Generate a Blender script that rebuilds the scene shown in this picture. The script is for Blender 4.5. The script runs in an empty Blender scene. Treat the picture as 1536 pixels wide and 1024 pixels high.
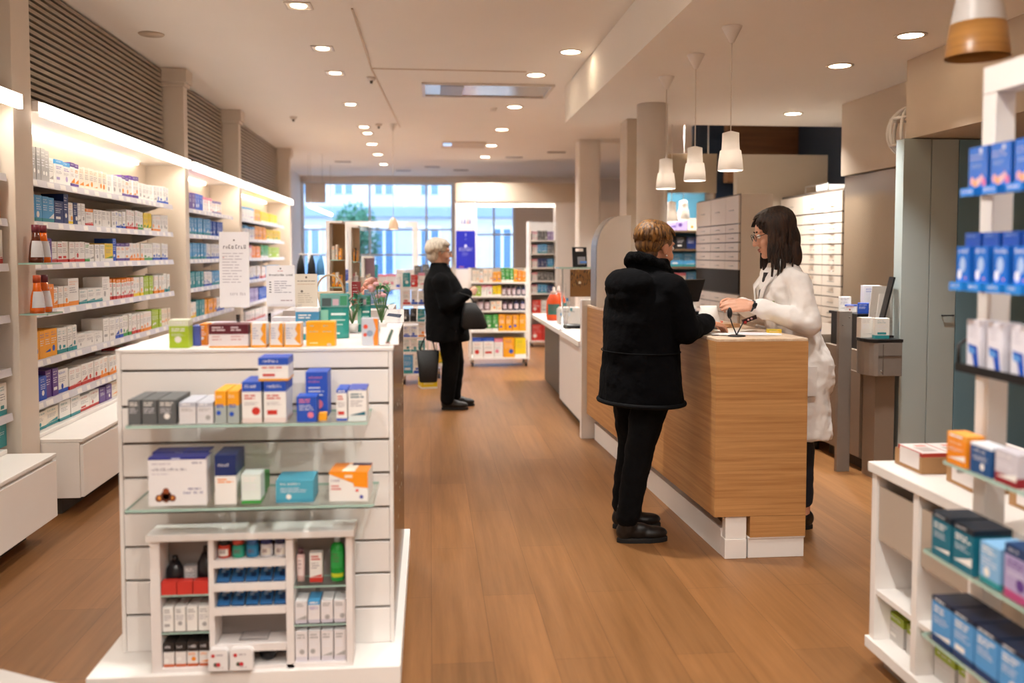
import bpy, bmesh, math, random
from mathutils import Vector, Matrix
R = random.Random(7)
SC = bpy.context.scene
COL = SC.collection
PI = math.pi

# ---------------------------------------------------------------- colour and materials
def lin(h):
    if isinstance(h, (tuple, list)): return tuple(h[:3])
    h = h.lstrip('#')
    if len(h) == 3: h = ''.join(c + c for c in h)
    o = []
    for i in (0, 2, 4):
        v = int(h[i:i+2], 16) / 255
        o.append(v / 12.92 if v <= .04045 else ((v + .055) / 1.055) ** 2.4)
    return tuple(o)
MATS = {}
def mat(name, col='#ffffff', rough=.5, metal=0., var=.06, scale=6., bump=0., bscale=60., coat=0., sheen=0., stretch=(1, 1, 1), spec=.5):
    if name in MATS: return MATS[name]
    m = bpy.data.materials.new(name); m.use_nodes = True
    nt = m.node_tree; N = nt.nodes; L = nt.links
    b = N['Principled BSDF']
    c = lin(col)
    tc = N.new('ShaderNodeTexCoord'); mp = N.new('ShaderNodeMapping'); mp.inputs['Scale'].default_value = stretch
    L.new(tc.outputs['Object'], mp.inputs['Vector'])
    nz = N.new('ShaderNodeTexNoise'); nz.inputs['Scale'].default_value = scale; nz.inputs['Detail'].default_value = 4
    L.new(mp.outputs[0], nz.inputs['Vector'])
    mx = N.new('ShaderNodeMix'); mx.data_type = 'RGBA'
    mx.inputs[6].default_value = (*[max(0, v * (1 - var)) for v in c], 1)
    mx.inputs[7].default_value = (*[min(1, v * (1 + var)) for v in c], 1)
    L.new(nz.outputs['Fac'], mx.inputs[0]); L.new(mx.outputs[2], b.inputs['Base Color'])
    b.inputs['Roughness'].default_value = rough; b.inputs['Metallic'].default_value = metal
    b.inputs['Specular IOR Level'].default_value = spec
    if coat: b.inputs['Coat Weight'].default_value = coat
    if sheen: b.inputs['Sheen Weight'].default_value = sheen
    if bump:
        n2 = N.new('ShaderNodeTexNoise'); n2.inputs['Scale'].default_value = bscale; L.new(mp.outputs[0], n2.inputs['Vector'])
        bp = N.new('ShaderNodeBump'); bp.inputs['Strength'].default_value = bump; bp.inputs['Distance'].default_value = .01
        L.new(n2.outputs['Fac'], bp.inputs['Height']); L.new(bp.outputs[0], b.inputs['Normal'])
    MATS[name] = m; return m
def mat_print(name='printed_card', rough=.45):
    if name in MATS: return MATS[name]
    m = bpy.data.materials.new(name); m.use_nodes = True
    nt = m.node_tree; N = nt.nodes; L = nt.links; b = N['Principled BSDF']
    a = N.new('ShaderNodeAttribute'); a.attribute_name = 'Col'
    nz = N.new('ShaderNodeTexNoise'); nz.inputs['Scale'].default_value = 9
    tc = N.new('ShaderNodeTexCoord'); L.new(tc.outputs['Object'], nz.inputs['Vector'])
    mr = N.new('ShaderNodeMapRange'); mr.inputs[3].default_value = .93; mr.inputs[4].default_value = 1.05
    L.new(nz.outputs['Fac'], mr.inputs[0])
    mx = N.new('ShaderNodeMix'); mx.data_type = 'RGBA'; mx.blend_type = 'MULTIPLY'; mx.inputs[0].default_value = 1
    L.new(a.outputs['Color'], mx.inputs[6]); L.new(mr.outputs[0], mx.inputs[7])
    L.new(mx.outputs[2], b.inputs['Base Color']); b.inputs['Roughness'].default_value = rough
    MATS[name] = m; return m
def mat_emit(name, col, s):
    if name in MATS: return MATS[name]
    m = bpy.data.materials.new(name); m.use_nodes = True
    b = m.node_tree.nodes['Principled BSDF']
    c = lin(col)
    b.inputs['Base Color'].default_value = (*c, 1); b.inputs['Emission Color'].default_value = (*c, 1)
    b.inputs['Emission Strength'].default_value = s
    MATS[name] = m; return m
def mat_shade(name, col, tr=.4):
    if name in MATS: return MATS[name]
    m = mat(name, col, .4, var=.01); nt = m.node_tree; N = nt.nodes; L = nt.links
    b = N['Principled BSDF']; t = N.new('ShaderNodeBsdfTranslucent'); t.inputs[0].default_value = (*lin(col), 1)
    mx = N.new('ShaderNodeMixShader'); mx.inputs[0].default_value = tr
    L.new(b.outputs[0], mx.inputs[1]); L.new(t.outputs[0], mx.inputs[2]); L.new(mx.outputs[0], N['Material Output'].inputs[0])
    return m
def mat_glass(name, tint='#f2fbf8', gl=.05, ior=1.35, fix=None):
    if name in MATS: return MATS[name]
    m = bpy.data.materials.new(name); m.use_nodes = True
    nt = m.node_tree; N = nt.nodes; L = nt.links
    N.remove(N['Principled BSDF'])
    t = N.new('ShaderNodeBsdfTransparent'); t.inputs[0].default_value = (*lin(tint), 1)
    g = N.new('ShaderNodeBsdfGlossy'); g.inputs['Roughness'].default_value = gl
    lw = N.new('ShaderNodeLayerWeight'); lw.inputs[0].default_value = .5
    pw = N.new('ShaderNodeMath'); pw.operation = 'POWER'; pw.inputs[1].default_value = 4.5; L.new(lw.outputs['Facing'], pw.inputs[0])
    f = N.new('ShaderNodeMath'); f.operation = 'MULTIPLY_ADD'; f.inputs[1].default_value = (ior - 1)*1.6; f.inputs[2].default_value = .03; L.new(pw.outputs[0], f.inputs[0])
    mx = N.new('ShaderNodeMixShader')
    if fix is None: L.new(f.outputs[0], mx.inputs[0])
    else: mx.inputs[0].default_value = fix
    L.new(t.outputs[0], mx.inputs[1]); L.new(g.outputs[0], mx.inputs[2])
    L.new(mx.outputs[0], N['Material Output'].inputs[0])
    MATS[name] = m; return m
def mat_wood(name, c0, c1, axis='X', rough=.4, scale=3., seam=None, dens=30., spec=.5):
    """grained wood: long streaks along an axis, optional plank seams"""
    if name in MATS: return MATS[name]
    m = bpy.data.materials.new(name); m.use_nodes = True
    nt = m.node_tree; N = nt.nodes; L = nt.links; b = N['Principled BSDF']
    tc = N.new('ShaderNodeTexCoord'); mp = N.new('ShaderNodeMapping')
    s = {'X': (.6, dens, dens), 'Y': (dens, .6, dens), 'Z': (dens, dens, .6), 'H': (.7, .7, dens)}[axis]
    mp.inputs['Scale'].default_value = s; L.new(tc.outputs['Object'], mp.inputs['Vector'])
    nz = N.new('ShaderNodeTexNoise'); nz.inputs['Scale'].default_value = scale; nz.inputs['Detail'].default_value = 6; nz.inputs['Roughness'].default_value = .65
    L.new(mp.outputs[0], nz.inputs['Vector'])
    cr = N.new('ShaderNodeValToRGB'); cr.color_ramp.elements[0].position = .3; cr.color_ramp.elements[1].position = .72
    cr.color_ramp.elements[0].color = (*lin(c0), 1); cr.color_ramp.elements[1].color = (*lin(c1), 1)
    L.new(nz.outputs['Fac'], cr.inputs[0])
    out = cr.outputs[0]
    if seam:
        br = N.new('ShaderNodeTexBrick'); m2 = N.new('ShaderNodeMapping')
        m2.inputs['Rotation'].default_value = (0, 0, PI / 2)
        L.new(tc.outputs['Object'], m2.inputs['Vector']); L.new(m2.outputs[0], br.inputs['Vector'])
        br.inputs['Scale'].default_value = 1; br.inputs['Brick Width'].default_value = seam[0]; br.inputs['Row Height'].default_value = seam[1]
        br.inputs['Mortar Size'].default_value = .0012; br.inputs['Mortar Smooth'].default_value = .2
        br.inputs['Color1'].default_value = (.86, .86, .86, 1); br.inputs['Color2'].default_value = (1.08, 1.06, 1.04, 1); br.inputs['Mortar'].default_value = (.5, .46, .42, 1)
        mx = N.new('ShaderNodeMix'); mx.data_type = 'RGBA'; mx.blend_type = 'MULTIPLY'; mx.inputs[0].default_value = 1
        L.new(out, mx.inputs[6]); L.new(br.outputs['Color'], mx.inputs[7]); out = mx.outputs[2]
    L.new(out, b.inputs['Base Color']); b.inputs['Roughness'].default_value = rough; b.inputs['Specular IOR Level'].default_value = spec
    bp = N.new('ShaderNodeBump'); bp.inputs['Strength'].default_value = .12; bp.inputs['Distance'].default_value = .004
    L.new(nz.outputs['Fac'], bp.inputs['Height']); L.new(bp.outputs[0], b.inputs['Normal'])
    MATS[name] = m; return m

# ---------------------------------------------------------------- mesh builder
class MB:
    def __init__(s): s.v = []; s.f = []; s.c = []; s.m = []; s.sm = []
    def face(s, pts, col='#ffffff', mi=0, sm=False):
        i = len(s.v); s.v += [tuple(p) for p in pts]; s.f.append(tuple(range(i, i + len(pts)))); s.c.append(lin(col)); s.m.append(mi); s.sm.append(sm)
    def grid(s, rings, col='#ffffff', mi=0, sm=True, closed=True, cap=True):
        i = len(s.v); n = len(rings[0])
        for r in rings: s.v += [tuple(p) for p in r]
        cc = lin(col)
        for a in range(len(rings) - 1):
            for b in range(n if closed else n - 1):
                b2 = (b + 1) % n
                s.f.append((i + a*n + b, i + a*n + b2, i + (a+1)*n + b2, i + (a+1)*n + b)); s.c.append(cc); s.m.append(mi); s.sm.append(sm)
        if cap and closed:
            s.f.append(tuple(i + b for b in reversed(range(n)))); s.f.append(tuple(i + (len(rings)-1)*n + b for b in range(n)))
            s.c += [cc, cc]; s.m += [mi, mi]; s.sm += [False, False]
        return s
    def box(s, x0, y0, z0, x1, y1, z1, col='#ffffff', mi=0, edge=None):
        if x0 > x1: x0, x1 = x1, x0
        if y0 > y1: y0, y1 = y1, y0
        if z0 > z1: z0, z1 = z1, z0
        i = len(s.v); s.v += [(x0,y0,z0),(x1,y0,z0),(x1,y1,z0),(x0,y1,z0),(x0,y0,z1),(x1,y0,z1),(x1,y1,z1),(x0,y1,z1)]
        c = lin(col)
        for k, q in enumerate(((3,2,1,0),(4,5,6,7),(0,1,5,4),(1,2,6,5),(2,3,7,6),(3,0,4,7))):
            s.f.append(tuple(i + a for a in q)); s.c.append(c); s.m.append(mi if (edge is None or k < 2) else edge); s.sm.append(False)
        return s
    def obox(s, c, u, v, w, col='#ffffff', mi=0):
        """box about centre c with half-axis vectors u,v,w"""
        c, u, v, w = Vector(c), Vector(u), Vector(v), Vector(w)
        i = len(s.v)
        for sx, sy, sz in ((-1,-1,-1),(1,-1,-1),(1,1,-1),(-1,1,-1),(-1,-1,1),(1,-1,1),(1,1,1),(-1,1,1)): s.v.append(tuple(c + u*sx + v*sy + w*sz))
        for q in ((3,2,1,0),(4,5,6,7),(0,1,5,4),(1,2,6,5),(2,3,7,6),(3,0,4,7)):
            s.f.append(tuple(i + a for a in q)); s.c.append(lin(col)); s.m.append(mi); s.sm.append(False)
        return s
    def prism(s, poly, z0, z1, col='#ffffff', mi=0, sm=False):
        a = [(x, y, z0) for x, y in poly]; b = [(x, y, z1) for x, y in poly]
        return s.grid([a, b], col, mi, sm)
    def lathe(s, prof, c=(0,0,0), n=24, col='#ffffff', mi=0, cap=True, sm=True):
        rings = [[(c[0] + r*math.cos(2*PI*k/n), c[1] + r*math.sin(2*PI*k/n), c[2] + z) for k in range(n)] for r, z in prof]
        return s.grid(rings, col, mi, sm, True, cap)
    def tube(s, pts, r, n=8, col='#ffffff', mi=0, flat=1.):
        P = [Vector(p) for p in pts]; rr = r if isinstance(r, (list, tuple)) else [r]*len(P)
        rings = []; up = None
        for k, p in enumerate(P):
            t = (P[min(k+1, len(P)-1)] - P[max(k-1, 0)]); t = t.normalized() if t.length > 1e-9 else Vector((0,0,1))
            if up is None: up = Vector((0,0,1)) if abs(t.z) < .9 else Vector((1,0,0))
            a = t.cross(up);  a = a.normalized() if a.length > 1e-6 else t.orthogonal().normalized()
            b = a.cross(t).normalized(); up = b
            rings.append([p + (a*math.cos(2*PI*j/n) + b*flat*math.sin(2*PI*j/n))*rr[k] for j in range(n)])
        return s.grid(rings, col, mi, True)
    def ell(s, c, rad, ax=None, n=16, m=10, col='#ffffff', mi=0):
        c = Vector(c); ax = ax or (Vector((1,0,0)), Vector((0,1,0)), Vector((0,0,1)))
        if not isinstance(rad, (list, tuple)): rad = (rad,)*3
        rings = []
        for a in range(m + 1):
            th = PI * (a + .02) / (m + .04); rings.append([c + ax[0]*(rad[0]*math.sin(th)*math.cos(2*PI*k/n)) + ax[1]*(rad[1]*math.sin(th)*math.sin(2*PI*k/n)) - ax[2]*(rad[2]*math.cos(th)) for k in range(n)])
        return s.grid(rings, col, mi, True)
    def caps(s, p0, p1, r0, r1=None, n=14, col='#ffffff'):
        r1 = r0 if r1 is None else r1
        p0, p1 = Vector(p0), Vector(p1); d = (p1 - p0); L_ = d.length; d = d.normalized()
        a = d.orthogonal().normalized(); b = d.cross(a)
        rings = []
        for k in range(6):
            t = -PI/2 + (k + .05) * PI/2 / 5.05; rings.append([p0 + d*(r0*math.sin(t)) + (a*math.cos(2*PI*j/n) + b*math.sin(2*PI*j/n))*(r0*math.cos(t)) for j in range(n)])
        for k in range(6):
            t = (k) * PI/2 / 5.05; rings.append([p1 + d*(r1*math.sin(t)) + (a*math.cos(2*PI*j/n) + b*math.sin(2*PI*j/n))*(r1*math.cos(t)) for j in range(n)])
        return s.grid(rings, col, 0, True)
    def chain(s, pts, rad, n=14):
        for k in range(len(pts) - 1): s.caps(pts[k], pts[k+1], rad[k], rad[k+1], n)
        return s
    def loft(s, rings, n=28, e=2.0):
        """rings: (cx,cy,cz, forward radius, side radius, heading[rad])"""
        out = []
        for cx, cy, cz, a, b, h in rings:
            row = []
            for k in range(n):
                t = 2*PI*k/n; ct, st = math.cos(t), math.sin(t)
                x = a*math.copysign(abs(ct)**(2/e), ct); y = b*math.copysign(abs(st)**(2/e), st)
                row.append((cx + x*math.cos(h) - y*math.sin(h), cy + x*math.sin(h) + y*math.cos(h), cz))
            out.append(row)
        return s.grid(out, '#ffffff', 0, True)
    # ---- print on a card facing -Y at y=yf (local)
    def rect(s, x0, z0, x1, z1, yf, col, mi=0): s.face([(x0,yf,z0),(x1,yf,z0),(x1,yf,z1),(x0,yf,z1)], col, mi)
    def disc(s, x, z, r, yf, col, n=10, rz=None):
        rz = rz or r
        s.face([(x + r*math.cos(2*PI*k/n), yf, z + rz*math.sin(2*PI*k/n)) for k in range(n)], col)
    def words(s, x0, x1, z0, z1, n, yf, col, rng, fill=.55, ragged=.35):
        h = (z1 - z0) / n
        if h < .0006: return
        for k in range(n):
            zt = z1 - k*h; x = x0; end = x1 - (x1 - x0)*ragged*rng.random()
            while x < end - h*.3:
                w = min(h*(1.2 + 2.6*rng.random()), end - x); 
                if h*fill < .0055: s.rect(x, zt - h*fill, x + w, zt, yf, col)
                else:          # big enough to show separate letters
                    g = h*fill; xx = x
                    while xx < x + w - g*.2:
                        top_ = zt if rng.random() < .35 else zt - g*.28
                        s.rect(xx, zt - g, xx + g*.16, top_, yf, col)
                        if rng.random() < .7: s.rect(xx + g*.16, top_ - g*.18, xx + g*.42, top_, yf, col)
                        if rng.random() < .6: s.rect(xx + g*.16, zt - g, xx + g*.42, zt - g*.82, yf, col)
                        if rng.random() < .5: s.rect(xx + g*.36, zt - g, xx + g*.5, top_, yf, col)
                        xx += g*.68
                x += w + h*.45
    def build(s, name, mats, parent=None, world=True, bevel=0., smooth_all=False, subs=0):
        me = bpy.data.meshes.new(name)
        off = parent_loc(parent) if (parent is not None and world) else Vector((0,0,0))
        me.from_pydata([tuple(Vector(p) - off) for p in s.v], [], s.f)
        if not isinstance(mats, (list, tuple)): mats = [mats]
        for m in mats: me.materials.append(m)
        for p, mi, sm in zip(me.polygons, s.m, s.sm): p.material_index = mi; p.use_smooth = sm or smooth_all
        ca = me.color_attributes.new('Col', 'FLOAT_COLOR', 'CORNER')
        buf = []
        for p, c in zip(me.polygons, s.c):
            for _ in range(p.loop_total): buf += [c[0], c[1], c[2], 1.]
        ca.data.foreach_set('color', buf)
        me.update()
        o = bpy.data.objects.new(name, me); COL.objects.link(o)
        if parent is not None: o.parent = parent
        if bevel:
            b = o.modifiers.new('bevel', 'BEVEL'); b.width = bevel; b.segments = 2; b.limit_method = 'ANGLE'
        if subs:
            b = o.modifiers.new('sub', 'SUBSURF'); b.levels = b.render_levels = subs
        return o
def split(mb, name, m, parent, **kw):
    """every separate piece of the builder becomes a part of its own"""
    par = list(range(len(mb.v)))
    def find(a):
        while par[a] != a: par[a] = par[par[a]]; a = par[a]
        return a
    for f in mb.f:
        r0 = find(f[0])
        for q in f[1:]: par[find(q)] = r0
    groups = {}
    for k, f in enumerate(mb.f): groups.setdefault(find(f[0]), []).append(k)
    out = []
    for ks in groups.values():
        b = MB(); mp = {}
        for k in ks:
            for q in mb.f[k]:
                if q not in mp: mp[q] = len(b.v); b.v.append(mb.v[q])
            b.f.append(tuple(mp[q] for q in mb.f[k])); b.c.append(mb.c[k]); b.m.append(mb.m[k]); b.sm.append(mb.sm[k])
        out.append(b.build(name, m, parent, **kw))
    return out
def parent_loc(p):
    v = Vector((0,0,0))
    while p is not None: v = v + p.location; p = p.parent
    return v
def tag(o, label, cat, group=None):
    o['label'] = label; o['category'] = cat
    if group: o['group'] = group
    return o
def thing(name, label, cat, loc=(0,0,0), rz=0, group=None):
    o = bpy.data.objects.new(name, None); COL.objects.link(o); o.empty_display_size = .1
    o.location = loc; o.rotation_euler = (0, 0, rz); return tag(o, label, cat, group)
def struct(name, mb, m, parent=None, bevel=0.):
    o = mb.build(name, m, parent, bevel=bevel)
    if parent is None: o['kind'] = 'structure'
    return o
def one(name, mb, m, label, cat, loc=(0,0,0), rz=0, group=None, bevel=0.):
    """a thing that is a single mesh, built in local coordinates"""
    o = mb.build(name, m, None, bevel=bevel); o.location = loc; o.rotation_euler = (0, 0, rz); return tag(o, label, cat, group)
def dup(root, loc, rz=None, label=None, group=None):
    r = root.copy(); COL.objects.link(r); r.location = loc
    if rz is not None: r.rotation_euler = (0, 0, rz)
    if label: r['label'] = label
    if group: r['group'] = group
    for ch in list(root.children):
        c = ch.copy(); COL.objects.link(c); c.parent = r
        for g in list(ch.children):
            d = g.copy(); COL.objects.link(d); d.parent = c
    return r
def ordn(n):
    w = ['zeroth','first','second','third','fourth','fifth','sixth','seventh','eighth','ninth','tenth','eleventh','twelfth','thirteenth','fourteenth','fifteenth','sixteenth','seventeenth','eighteenth','nineteenth','twentieth']
    if n <= 20: return w[n]
    return {2:'twenty-', 3:'thirty-', 4:'forty-'}[n // 10] + w[n % 10] if n % 10 else {3:'thirtieth', 4:'fortieth'}[n // 10]

# ---------------------------------------------------------------- camera numbers (metres; camera looks down the shop, +Y)
FPX = 1350.; CAMH = 1.45; PITCH = math.atan(.05); YAW = math.atan(123/1350.)
CXP, CYP = 768., 447.5
_cp, _sp, _cy, _sy = math.cos(PITCH), math.sin(PITCH), math.cos(YAW), math.sin(YAW)
_F = Vector((_sy*_cp, _cy*_cp, -_sp)); _Rt = Vector((_cy, -_sy, 0)); _Up = _Rt.cross(_F)
def ray(px, py): return _F + _Rt*((px - CXP)/FPX) - _Up*((py - CYP)/FPX)
def atY(px, py, Y): d = ray(px, py); return Vector((0,0,CAMH)) + d*(Y/d.y)
def atZ(px, py, Z): d = ray(px, py); return Vector((0,0,CAMH)) + d*((Z - CAMH)/d.z)
def proj(p):
    v = Vector(p) - Vector((0, 0, CAMH)); w = v.dot(_F); return CXP + FPX*v.dot(_Rt)/w, CYP - FPX*v.dot(_Up)/w
def atX(px, py, X): d = ray(px, py); return Vector((0,0,CAMH)) + d*(X/d.x)

# ---------------------------------------------------------------- shared materials
M_white = mat('white_lacquer', '#ece7e2', .42, var=.02)
M_wall = mat('warm_white_paint', '#e3d9cf', .75, var=.03, bump=.02, bscale=120)
M_ceil = mat('ceiling_paint', '#f6f1ea', .8, var=.02, scale=2)
M_print = mat_print()
M_gloss = mat_print('printed_plastic', .22)
M_black = mat('black_plastic', '#101012', .4, var=.1)
M_metal = mat('brushed_steel', '#b9b6b2', .28, 1., var=.05, stretch=(1,1,14))
M_chrome = mat('chrome', '#d5d5d5', .12, 1., var=.02)
M_glass = mat_glass('shelf_glass', '#f8fcfb', .06, 1.14)
M_gedge = mat('glass_edge', '#a9c9bd', .15, var=.1)
M_pane = mat_glass('window_glass', '#f4f9ff', .02, 1.3)
M_acryl = mat_glass('clear_acrylic', '#fdfdfe', .15, 1.1, .035)
M_led = mat_emit('led_strip', '#fff4e6', 4.5)
M_ledb = mat_emit('led_line', '#fff0dc', 7.)
M_lens = mat_emit('downlight_lens', '#ffe6c4', 22.)
M_skinA = mat('skin', '#c98d6d', .5, var=.08, scale=18, bump=.05, bscale=300)
M_skinB = mat('pale_skin', '#d8a083', .5, var=.08, scale=18, bump=.05, bscale=300)
M_skinC = mat('older_skin', '#d3a288', .55, var=.1, scale=18, bump=.1, bscale=200)
# ================================================================ SETTING
LC = 2.7; HC = 3.05
M_floor = mat_wood('oak_vinyl_floor', '#734d29', '#8f633c', 'Y', .40, 1.9, (1.25, .22), 12., .32)
struct('floor', MB().box(-3.2, -1.6, -.1, 5.2, 21.2, 0), M_floor)
struct('ceiling', MB().box(-3.2, -1.6, HC, 5.2, 21.2, HC + .1), M_ceil)
# lowered ceiling above the counters, with its fascia towards the aisle
struct('trim_1', MB().box(1.30, -1.6, LC, 5.0, 8.65, HC - .002), M_ceil)
struct('wall_left', MB().box(-3.0, -1.6, 0, -2.65, 19.2, HC), M_wall)
struct('wall_front', MB().box(-3.2, -1.75, 0, 5.2, -1.6, HC), M_wall)
M_navy = mat('navy_paint', '#1d2c3f', .6, var=.06)
struct('wall_right', MB().box(4.75, -1.6, 0, 5.0, 21, HC), M_wall)
# --- back wall: large window to the left, opening to a second window to the right
BY = 19.0
mb = MB()
mb.box(-3.0, BY, 2.93, .50, BY + .2, HC)           # strip above window
mb.box(.50, BY, 0, .80, BY + .2, HC)
mb.box(1.80, BY, 0, 5.0, BY + .2, HC)
mb.box(.80, BY, 2.6, 1.80, BY + .2, HC)
mb.box(-3.0, BY, 0, .5, BY + .2, .12); mb.box(.80, BY, 0, 1.80, BY + .2, .12)
struct('wall_back', mb, M_wall)
M_frame = mat('pale_window_frame', '#dfe6ee', .5)
def window(name, x0, x1, z0, z1, mull, trans, y=BY + .08):
    w = bpy.data.objects.new(name, None); COL.objects.link(w); w.location = ((x0 + x1)/2, y, z0); w['kind'] = 'structure'
    fr = MB(); t = .05
    fr.box(x0, y - .05, z0, x0 + t, y + .05, z1).box(x1 - t, y - .05, z0, x1, y + .05, z1).box(x0 + t, y - .05, z1 - t, x1 - t, y + .05, z1).box(x0 + t, y - .05, z0, x1 - t, y + .05, z0 + t)
    for m in mull: fr.box(m - .02, y - .03, z0 + t, m + .02, y + .03, z1 - t)
    for tz in trans: fr.box(x0 + t, y - .035, tz - .018, x1 - t, y + .035, tz + .018)
    fr.build('window_frame', M_frame, w)
    MB().box(x0 + t, y - .006, z0 + t, x1 - t, y + .006, z1 - t).build('pane', M_pane, w)
    return w
window('window_1', -2.65, .50, .12, 2.93, [-1.25, -.07], [1.95, 1.42])
window('window_2', .80, 1.80, .12, 2.6, [1.35], [1.85, 1.0])
# partition with beam, opening and white pier in front of the second window
PY = 15.5
mb = MB()
mb.box(.44, PY, 2.34, 2.52, PY + .35, 2.66)
struct('trim_2', mb, mat('beam_paint', '#c9b8a4', .7, var=.03), bevel=.004)
struct('wall_partition', MB().box(2.17, PY + .02, 0, 4.75, PY + .3, 2.34), M_wall)
struct('trim_3', MB().box(.44, PY + .02, 0, .80, PY + .32, 2.34), M_white)      # pier carrying the signs
struct('trim_4', MB().box(2.09, 12.6, 0, 2.40, 12.9, HC), M_wall, bevel=.02)    # square column
# round column by the counter, flat column next to it
struct('trim_5', MB().lathe([(.13, 0), (.13, LC)], (1.87, 7.5, 0), 40), mat('column_gloss', '#e6dcd2', .3, var=.02))
struct('trim_6', MB().box(1.83, 8.3, 0, 1.99, 8.6, LC), mat('column_side', '#cbbba8', .6, var=.03))
# backlit strip over the opening
t = thing('strip_lamp', 'bright linear lamp along the top edge of the opening under the far beam', 'lamp', (1.5, PY + .1, 2.25))
MB().box(.82, PY + .05, 2.30, 2.16, PY + .15, 2.3398).build('housing', M_white, t)
MB().box(.83, PY + .04, 2.262, 2.15, PY + .16, 2.30).build('diffuser', M_led, t)
# right side: stepped upper boxes, navy niche, wood panel
M_beige = mat('beige_laminate', '#cbb9a4', .55, var=.03)
struct('wall_upper_near', MB().box(3.09, -1.5, 2.19, 4.75, 5.65, LC - .001), M_beige)
struct('wall_upper_far', MB().box(3.455, 5.66, 2.1, 4.75, 7.35, LC - .001), M_beige)
struct('wall_niche', MB().box(3.3, 11.0, 0, 4.74, 11.2, HC), M_navy)
struct('wall_stock', MB().box(4.4, 8.7, 0, 4.74, 10.5, HC - .002), M_navy)
struct('trim_7', MB().box(3.55, 10.55, 2.3, 4.74, 10.7, HC - .002), mat_wood('walnut_panel', '#5b3a24', '#7d5636', 'X', .4))
struct('wall_panel', MB().box(3.12, 8.98, 0, 4.08, 9.08, 2.46), mat('greige_panel', '#bcae9c', .5, var=.03))

# ---- left wall: dividers (pillars) with capitals
M_pil = mat('pillar_paint', '#dccfc0', .6, var=.03)
DIV = [(4.88, 5.10), (8.14, 8.26), (10.40, 10.52), (14.05, 14.2)]
for k, (a, b) in enumerate(DIV):
    mb = MB().box(-2.649, a, 0, -2.13, b, HC - .001)
    mb.box(-2.64, a - .05, 2.93, -2.09, b + .03, HC - .002).box(-2.64, a - .03, 2.90, -2.11, b + .015, 2.93)
    struct('trim_%d' % (8 + k), mb, M_pil, bevel=.004)
# ---- louvres above the canopies
M_slat = mat('louvre_slats', '#a89a88', .5, var=.05)
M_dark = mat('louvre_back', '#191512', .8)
BAYS = [(3.2, 4.87, 'near'), (5.11, 8.13, 'long'), (8.27, 10.39, 'middle'), (10.53, 14.04, 'far')]
bayname = {'near': 'nearest wall bay', 'long': 'long wall bay', 'middle': 'middle wall bay', 'far': 'far wall bay'}
for a, b, nm in BAYS:
    t = thing('louvre_panel', 'horizontal slatted louvre panel above the light canopy of the %s' % bayname[nm], 'louvre', (-2.4, (a+b)/2, 2.3), group='louvre panels')
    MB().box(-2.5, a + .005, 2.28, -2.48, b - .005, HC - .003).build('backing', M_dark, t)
    mb = MB(); n = 19
    for k in range(n):
        z = 2.30 + k*(HC - .03 - 2.30)/(n - 1)
        mb.grid([[(-2.34, y, z - .011), (-2.30, y, z - .013), (-2.30, y, z + .010), (-2.34, y, z + .011)] for y in (a + .005, b - .005)], sm=False)
    mb.box(-2.475, a + .01, 2.285, -2.345, a + .03, HC - .01).box(-2.475, b - .03, 2.285, -2.345, b - .01, HC - .01)
    mb.build('slats', M_slat, t)
# ================================================================ CARTONS
PAL = dict(white='#eeebe6', cream='#eadfce', blue='#1f4fb5', navy='#142a63', ltblue='#4f9ccf', teal='#2b8d93', dteal='#0e5f72', red='#c8352b', orange='#ee8c1c', amber='#f2a51e', yellow='#f0cd22', green='#3f9a44', lime='#a4c026', purple='#5b3a86', lilac='#a99ac6', pink='#dd7a92', maroon='#6d1626', grey='#a8a5a3', dgrey='#5e6162', black='#191a1d', brown='#7a5230', kraft='#b28a5c', sky='#6fb6e0')
# style: (base, top band, bottom band, spot colour, wording)
ST = dict(
 wb=('white', None, 'blue', 'blue', 'white carton with blue base'), wt=('white', None, 'teal', 'teal', 'white carton with teal base'),
 wr=('white', None, 'red', 'red', 'white carton with red base'), wo=('white', None, 'orange', 'orange', 'white carton with orange base'),
 wg=('white', None, 'green', 'green', 'white carton with green base'), wy=('white', None, 'yellow', 'amber', 'white carton with yellow base'),
 wp=('white', 'purple', 'purple', 'orange', 'white carton edged in purple'), ww=('white', None, None, 'grey', 'plain white carton'),
 wl=('white', 'ltblue', None, 'lilac', 'blue-topped white carton'), bl=('ltblue', None, 'teal', 'white', 'light blue carton'),
 wB=('white', 'blue', None, 'red', 'white carton with blue top'), wO=('white', 'orange', 'red', 'red', 'white carton with orange top'),
 cr=('cream', None, None, 'orange', 'cream carton'), ct=('cream', None, 'teal', 'teal', 'cream carton with teal base'),
 nv=('navy', None, None, 'white', 'navy carton'), bu=('blue', None, None, 'white', 'blue carton'), pu=('purple', None, None, 'white', 'purple carton'),
 ora=('orange', None, None, 'white', 'orange carton'), am=('amber', None, None, 'blue', 'amber carton'), ye=('yellow', None, 'white', 'green', 'yellow carton'),
 li=('lime', None, None, 'white', 'lime green carton'), te=('teal', None, None, 'white', 'teal carton'), gr=('grey', None, None, 'white', 'grey carton'),
 rd=('red', None, None, 'white', 'red carton'), pk=('white', 'pink', None, 'pink', 'white carton with pink top'), gg=('green', None, 'white', 'white', 'green carton'),
 bk=('black', None, None, 'white', 'black carton'), dg=('dgrey', None, None, 'white', 'dark grey carton'), lc=('lilac', None, None, 'purple', 'lilac carton'))
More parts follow.
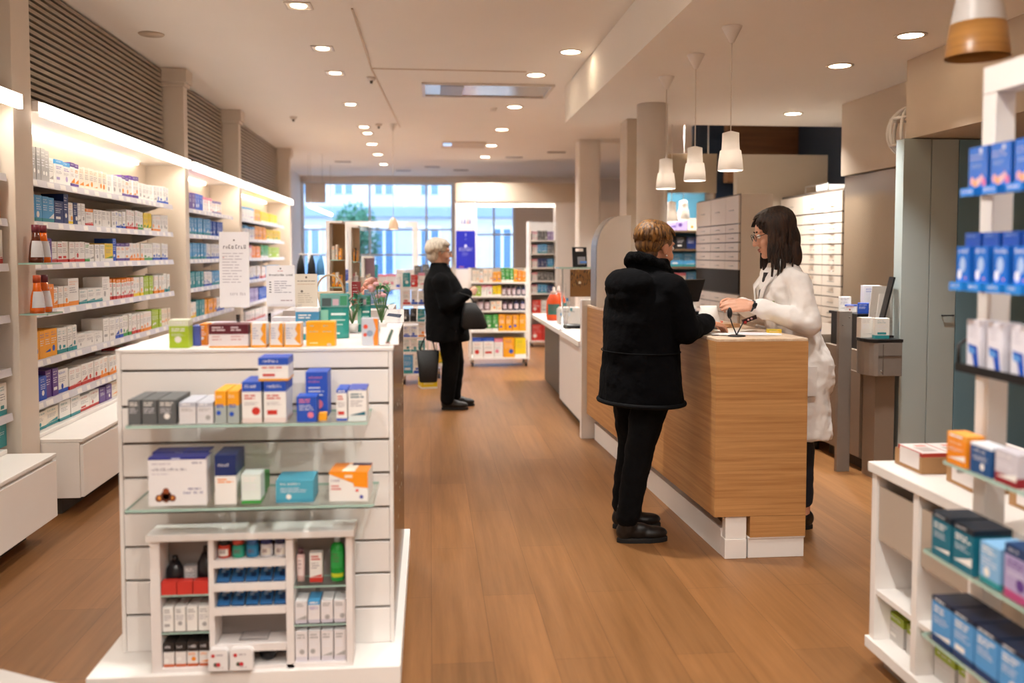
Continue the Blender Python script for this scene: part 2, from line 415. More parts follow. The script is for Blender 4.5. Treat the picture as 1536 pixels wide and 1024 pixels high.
def carton_mesh(w, d, h, st, rng, base=None, top=None, bot=None, spot=None, tf=.18, bf=.16, text=True):
    """one closed card box; front faces -Y; origin at the centre of its base"""
    B, T, Bo, S = [ST[st][k] for k in range(4)]
    B, T, Bo, S = base or B, top or T, bot or Bo, spot or S
    C = lambda k: PAL.get(k, k)
    mb = MB(); zs = [0]; cs = []
    if Bo: zs.append(h*bf); cs.append(C(Bo))
    if T: zs.append(h*(1 - tf)); cs.append(C(B)); zs.append(h); cs.append(C(T))
    else: zs.append(h); cs.append(C(B))
    x, y = w/2, d/2
    for k in range(len(cs)):
        z0, z1, c = zs[k], zs[k+1], cs[k]
        mb.face([(-x,-y,z0),(x,-y,z0),(x,-y,z1),(-x,-y,z1)], c); mb.face([(x,-y,z0),(x,y,z0),(x,y,z1),(x,-y,z1)], c)
        mb.face([(x,y,z0),(-x,y,z0),(-x,y,z1),(x,y,z1)], c); mb.face([(-x,y,z0),(-x,-y,z0),(-x,-y,z1),(-x,y,z1)], c)
    mb.face([(-x,y,0),(x,y,0),(x,-y,0),(-x,-y,0)], C(B)); mb.face([(-x,-y,h),(x,-y,h),(x,y,h),(-x,y,h)], cs[-1])
    yf = -y - .0005
    if text:
        hc = C(S); zc = h*(1 - tf) if T else h
        dark = B not in ('white', 'cream', 'yellow')
        tc = '#e8e8ee' if dark else '#8b8790'
        mb.words(-x*.75, x*.75, zc*.72, zc*.9, 2 if h > w else 1, yf, hc, rng, .5)
        if T: mb.words(-x*.7, x*.7, h*(1 - tf*.5) - min(h*tf*.25, .006), h*(1 - tf*.5) + min(h*tf*.25, .006), 1, yf, '#eeeef2', rng, .7)
        mb.words(-x*.75, x*.75, h*.42, zc*.66, 3, yf, tc, rng, .3)
        k = rng.random()
        if k < .45: mb.disc(x*(rng.random()*.9 - .45), h*(.26 + .08*rng.random()), min(w*.22, h*.12), yf - .0002, hc, 10)
        elif k < .7: mb.face([(-x*.9,yf,h*.18),(x*.9,yf,h*.18),(x*.9,yf,h*(.2 + .2*rng.random()))], hc)
        elif k < .85: mb.rect(-x*.7, h*.2, x*(.1 + .5*rng.random()), h*.31, yf, hc)
    return mb
def carton(w, d, h, st, loc, rz, label, group=None, rng=R, kind='carton', **kw):
    return one(kind, carton_mesh(w, d, h, st, rng, **kw), M_print, label, 'box', loc, rz, group)

# ================================================================ LEFT WALL SHELVING
M_back = mat('shelf_back', '#d8c9b8', .6, var=.04)
M_shelf = mat('shelf_metal', '#d9d4d0', .4, var=.03)
M_rail = mat('price_rail', '#cfccd2', .35, var=.08, scale=14, stretch=(1, 1, 1))
SHZ = [.455, .62, .855, 1.13, 1.395, 1.625, 1.855]      # shelf tops, bottom to top
XB, XF = -2.46, -2.17
def shelving(a, b, nm, shelf_b, zs):
    t = thing('wall_shelving', {'near': 'white wall shelving at the left edge, cut by the photo border', 'long': 'longest white wall shelving, between the bottle pillar and the second pillar', 'middle': 'white wall shelving just behind the tall poster', 'far': 'farthest white wall shelving, with many yellow products'}[nm], 'shelving', (-2.4, (a+b)/2, .1), group='wall shelving bays')
    MB().box(-2.5, a, .1, XB, b, 2.27).build('back_panel', M_back, t)
    # canopy with lit front
    cn = MB().box(XB, a, 2.215, -2.10, b, 2.27).build('canopy', M_white, t)
    MB().box(-2.098, a + .004, 2.19, -2.075, b - .004, 2.262).build('light_strip', M_led, cn)
    MB().box(XB + .002, a + .03, 2.19, XB + .035, b - .3, 2.213).build('light_strip', M_ledb, cn)
    for z in zs:
        s = MB().box(XB, a + .01, z - .018, XF, shelf_b, z).build('shelf', M_shelf, t)
        if z > .5:
            rl = MB().grid([[(XF + .001, y, z - .034), (XF + .012, y, z - .036), (XF + .006, y, z + .004), (XF + .001, y, z + .004)] for y in (a + .012, shelf_b - .004)], sm=False)
            y = a + .03
            while y < shelf_b - .14:
                w = R.uniform(.05, .10); q = [(XF + .0128, y, z - .03), (XF + .0128, y + w, z - .03), (XF + .0082, y + w, z - .002), (XF + .0082, y, z - .002)]
                rl.face(q, '#f4f2f2', 1); y += w + R.uniform(.03, .16)
            rl.build('price_rail', [M_rail, M_white], s)
            br = MB()
            for y in (a + .25, shelf_b - .12): br.face([(XB, y, z - .02), (XF - .04, y, z - .02), (XB, y, z - .1)])
            split(br, 'bracket', M_shelf, s)
    return t
for (a, b, nm), sb in zip(BAYS, (4.86, 7.86, 10.2, 13.7)): shelving(a, b, nm, sb, SHZ[1:] if nm in ('near', 'long') else SHZ[1:])
# base cabinets
for (a, b, nm) in BAYS:
    b2 = b - (.06 if nm == 'near' else .0); a2 = a - (.13 if nm == 'long' else 0)
    t = thing('base_cabinet', {'near': 'long white base cabinet at the left edge of the photo', 'long': 'white base cabinet under the longest wall shelving, behind the display end', 'middle': 'white base cabinet under the shelving behind the tall poster', 'far': 'white base cabinet under the farthest wall shelving'}[nm], 'cabinet', (-2.2, (a+b)/2, 0), group='base cabinets')
    if nm == 'near': b2 = 4.76
    if nm == 'long': a2 = 5.11
    xf = -1.91
    MB().box(-2.62 if False else -2.455, a2, .10, xf - .02, b2, .41).build('body', M_white, t, bevel=.003)
    MB().box(xf - .019, a2 + .003, .105, xf, b2 - .003, .395).build('door', M_white, t, bevel=.003)
    MB().box(-2.455, a2, .411, xf, b2, .43).build('top', M_white, t, bevel=.003)
    MB().box(-2.44, a2, .431, -2.15, b2, .4545).build('step', M_white, t, bevel=.003)
    MB().box(-2.44, a2 + .05, 0, xf - .14, b2 - .05, .099).build('plinth', mat('dark_plinth', '#3a332c', .6), t)

def tier_row(a, b, z, segs, where, shelf, xf=XF - .012, lab='near', gap=.004, maxh=.2, dmin=.1):
    """place single cartons along Y, front towards the aisle; segs = (count, width, height, style)"""
    y = a; n = 0
    L = []
    for cnt, w, h, st in segs:
        for _ in range(cnt): L.append((w*R.uniform(.93, 1.05), min(maxh, h)*R.uniform(.97, 1.03), st))
    tot = sum(x[0] + gap for x in L); k = min(1.25, (b - a)/tot)
    for w, h, st in L:
        w *= k
        if y + w > b + .001: break
        n += 1; d = R.uniform(dmin, dmin + .05)
        px, py = proj((xf, y + w/2, z + h))       # leave out what stands wholly behind the display and its posters
        if (px > 196 and py > 522) or (px > 316 and py > 470) or (336 < px < 369 and 352 < py < 470) or (403 < px and py > 402): y += w + gap; continue
        carton(w, d, h, st, (xf - d/2 - R.uniform(0, .012), y + w/2, z + .0008), PI/2,
               '%s, %s from near end, %s shelf, %s' % (ST[st][4], ordn(n), shelf, where), 'cartons on the wall shelves', kind='medicine_carton')
        y += w + gap
    return n
SHN = ['lowest', 'sixth', 'fifth', 'fourth', 'third', 'second', 'top']
LONG = {
 6: [(5,.05,.185,'gr'),(1,.06,.15,'ww'),(2,.1,.145,'wl'),(2,.06,.15,'wp'),(6,.07,.14,'cr'),(3,.08,.135,'ww'),(2,.07,.15,'wp'),(3,.06,.165,'wp'),(5,.075,.13,'ww'),(4,.07,.14,'wb')],
 5: [(4,.07,.15,'bl'),(1,.12,.135,'nv'),(1,.06,.185,'nv'),(1,.06,.13,'wy'),(1,.055,.14,'nv'),(2,.055,.14,'ww'),(1,.11,.11,'wO'),(5,.07,.11,'ww'),(3,.06,.12,'wb'),(4,.055,.14,'wr'),(2,.06,.14,'wg'),(3,.055,.14,'ye'),(3,.06,.13,'wo'),(3,.06,.14,'ww')],
 4: [(2,.07,.14,'gr'),(1,.09,.14,'pu'),(6,.065,.125,'wr'),(1,.06,.12,'wg'),(3,.07,.115,'ww'),(1,.12,.12,'ye'),(1,.05,.16,'bu'),(3,.075,.13,'wp'),(4,.06,.13,'wo'),(3,.06,.13,'wg'),(6,.055,.135,'wb')],
 3: [(1,.10,.165,'am'),(1,.13,.14,'ora'),(3,.06,.12,'wo'),(1,.13,.165,'wo'),(3,.11,.09,'wt'),(1,.11,.165,'ww'),(9,.042,.14,'wO'),(3,.06,.14,'wy'),(4,.05,.145,'li'),(4,.055,.14,'wo'),(2,.06,.15,'wt')],
 2: [(4,.075,.155,'am'),(4,.06,.15,'wt'),(3,.13,.08,'ww'),(2,.1,.15,'ww'),(2,.07,.15,'wb'),(3,.05,.15,'wg'),(3,.055,.14,'wr'),(4,.06,.14,'wo'),(4,.055,.145,'li'),(4,.055,.14,'cr')],
 1: [(2,.07,.13,'bu'),(2,.06,.155,'pu'),(1,.13,.14,'wb'),(5,.08,.125,'wr'),(4,.06,.13,'wo'),(2,.05,.14,'wg'),(2,.05,.15,'rd'),(1,.06,.15,'te'),(4,.07,.13,'pk'),(5,.07,.12,'wb')],
 0: [(2,.13,.10,'ct'),(2,.12,.115,'wt'),(2,.13,.1,'wr'),(2,.09,.1,'pu'),(4,.12,.11,'cr'),(3,.1,.11,'wy'),(4,.11,.1,'ww')]}
for k, sg in LONG.items(): tier_row(5.16, 7.84 if k else 8.0, SHZ[k], sg, 'long wall bay', SHN[k], maxh=.19 if k != 1 else .155)
NEAR = {
 6: [(6,.09,.165,'gr')], 5: [(3,.08,.16,'wo'),(4,.07,.17,'ora')], 4: [(6,.085,.17,'wr')], 3: [(3,.11,.185,'wg'),(1,.08,.14,'wb')],
 2: [(3,.15,.17,'bu')], 1: [(3,.13,.16,'wo'),(1,.1,.155,'bl'),(1,.08,.165,'wt')], 0: [(2,.2,.105,'te'),(1,.16,.12,'te')]}
for k, sg in NEAR.items(): tier_row(4.22, 4.85, SHZ[k], sg, 'photo-edge wall bay', SHN[k], lab='near', maxh=.19 if k != 1 else .165)
MID = {6: [(3,.09,.15,'pu'),(3,.08,.16,'bu'),(3,.09,.14,'pk'),(4,.08,.13,'wp')], 5: [(9,.08,.16,'bl'),(6,.07,.15,'bu')], 4: [(7,.08,.15,'bl'),(7,.08,.15,'wb')], 3: [(6,.08,.15,'te'),(4,.07,.14,'wb'),(4,.08,.14,'bl')], 2: [(3,.09,.14,'wy'),(3,.08,.15,'te'),(4,.09,.14,'am'),(4,.08,.14,'wb')], 1: [(6,.1,.13,'wb'),(6,.1,.12,'wr')]}
for k, sg in MID.items(): tier_row(8.35, 10.15, SHZ[k], sg, 'bay behind tall poster', SHN[k], maxh=.19 if k != 1 else .155)
FAR = {6: [(1,.14,.17,'ora'),(5,.12,.15,'wl'),(3,.12,.15,'am'),(8,.12,.14,'ye')], 5: [(6,.12,.15,'wl'),(6,.11,.17,'am'),(8,.11,.15,'ye')], 4: [(5,.12,.15,'pk'),(4,.12,.15,'ora'),(4,.11,.16,'gg'),(6,.12,.14,'li')], 3: [(8,.12,.16,'wb'),(3,.12,.15,'wr'),(7,.12,.15,'bl')], 2: [(8,.12,.16,'lc'),(7,.12,.15,'bu'),(5,.12,.14,'ye')], 1: [(9,.14,.13,'wr'),(8,.14,.12,'ww')]}
for k, sg in FAR.items(): tier_row(10.6, 13.6, SHZ[k], sg, 'farthest wall bay', SHN[k], maxh=.19 if k != 1 else .155)

# glass ledges with orange bottles on the first pillar
for z, w in ((1.40, 'upper'), (1.135, 'lower')):
    g = MB().box(-2.129, 4.89, z - .008, -1.99, 5.09, z, mi=0, edge=1)
    one('glass_ledge', g, [M_glass, M_gedge], '%s small glass ledge on the first white pillar' % w, 'shelf')
M_amber = mat('amber_bottle', '#e0660f', .2, var=.1, coat=.4)
M_brownb = mat('brown_bottle', '#5a2410', .2, var=.1, coat=.4)
def tall_bottle(loc, body, cap, label, lab='#d7d9df', strip='#e2571a', h=.2):
    t = thing('bottle', label, 'bottle', loc, 0, 'bottles on the pillar ledges')
    MB().lathe([(.001,0),(.036,.001),(.037,.02),(.030,.09),(.020,.13),(.0185,.16)], n=20).build('body', body, t, world=False)
    MB().lathe([(.0192,.1605),(.0192,.20),(.001,.2005)], n=20).build('cap', cap, t, world=False)
    mb = MB(); rings = []
    for z, r in ((.03,.0378),(.06,.0350),(.09,.0312),(.115,.0258)): rings.append([(r*math.cos(a), r*math.sin(a), z) for a in [-1.9 + .2*k for k in range(12)]])
    mb.grid(rings, closed=False); mb.build('bottle_label', mat('bottle_label', lab, .5), t, world=False)
M_capd = mat('maroon_cap', '#6c2030', .4)
for (y, z, bm, cm, lb) in ((4.94, 1.40, M_brownb, M_capd, 'brown bottle with maroon cap, nearer of two on the upper pillar ledge'), (5.03, 1.40, M_amber, M_capd, 'amber bottle behind the brown one on the upper pillar ledge'), (4.94, 1.135, M_amber, mat('amber_cap', '#b5471a', .4), 'orange bottle, nearer of two on the lower pillar ledge'), (5.03, 1.135, M_amber, M_capd, 'orange bottle with maroon cap, farther on the lower pillar ledge')):
    tall_bottle((-2.06, y, z + .0008), bm, cm, lb)
# ================================================================ FOREGROUND DISPLAY END (gondola)
GX0, GX1, GY0, GY1, GZ = -1.02, -.127, 3.03, 4.25, 1.137
M_browng = mat('smoked_panel', '#3a2a1c', .18, .4, var=.25, scale=4)
g = thing('display_gondola', 'white slatted display end in the foreground with two glass shelves', 'display', (-.57, 3.4, 0))
bs = MB().box(-1.075, 2.85, .05, -.10, 4.30, .128).build('base', M_white, g, bevel=.004)
cs = MB()
for x, y in ((-1.0, 2.95), (-.16, 2.95), (-1.0, 4.2), (-.16, 4.2)): cs.lathe([(.02, 0), (.02, .0495)], (x, y, 0), 12)
split(cs, 'caster', M_black, bs)
pn = MB(); zs = [.129, .256, .373, .485, .599, .716, .83, .952, 1.07]
for k, z in enumerate(zs):
    top = zs[k+1] - .009 if k < 8 else GZ - .012
    pn.box(GX0 + .013, GY0, z, GX1 - .013, GY0 + .018, top)
ep = pn.build('end_panel', M_white, g, bevel=.0015)
MB().box(GX0 + .012, GY0 + .0185, .129, GX1 - .012, GY0 + .03, GZ - .012).build('groove_back', mat('groove_back', '#8a8078', .6), ep)
for x in (GX0, GX1 - .012): MB().box(x, GY0 - .002, .129, x + .012, GY0 + .03, GZ - .012).build('edge_trim', M_white, g)
MB().box(GX0, GY0 + .031, .129, GX0 + .015, GY1, GZ - .012).build('side_panel', M_white, g)
sp = MB().box(GX1 - .015, GY0 + .031, .129, GX1, GY1, GZ - .012).build('side_panel', M_browng, g); sp['label'] = 'dark glossy side panel'
mk = MB()
for k in range(26):
    z = R.choice([.45, .5, .62, .68, .75, .8, .84, .88]) + R.uniform(-.03, .03); y = R.uniform(3.15, 4.1); w = R.uniform(.01, .05)
    mk.face([(GX1 + .0006, y, z), (GX1 + .0006, y + w, z + .004), (GX1 + .0006, y + w, z + .012), (GX1 + .0006, y, z + .009)])
mk.build('lettering', mat('white_marks', '#cfc9c2', .5), sp)
MB().box(GX0 + .016, GY1 - .015, .129, GX1 - .016, GY1, GZ - .012).build('back_panel', M_white, g)
MB().box(GX0 - .003, GY0 - .004, GZ - .0118, GX1 + .003, GY1 + .003, GZ).build('top', M_white, g, bevel=.002)
def gshelf(z, x0, x1, yf):
    s = MB().box(x0, yf, z - .008, x1, GY0 - .001, z, mi=0, edge=1).build('glass_shelf', [M_glass, M_gedge], g)
    b = MB()
    for x in (x0 + .16, (x0+x1)/2, x1 - .16): b.box(x - .006, GY0 - .14, z - .022, x + .006, GY0 - .0005, z - .0085)
    split(b, 'bracket', M_acryl, s)
Z1, Z2 = .93, .682
gshelf(Z1, atY(188, 632, 2.785).x, atY(551, 632, 2.785).x, 2.785); gshelf(Z2, atY(187, 757, 2.755).x, atY(561, 757, 2.755).x, 2.755)
def gx(px, Y): return atY(px, 500, Y).x
def gbox(p0, p1, yt, Yf, z, d, st, label, h=None, rz=0, group=None, **kw):
    x0, x1 = gx(p0, Yf), gx(p1, Yf); h = h or (atY((p0+p1)/2, yt, Yf).z - z)
    return carton(x1 - x0 - .002, d, h, st, ((x0+x1)/2, Yf + d/2, z + .0008), rz, label, group, **kw)
F1 = 2.80
for k, (a, b) in enumerate(((189, 209), (210, 233), (234, 262))):
    gbox(a, b, 600, F1, Z1, .17, 'dg', '%s silver grey carton at the left of the upper glass shelf' % ('leftmost', 'middle', 'right-hand')[k], tf=.2, bf=.1)
for k, (a, b) in enumerate(((266, 292), (293, 318))): gbox(a, b, 604, F1, Z1, .15, 'ww', 'flat white carton %s on the upper glass shelf' % ('beside the silver grey cartons', 'beside the amber pair')[k], base='#dcd9da', top='#b9bcc6', tf=.2)
for k, (a, b) in enumerate(((320, 338), (339, 357))): gbox(a, b, 587, F1, Z1, .15, 'am', '%s of the two amber cartons on the upper glass shelf' % ('left', 'right')[k], bot='sky' if 0 else '#a9b2ae', top='amber', tf=.35, bf=.55)
sA = gbox(361, 391, 573, F1, Z1, .14, 'wB', 'left white and blue upright carton under the stacked flat one', bot='#e9d9d2', tf=.24, bf=.12)
gbox(394, 428, 573, F1, Z1, .14, 'wB', 'right white and blue upright carton under the stacked flat one', bot='#e9d9d2', tf=.24, bf=.12)
zt = Z1 + (atY(376, 573, F1).z - Z1) + .001
gbox(386, 432, 537, F1 + .01, zt, .11, 'wB', 'white carton with blue top and orange base, stacked on two uprights', bot='amber', tf=.32, bf=.1)
gbox(457, 491, 558, F1 + .085, Z1, .1, 'bu', 'tall blue carton at the back of the upper glass shelf', spot='pink')
gbox(443, 474, 595, F1, Z1, .07, 'bu', 'short blue carton standing in front of the tall blue one', spot='pink')
gbox(476, 489, 620, F1 + .02, Z1, .03, 'am', 'tiny amber pack lying beside the short blue carton', text=False)
gbox(503, 520, 585, F1 + .01, Z1, .12, 'wB', 'narrow white carton with blue edges at the right of the upper glass shelf', bot='blue', tf=.1, bf=.08)
gbox(521, 549, 584, F1 + .005, Z1, .12, 'wb', 'last white carton at the right end of the upper glass shelf', top='#3d4fa8', bot='#dfe8e6', tf=.04, spot='dteal')
# lower glass shelf
F2 = 2.79
def bigbox(label, Yf, p0, p1):
    x0, x1 = gx(p0, Yf), gx(p1, Yf); w = x1 - x0; h = .148; d = .07
    mb = carton_mesh(w, d, h, 'ww', R, text=False, base='#e9e6e6', top='#2a2f86', tf=.015); y = -d/2 - .0006
    mb.rect(-w/2, h*.955, w/2, h, y, '#2a2f86'); mb.rect(-w*.1, h*.965, w*.05, h*.992, y - .0003, '#cfd2ea')
    mb.words(-w*.44, w*.15, h*.70, h*.78, 1, y, '#5d5470', R, .6, .1); mb.words(-w*.44, 0, h*.84, h*.88, 1, y, '#b9aebb', R, .5); mb.words(-w*.44, -w*.05, h*.63, h*.67, 1, y, '#c9c2cb', R, .5)
    mb.words(w*.25, w*.42, h*.84, h*.9, 1, y, '#aaa6b4', R, .6, 0); mb.words(w*.1, w*.42, h*.22, h*.29, 1, y, '#5c5d9a', R, .7, 0); mb.words(w*.18, w*.4, h*.31, h*.36, 1, y, '#8b8aa8', R, .6, 0)
    for a, b, r, c in ((-.2, .2, .1, '#5a2412'), (-.32, .16, .065, '#7a3516'), (-.09, .16, .06, '#7a3516'), (-.2, .31, .055, '#8a4018'), (-.2, .2, .06, '#e9b98a'), (-.31, .17, .035, '#f0a24b'), (-.1, .17, .03, '#f0a24b'), (-.2, .3, .03, '#f2b15e'), (-.2, .1, .03, '#a35a24')): mb.disc(w*a, h*b, w*r, y - .0005 - .0004*abs(b), c, 14)
    return one('carton', mb, M_print, label, 'box', ((x0+x1)/2, Yf + d/2, Z2 + .0008))
bigbox('large white carton with brown nut picture on the lower glass shelf', F2, 218, 306)
bigbox('large white carton directly behind the one with the nut picture', F2 + .08, 225, 310)
gbox(318, 351, 683, F2, Z2, .13, 'wB', 'tall carton, navy above white, right of the large white one', top='navy', tf=.42, spot='orange')
for k in range(3): gbox(358 + 2*k, 388 + 4*k, 712, F2 + .075*k, Z2, .07, 'gg', '%s of the white and green cartons on the lower glass shelf' % ('front', 'middle', 'rearmost')[k], base='#dfe9e2' if k == 0 else 'green', bot='green', bf=.12)
gbox(410, 468, 721, F2, Z2, .12, 'bl', 'flat light blue carton with white oval on the lower glass shelf', base='#4aa3bd', bot='#3e93b0', spot='white')
w = gx(552, F2) - gx(493, F2); h = atY(520, 708, F2).z - Z2; d = .12
mb = carton_mesh(w, d, h, 'ww', R, text=False, top='orange', tf=.03); y = -d/2 - .0006
mb.face([(-w/2, y, h), (-w/2, y, h*.93), (w*.12, y, h*.62), (w*.14, y, h*.5), (w/2, y, h*.45), (w/2, y, h)], '#f39412'); mb.words(-w*.45, -w*.1, h*.62, h*.75, 1, y - .0003, '#8b7a96', R); mb.words(-w*.45, -w*.15, h*.35, h*.55, 2, y, '#d88a84', R); mb.disc(w*.33, h*.15, w*.05, y, '#4e4f9e'); mb.disc(w*.22, h*.37, w*.04, y, '#e0574b')
mb.rect(-w*.1, h*.8, w*.1, h*.9, y - .0004, '#f2d9b8'); mb.face([(-w*.2, -d*.45, h + .0005), (w*.15, -d*.45, h + .0005), (w*.18, d*.4, h + .0005), (-w*.1, d*.4, h + .0005)], '#f6e3cf'); mb.face([(0, d*.2, h + .0009), (w*.5, d*.2, h + .0009), (w*.5, d*.5, h + .0009), (0, d*.5, h + .0009)], '#4b3a4a')
one('carton', mb, M_print, 'orange and white carton at the right of the lower glass shelf', 'box', ((gx(493, F2) + gx(552, F2))/2, F2 + d/2, Z2 + .0008), -.06)

# ---------------------------------------------------------------- small white wooden rack standing on the base
M_shabby = mat('whitewashed_wood', '#e6dfdb', .75, var=.08, scale=22)
RX0, RX1, RY, RYB, RB, RT = -.878, -.252, 2.865, 2.972, .1285, .572
def rz_(y): return CAMH - (y - 380)*RY/1350
def rx_(px): return atY(px, 880, RY).x
rk = thing('wooden_rack', 'small whitewashed wooden rack with three columns on the display base', 'rack', (-.565, 2.94, RB))
MB().box(RX0 - .008, RY - .01, RT - .022, RX1 + .008, RYB, RT).build('top', M_shabby, rk, bevel=.002)
cols = [(RX0, rx_(240)), (rx_(313), rx_(321)), (rx_(429), rx_(440)), (rx_(519), RX1)]
for a, b in cols: MB().box(a, RY, RB, b, RYB - .006, RT - .0225).build('upright', M_shabby, rk)
MB().box(RX0, RYB - .0055, RB, RX1, RYB, RT - .0225).build('back_panel', mat('rack_back', '#8d8480', .6), rk)
MB().box(cols[0][1], RY, RB, cols[3][0], RYB - .006, RB + .012).build('bottom', M_shabby, rk)
C1 = (cols[0][1] + .001, cols[1][0] - .001); C2 = (cols[1][1] + .001, cols[2][0] - .001); C3 = (cols[2][1] + .001, cols[3][0] - .001)
def rshelf(c, z, kind):
    if kind == 'w':
        MB().box(c[0], RY, z - .012, c[1], RYB - .006, z).box(c[0], RY - .006, z - .016, c[1], RY - .0005, z + .008).build('shelf', M_shabby, rk)
    else: MB().box(c[0], RY + .004, z - .005, c[1], RYB - .006, z, mi=0, edge=1).build('shelf', [M_glass, M_gedge], rk)
for y in (838, 874, 910, 966): rshelf(C2, rz_(y), 'w')
for y in (886, 943): rshelf(C1, rz_(y), 'g')
for y in (879, 938): rshelf(C3, rz_(y), 'g')
def rrow(c, n, yb, yt, st, nm, z=None, gap=.004, dep=.08, group=None, **kw):
    z = rz_(yb) if z is None else z; W = (c[1] - c[0])/n; h = rz_(yt) - rz_(yb)
    for k in range(n):
        carton(W - gap, dep, h, st[k] if isinstance(st, list) else st, (c[0] + W*(k + .5), RY + .012 + dep/2, z + .0008), 0, nm % ordn(k + 1), group, **kw)
rrow(C1, 4, 943, 906, 'ww', '%s plain white carton from the left, middle left row of the wooden rack')
rrow(C1, 4, 1003, 966, ['bk', 'bk', 'cr', 'cr'], '%s dark-topped carton from the left in the bottom left row of the rack', z=RB + .012, base='#e2dcd8', top='#2a2422', bot='#c0603a', tf=.38, bf=.12)
rrow(C3, 4, 938, 904, ['ww', 'wl', 'ww', 'ww'], '%s white carton from the left, middle right row of the wooden rack', base='#e6e0e0', bot='#c9c4cf')
rrow(C3, 4, 1003, 956, 'ww', '%s white carton from the left, bottom right row of the wooden rack', z=RB + .012, base='#e6e0e0', bot='#d2ccd4')
# black bottles behind red packs
def bottle(name, label, loc, prof, col, capprof, capcol, lab=None, labcol='#f0eeee', sq=1., group=None, cat='bottle', rough=.25):
    t = thing(name, label, cat, loc, 0, group)
    b = MB().lathe(prof, n=20)
    if sq != 1: b.v = [(x, y*sq, z) for x, y, z in b.v]
    b.build('body', mat('plastic_' + col.strip('#'), col, rough, var=.05), t, world=False)
    c = MB().lathe(capprof, n=18)
    c.build('cap', mat('plastic_' + capcol.strip('#'), capcol, .35), t, world=False)
    if lab:
        z0, z1 = lab; r = max(r_ for r_, z in prof) + .0006; L = MB()
        L.grid([[(r*math.cos(a), r*sq*math.sin(a), z) for a in [-2.5 + .19*k for k in range(10)]] for z in (z0, z1)], labcol, closed=False)
        L.words(-r*.5, r*.5, z0 + (z1-z0)*.3, z1 - (z1-z0)*.1, 3, -r*sq - .0012, '#7a4a52', R, .5)
        L.build('bottle_label', M_print, t, world=False)
    return t
zz = rz_(886) + .0008
cw = (C1[1] - C1[0])/3
for k in range(3):
    st = carton(cw - .003, .03, .042, 'rd', (C1[0] + cw*(k + .5), RY + .018, zz), 0, '%s red pack from the left at the front of the rack, below the black bottles' % ordn(k + 1), None, R, text=False)
for k, (x, h) in enumerate(((.027, .105), (.122, .135))):
    bottle('bottle', ('squat black bottle at the top left of the wooden rack', 'taller black bottle beside the dividing upright of the wooden rack')[k], (C1[0] + x + (.004 if k else .001), RY + .066, zz), [(.001, 0), (.024, .001), (.030, .03), (.028, h*.6), (.012, h*.85)], '#17161a', [(.011, h*.85 + .0005), (.008, h), (.001, h + .001)], '#0c0c0d', sq=.8)
carton(.04, .03, .07, 'gr', (C1[0] + .077, RY + .075, zz), 0, 'small grey carton between the two black bottles', None, R)
# five jars on the first middle shelf
jc = [('#1e1c1f', '#d8452e', 'white'), ('#cf4a35', '#3aa88a', 'teal'), ('#3f6fae', '#2f86b5', 'blue'), ('#2a2f6e', '#e8e4ea', 'white'), ('#23234a', '#ece6e6', 'pale')]
W = (C2[1] - C2[0])/5
for k, (cap, lb, wd) in enumerate(jc):
    bottle('jar', '%s small capped jar from the left on the top middle shelf of the rack' % ordn(k + 1), (C2[0] + W*(k + .5), RY + .05, rz_(838) + .0008), [(.001, 0), (.019, .001), (.02, .004), (.02, .036), (.017, .041)], lb if k < 3 else '#e9e4e6', [(.018, .0415), (.018, .058), (.001, .0585)], cap, (.008, .03), '#f2e8dc' if k in (0, 3, 4) else lb, cat='jar')
# blue sachets lying tilted on the two next shelves
for r_, (y, nm) in enumerate(((874, 'upper'), (910, 'lower'))):
    for k in range(5):
        mb = MB().obox((0, 0, .0215), (W*.44, 0, 0), (0, .028, .017), (0, -.0021, .0035), '#2f6aa5'); 
        n = Vector((0, -.0023, .0038)); 
        for (u, v, ru, rv, c) in ((-.2, .3, .3, .3, '#9fc6e6'), (.25, -.3, .4, .25, '#16335e'), (.2, .5, .4, .2, '#dfe9f2')):
            ctr = Vector((u*W*.44, v*.028, .0215 + v*.017)) + n
            mb.face([ctr + Vector((-ru*W*.44, -rv*.028, -rv*.017)), ctr + Vector((ru*W*.44, -rv*.028, -rv*.017)), ctr + Vector((ru*W*.44, rv*.028, rv*.017)), ctr + Vector((-ru*W*.44, rv*.028, rv*.017))], c)
        one('sachet', mb, M_gloss, '%s tilted blue sachet from the left on the %s sachet shelf of the rack' % (ordn(k + 1), nm), 'sachet', (C2[0] + W*(k + .5), RY + .05, rz_(y) + .0008), 0, 'blue sachets on the rack')
MB_l = MB().box(-.045, -.03, 0, .045, .03, .003, '#8c8683'); MB_l.words(-.04, .04, .0005, .0025, 1, -.0303, '#55504e', R)
one('leaflet_stack', MB_l.box(-.04, -.028, .0032, .043, .029, .007, '#b5aeac'), M_print, 'flat grey leaflets lying on the empty lowest middle shelf of the rack', 'leaflets', ((C2[0]+C2[1])/2, RY + .07, rz_(966) + .0008))
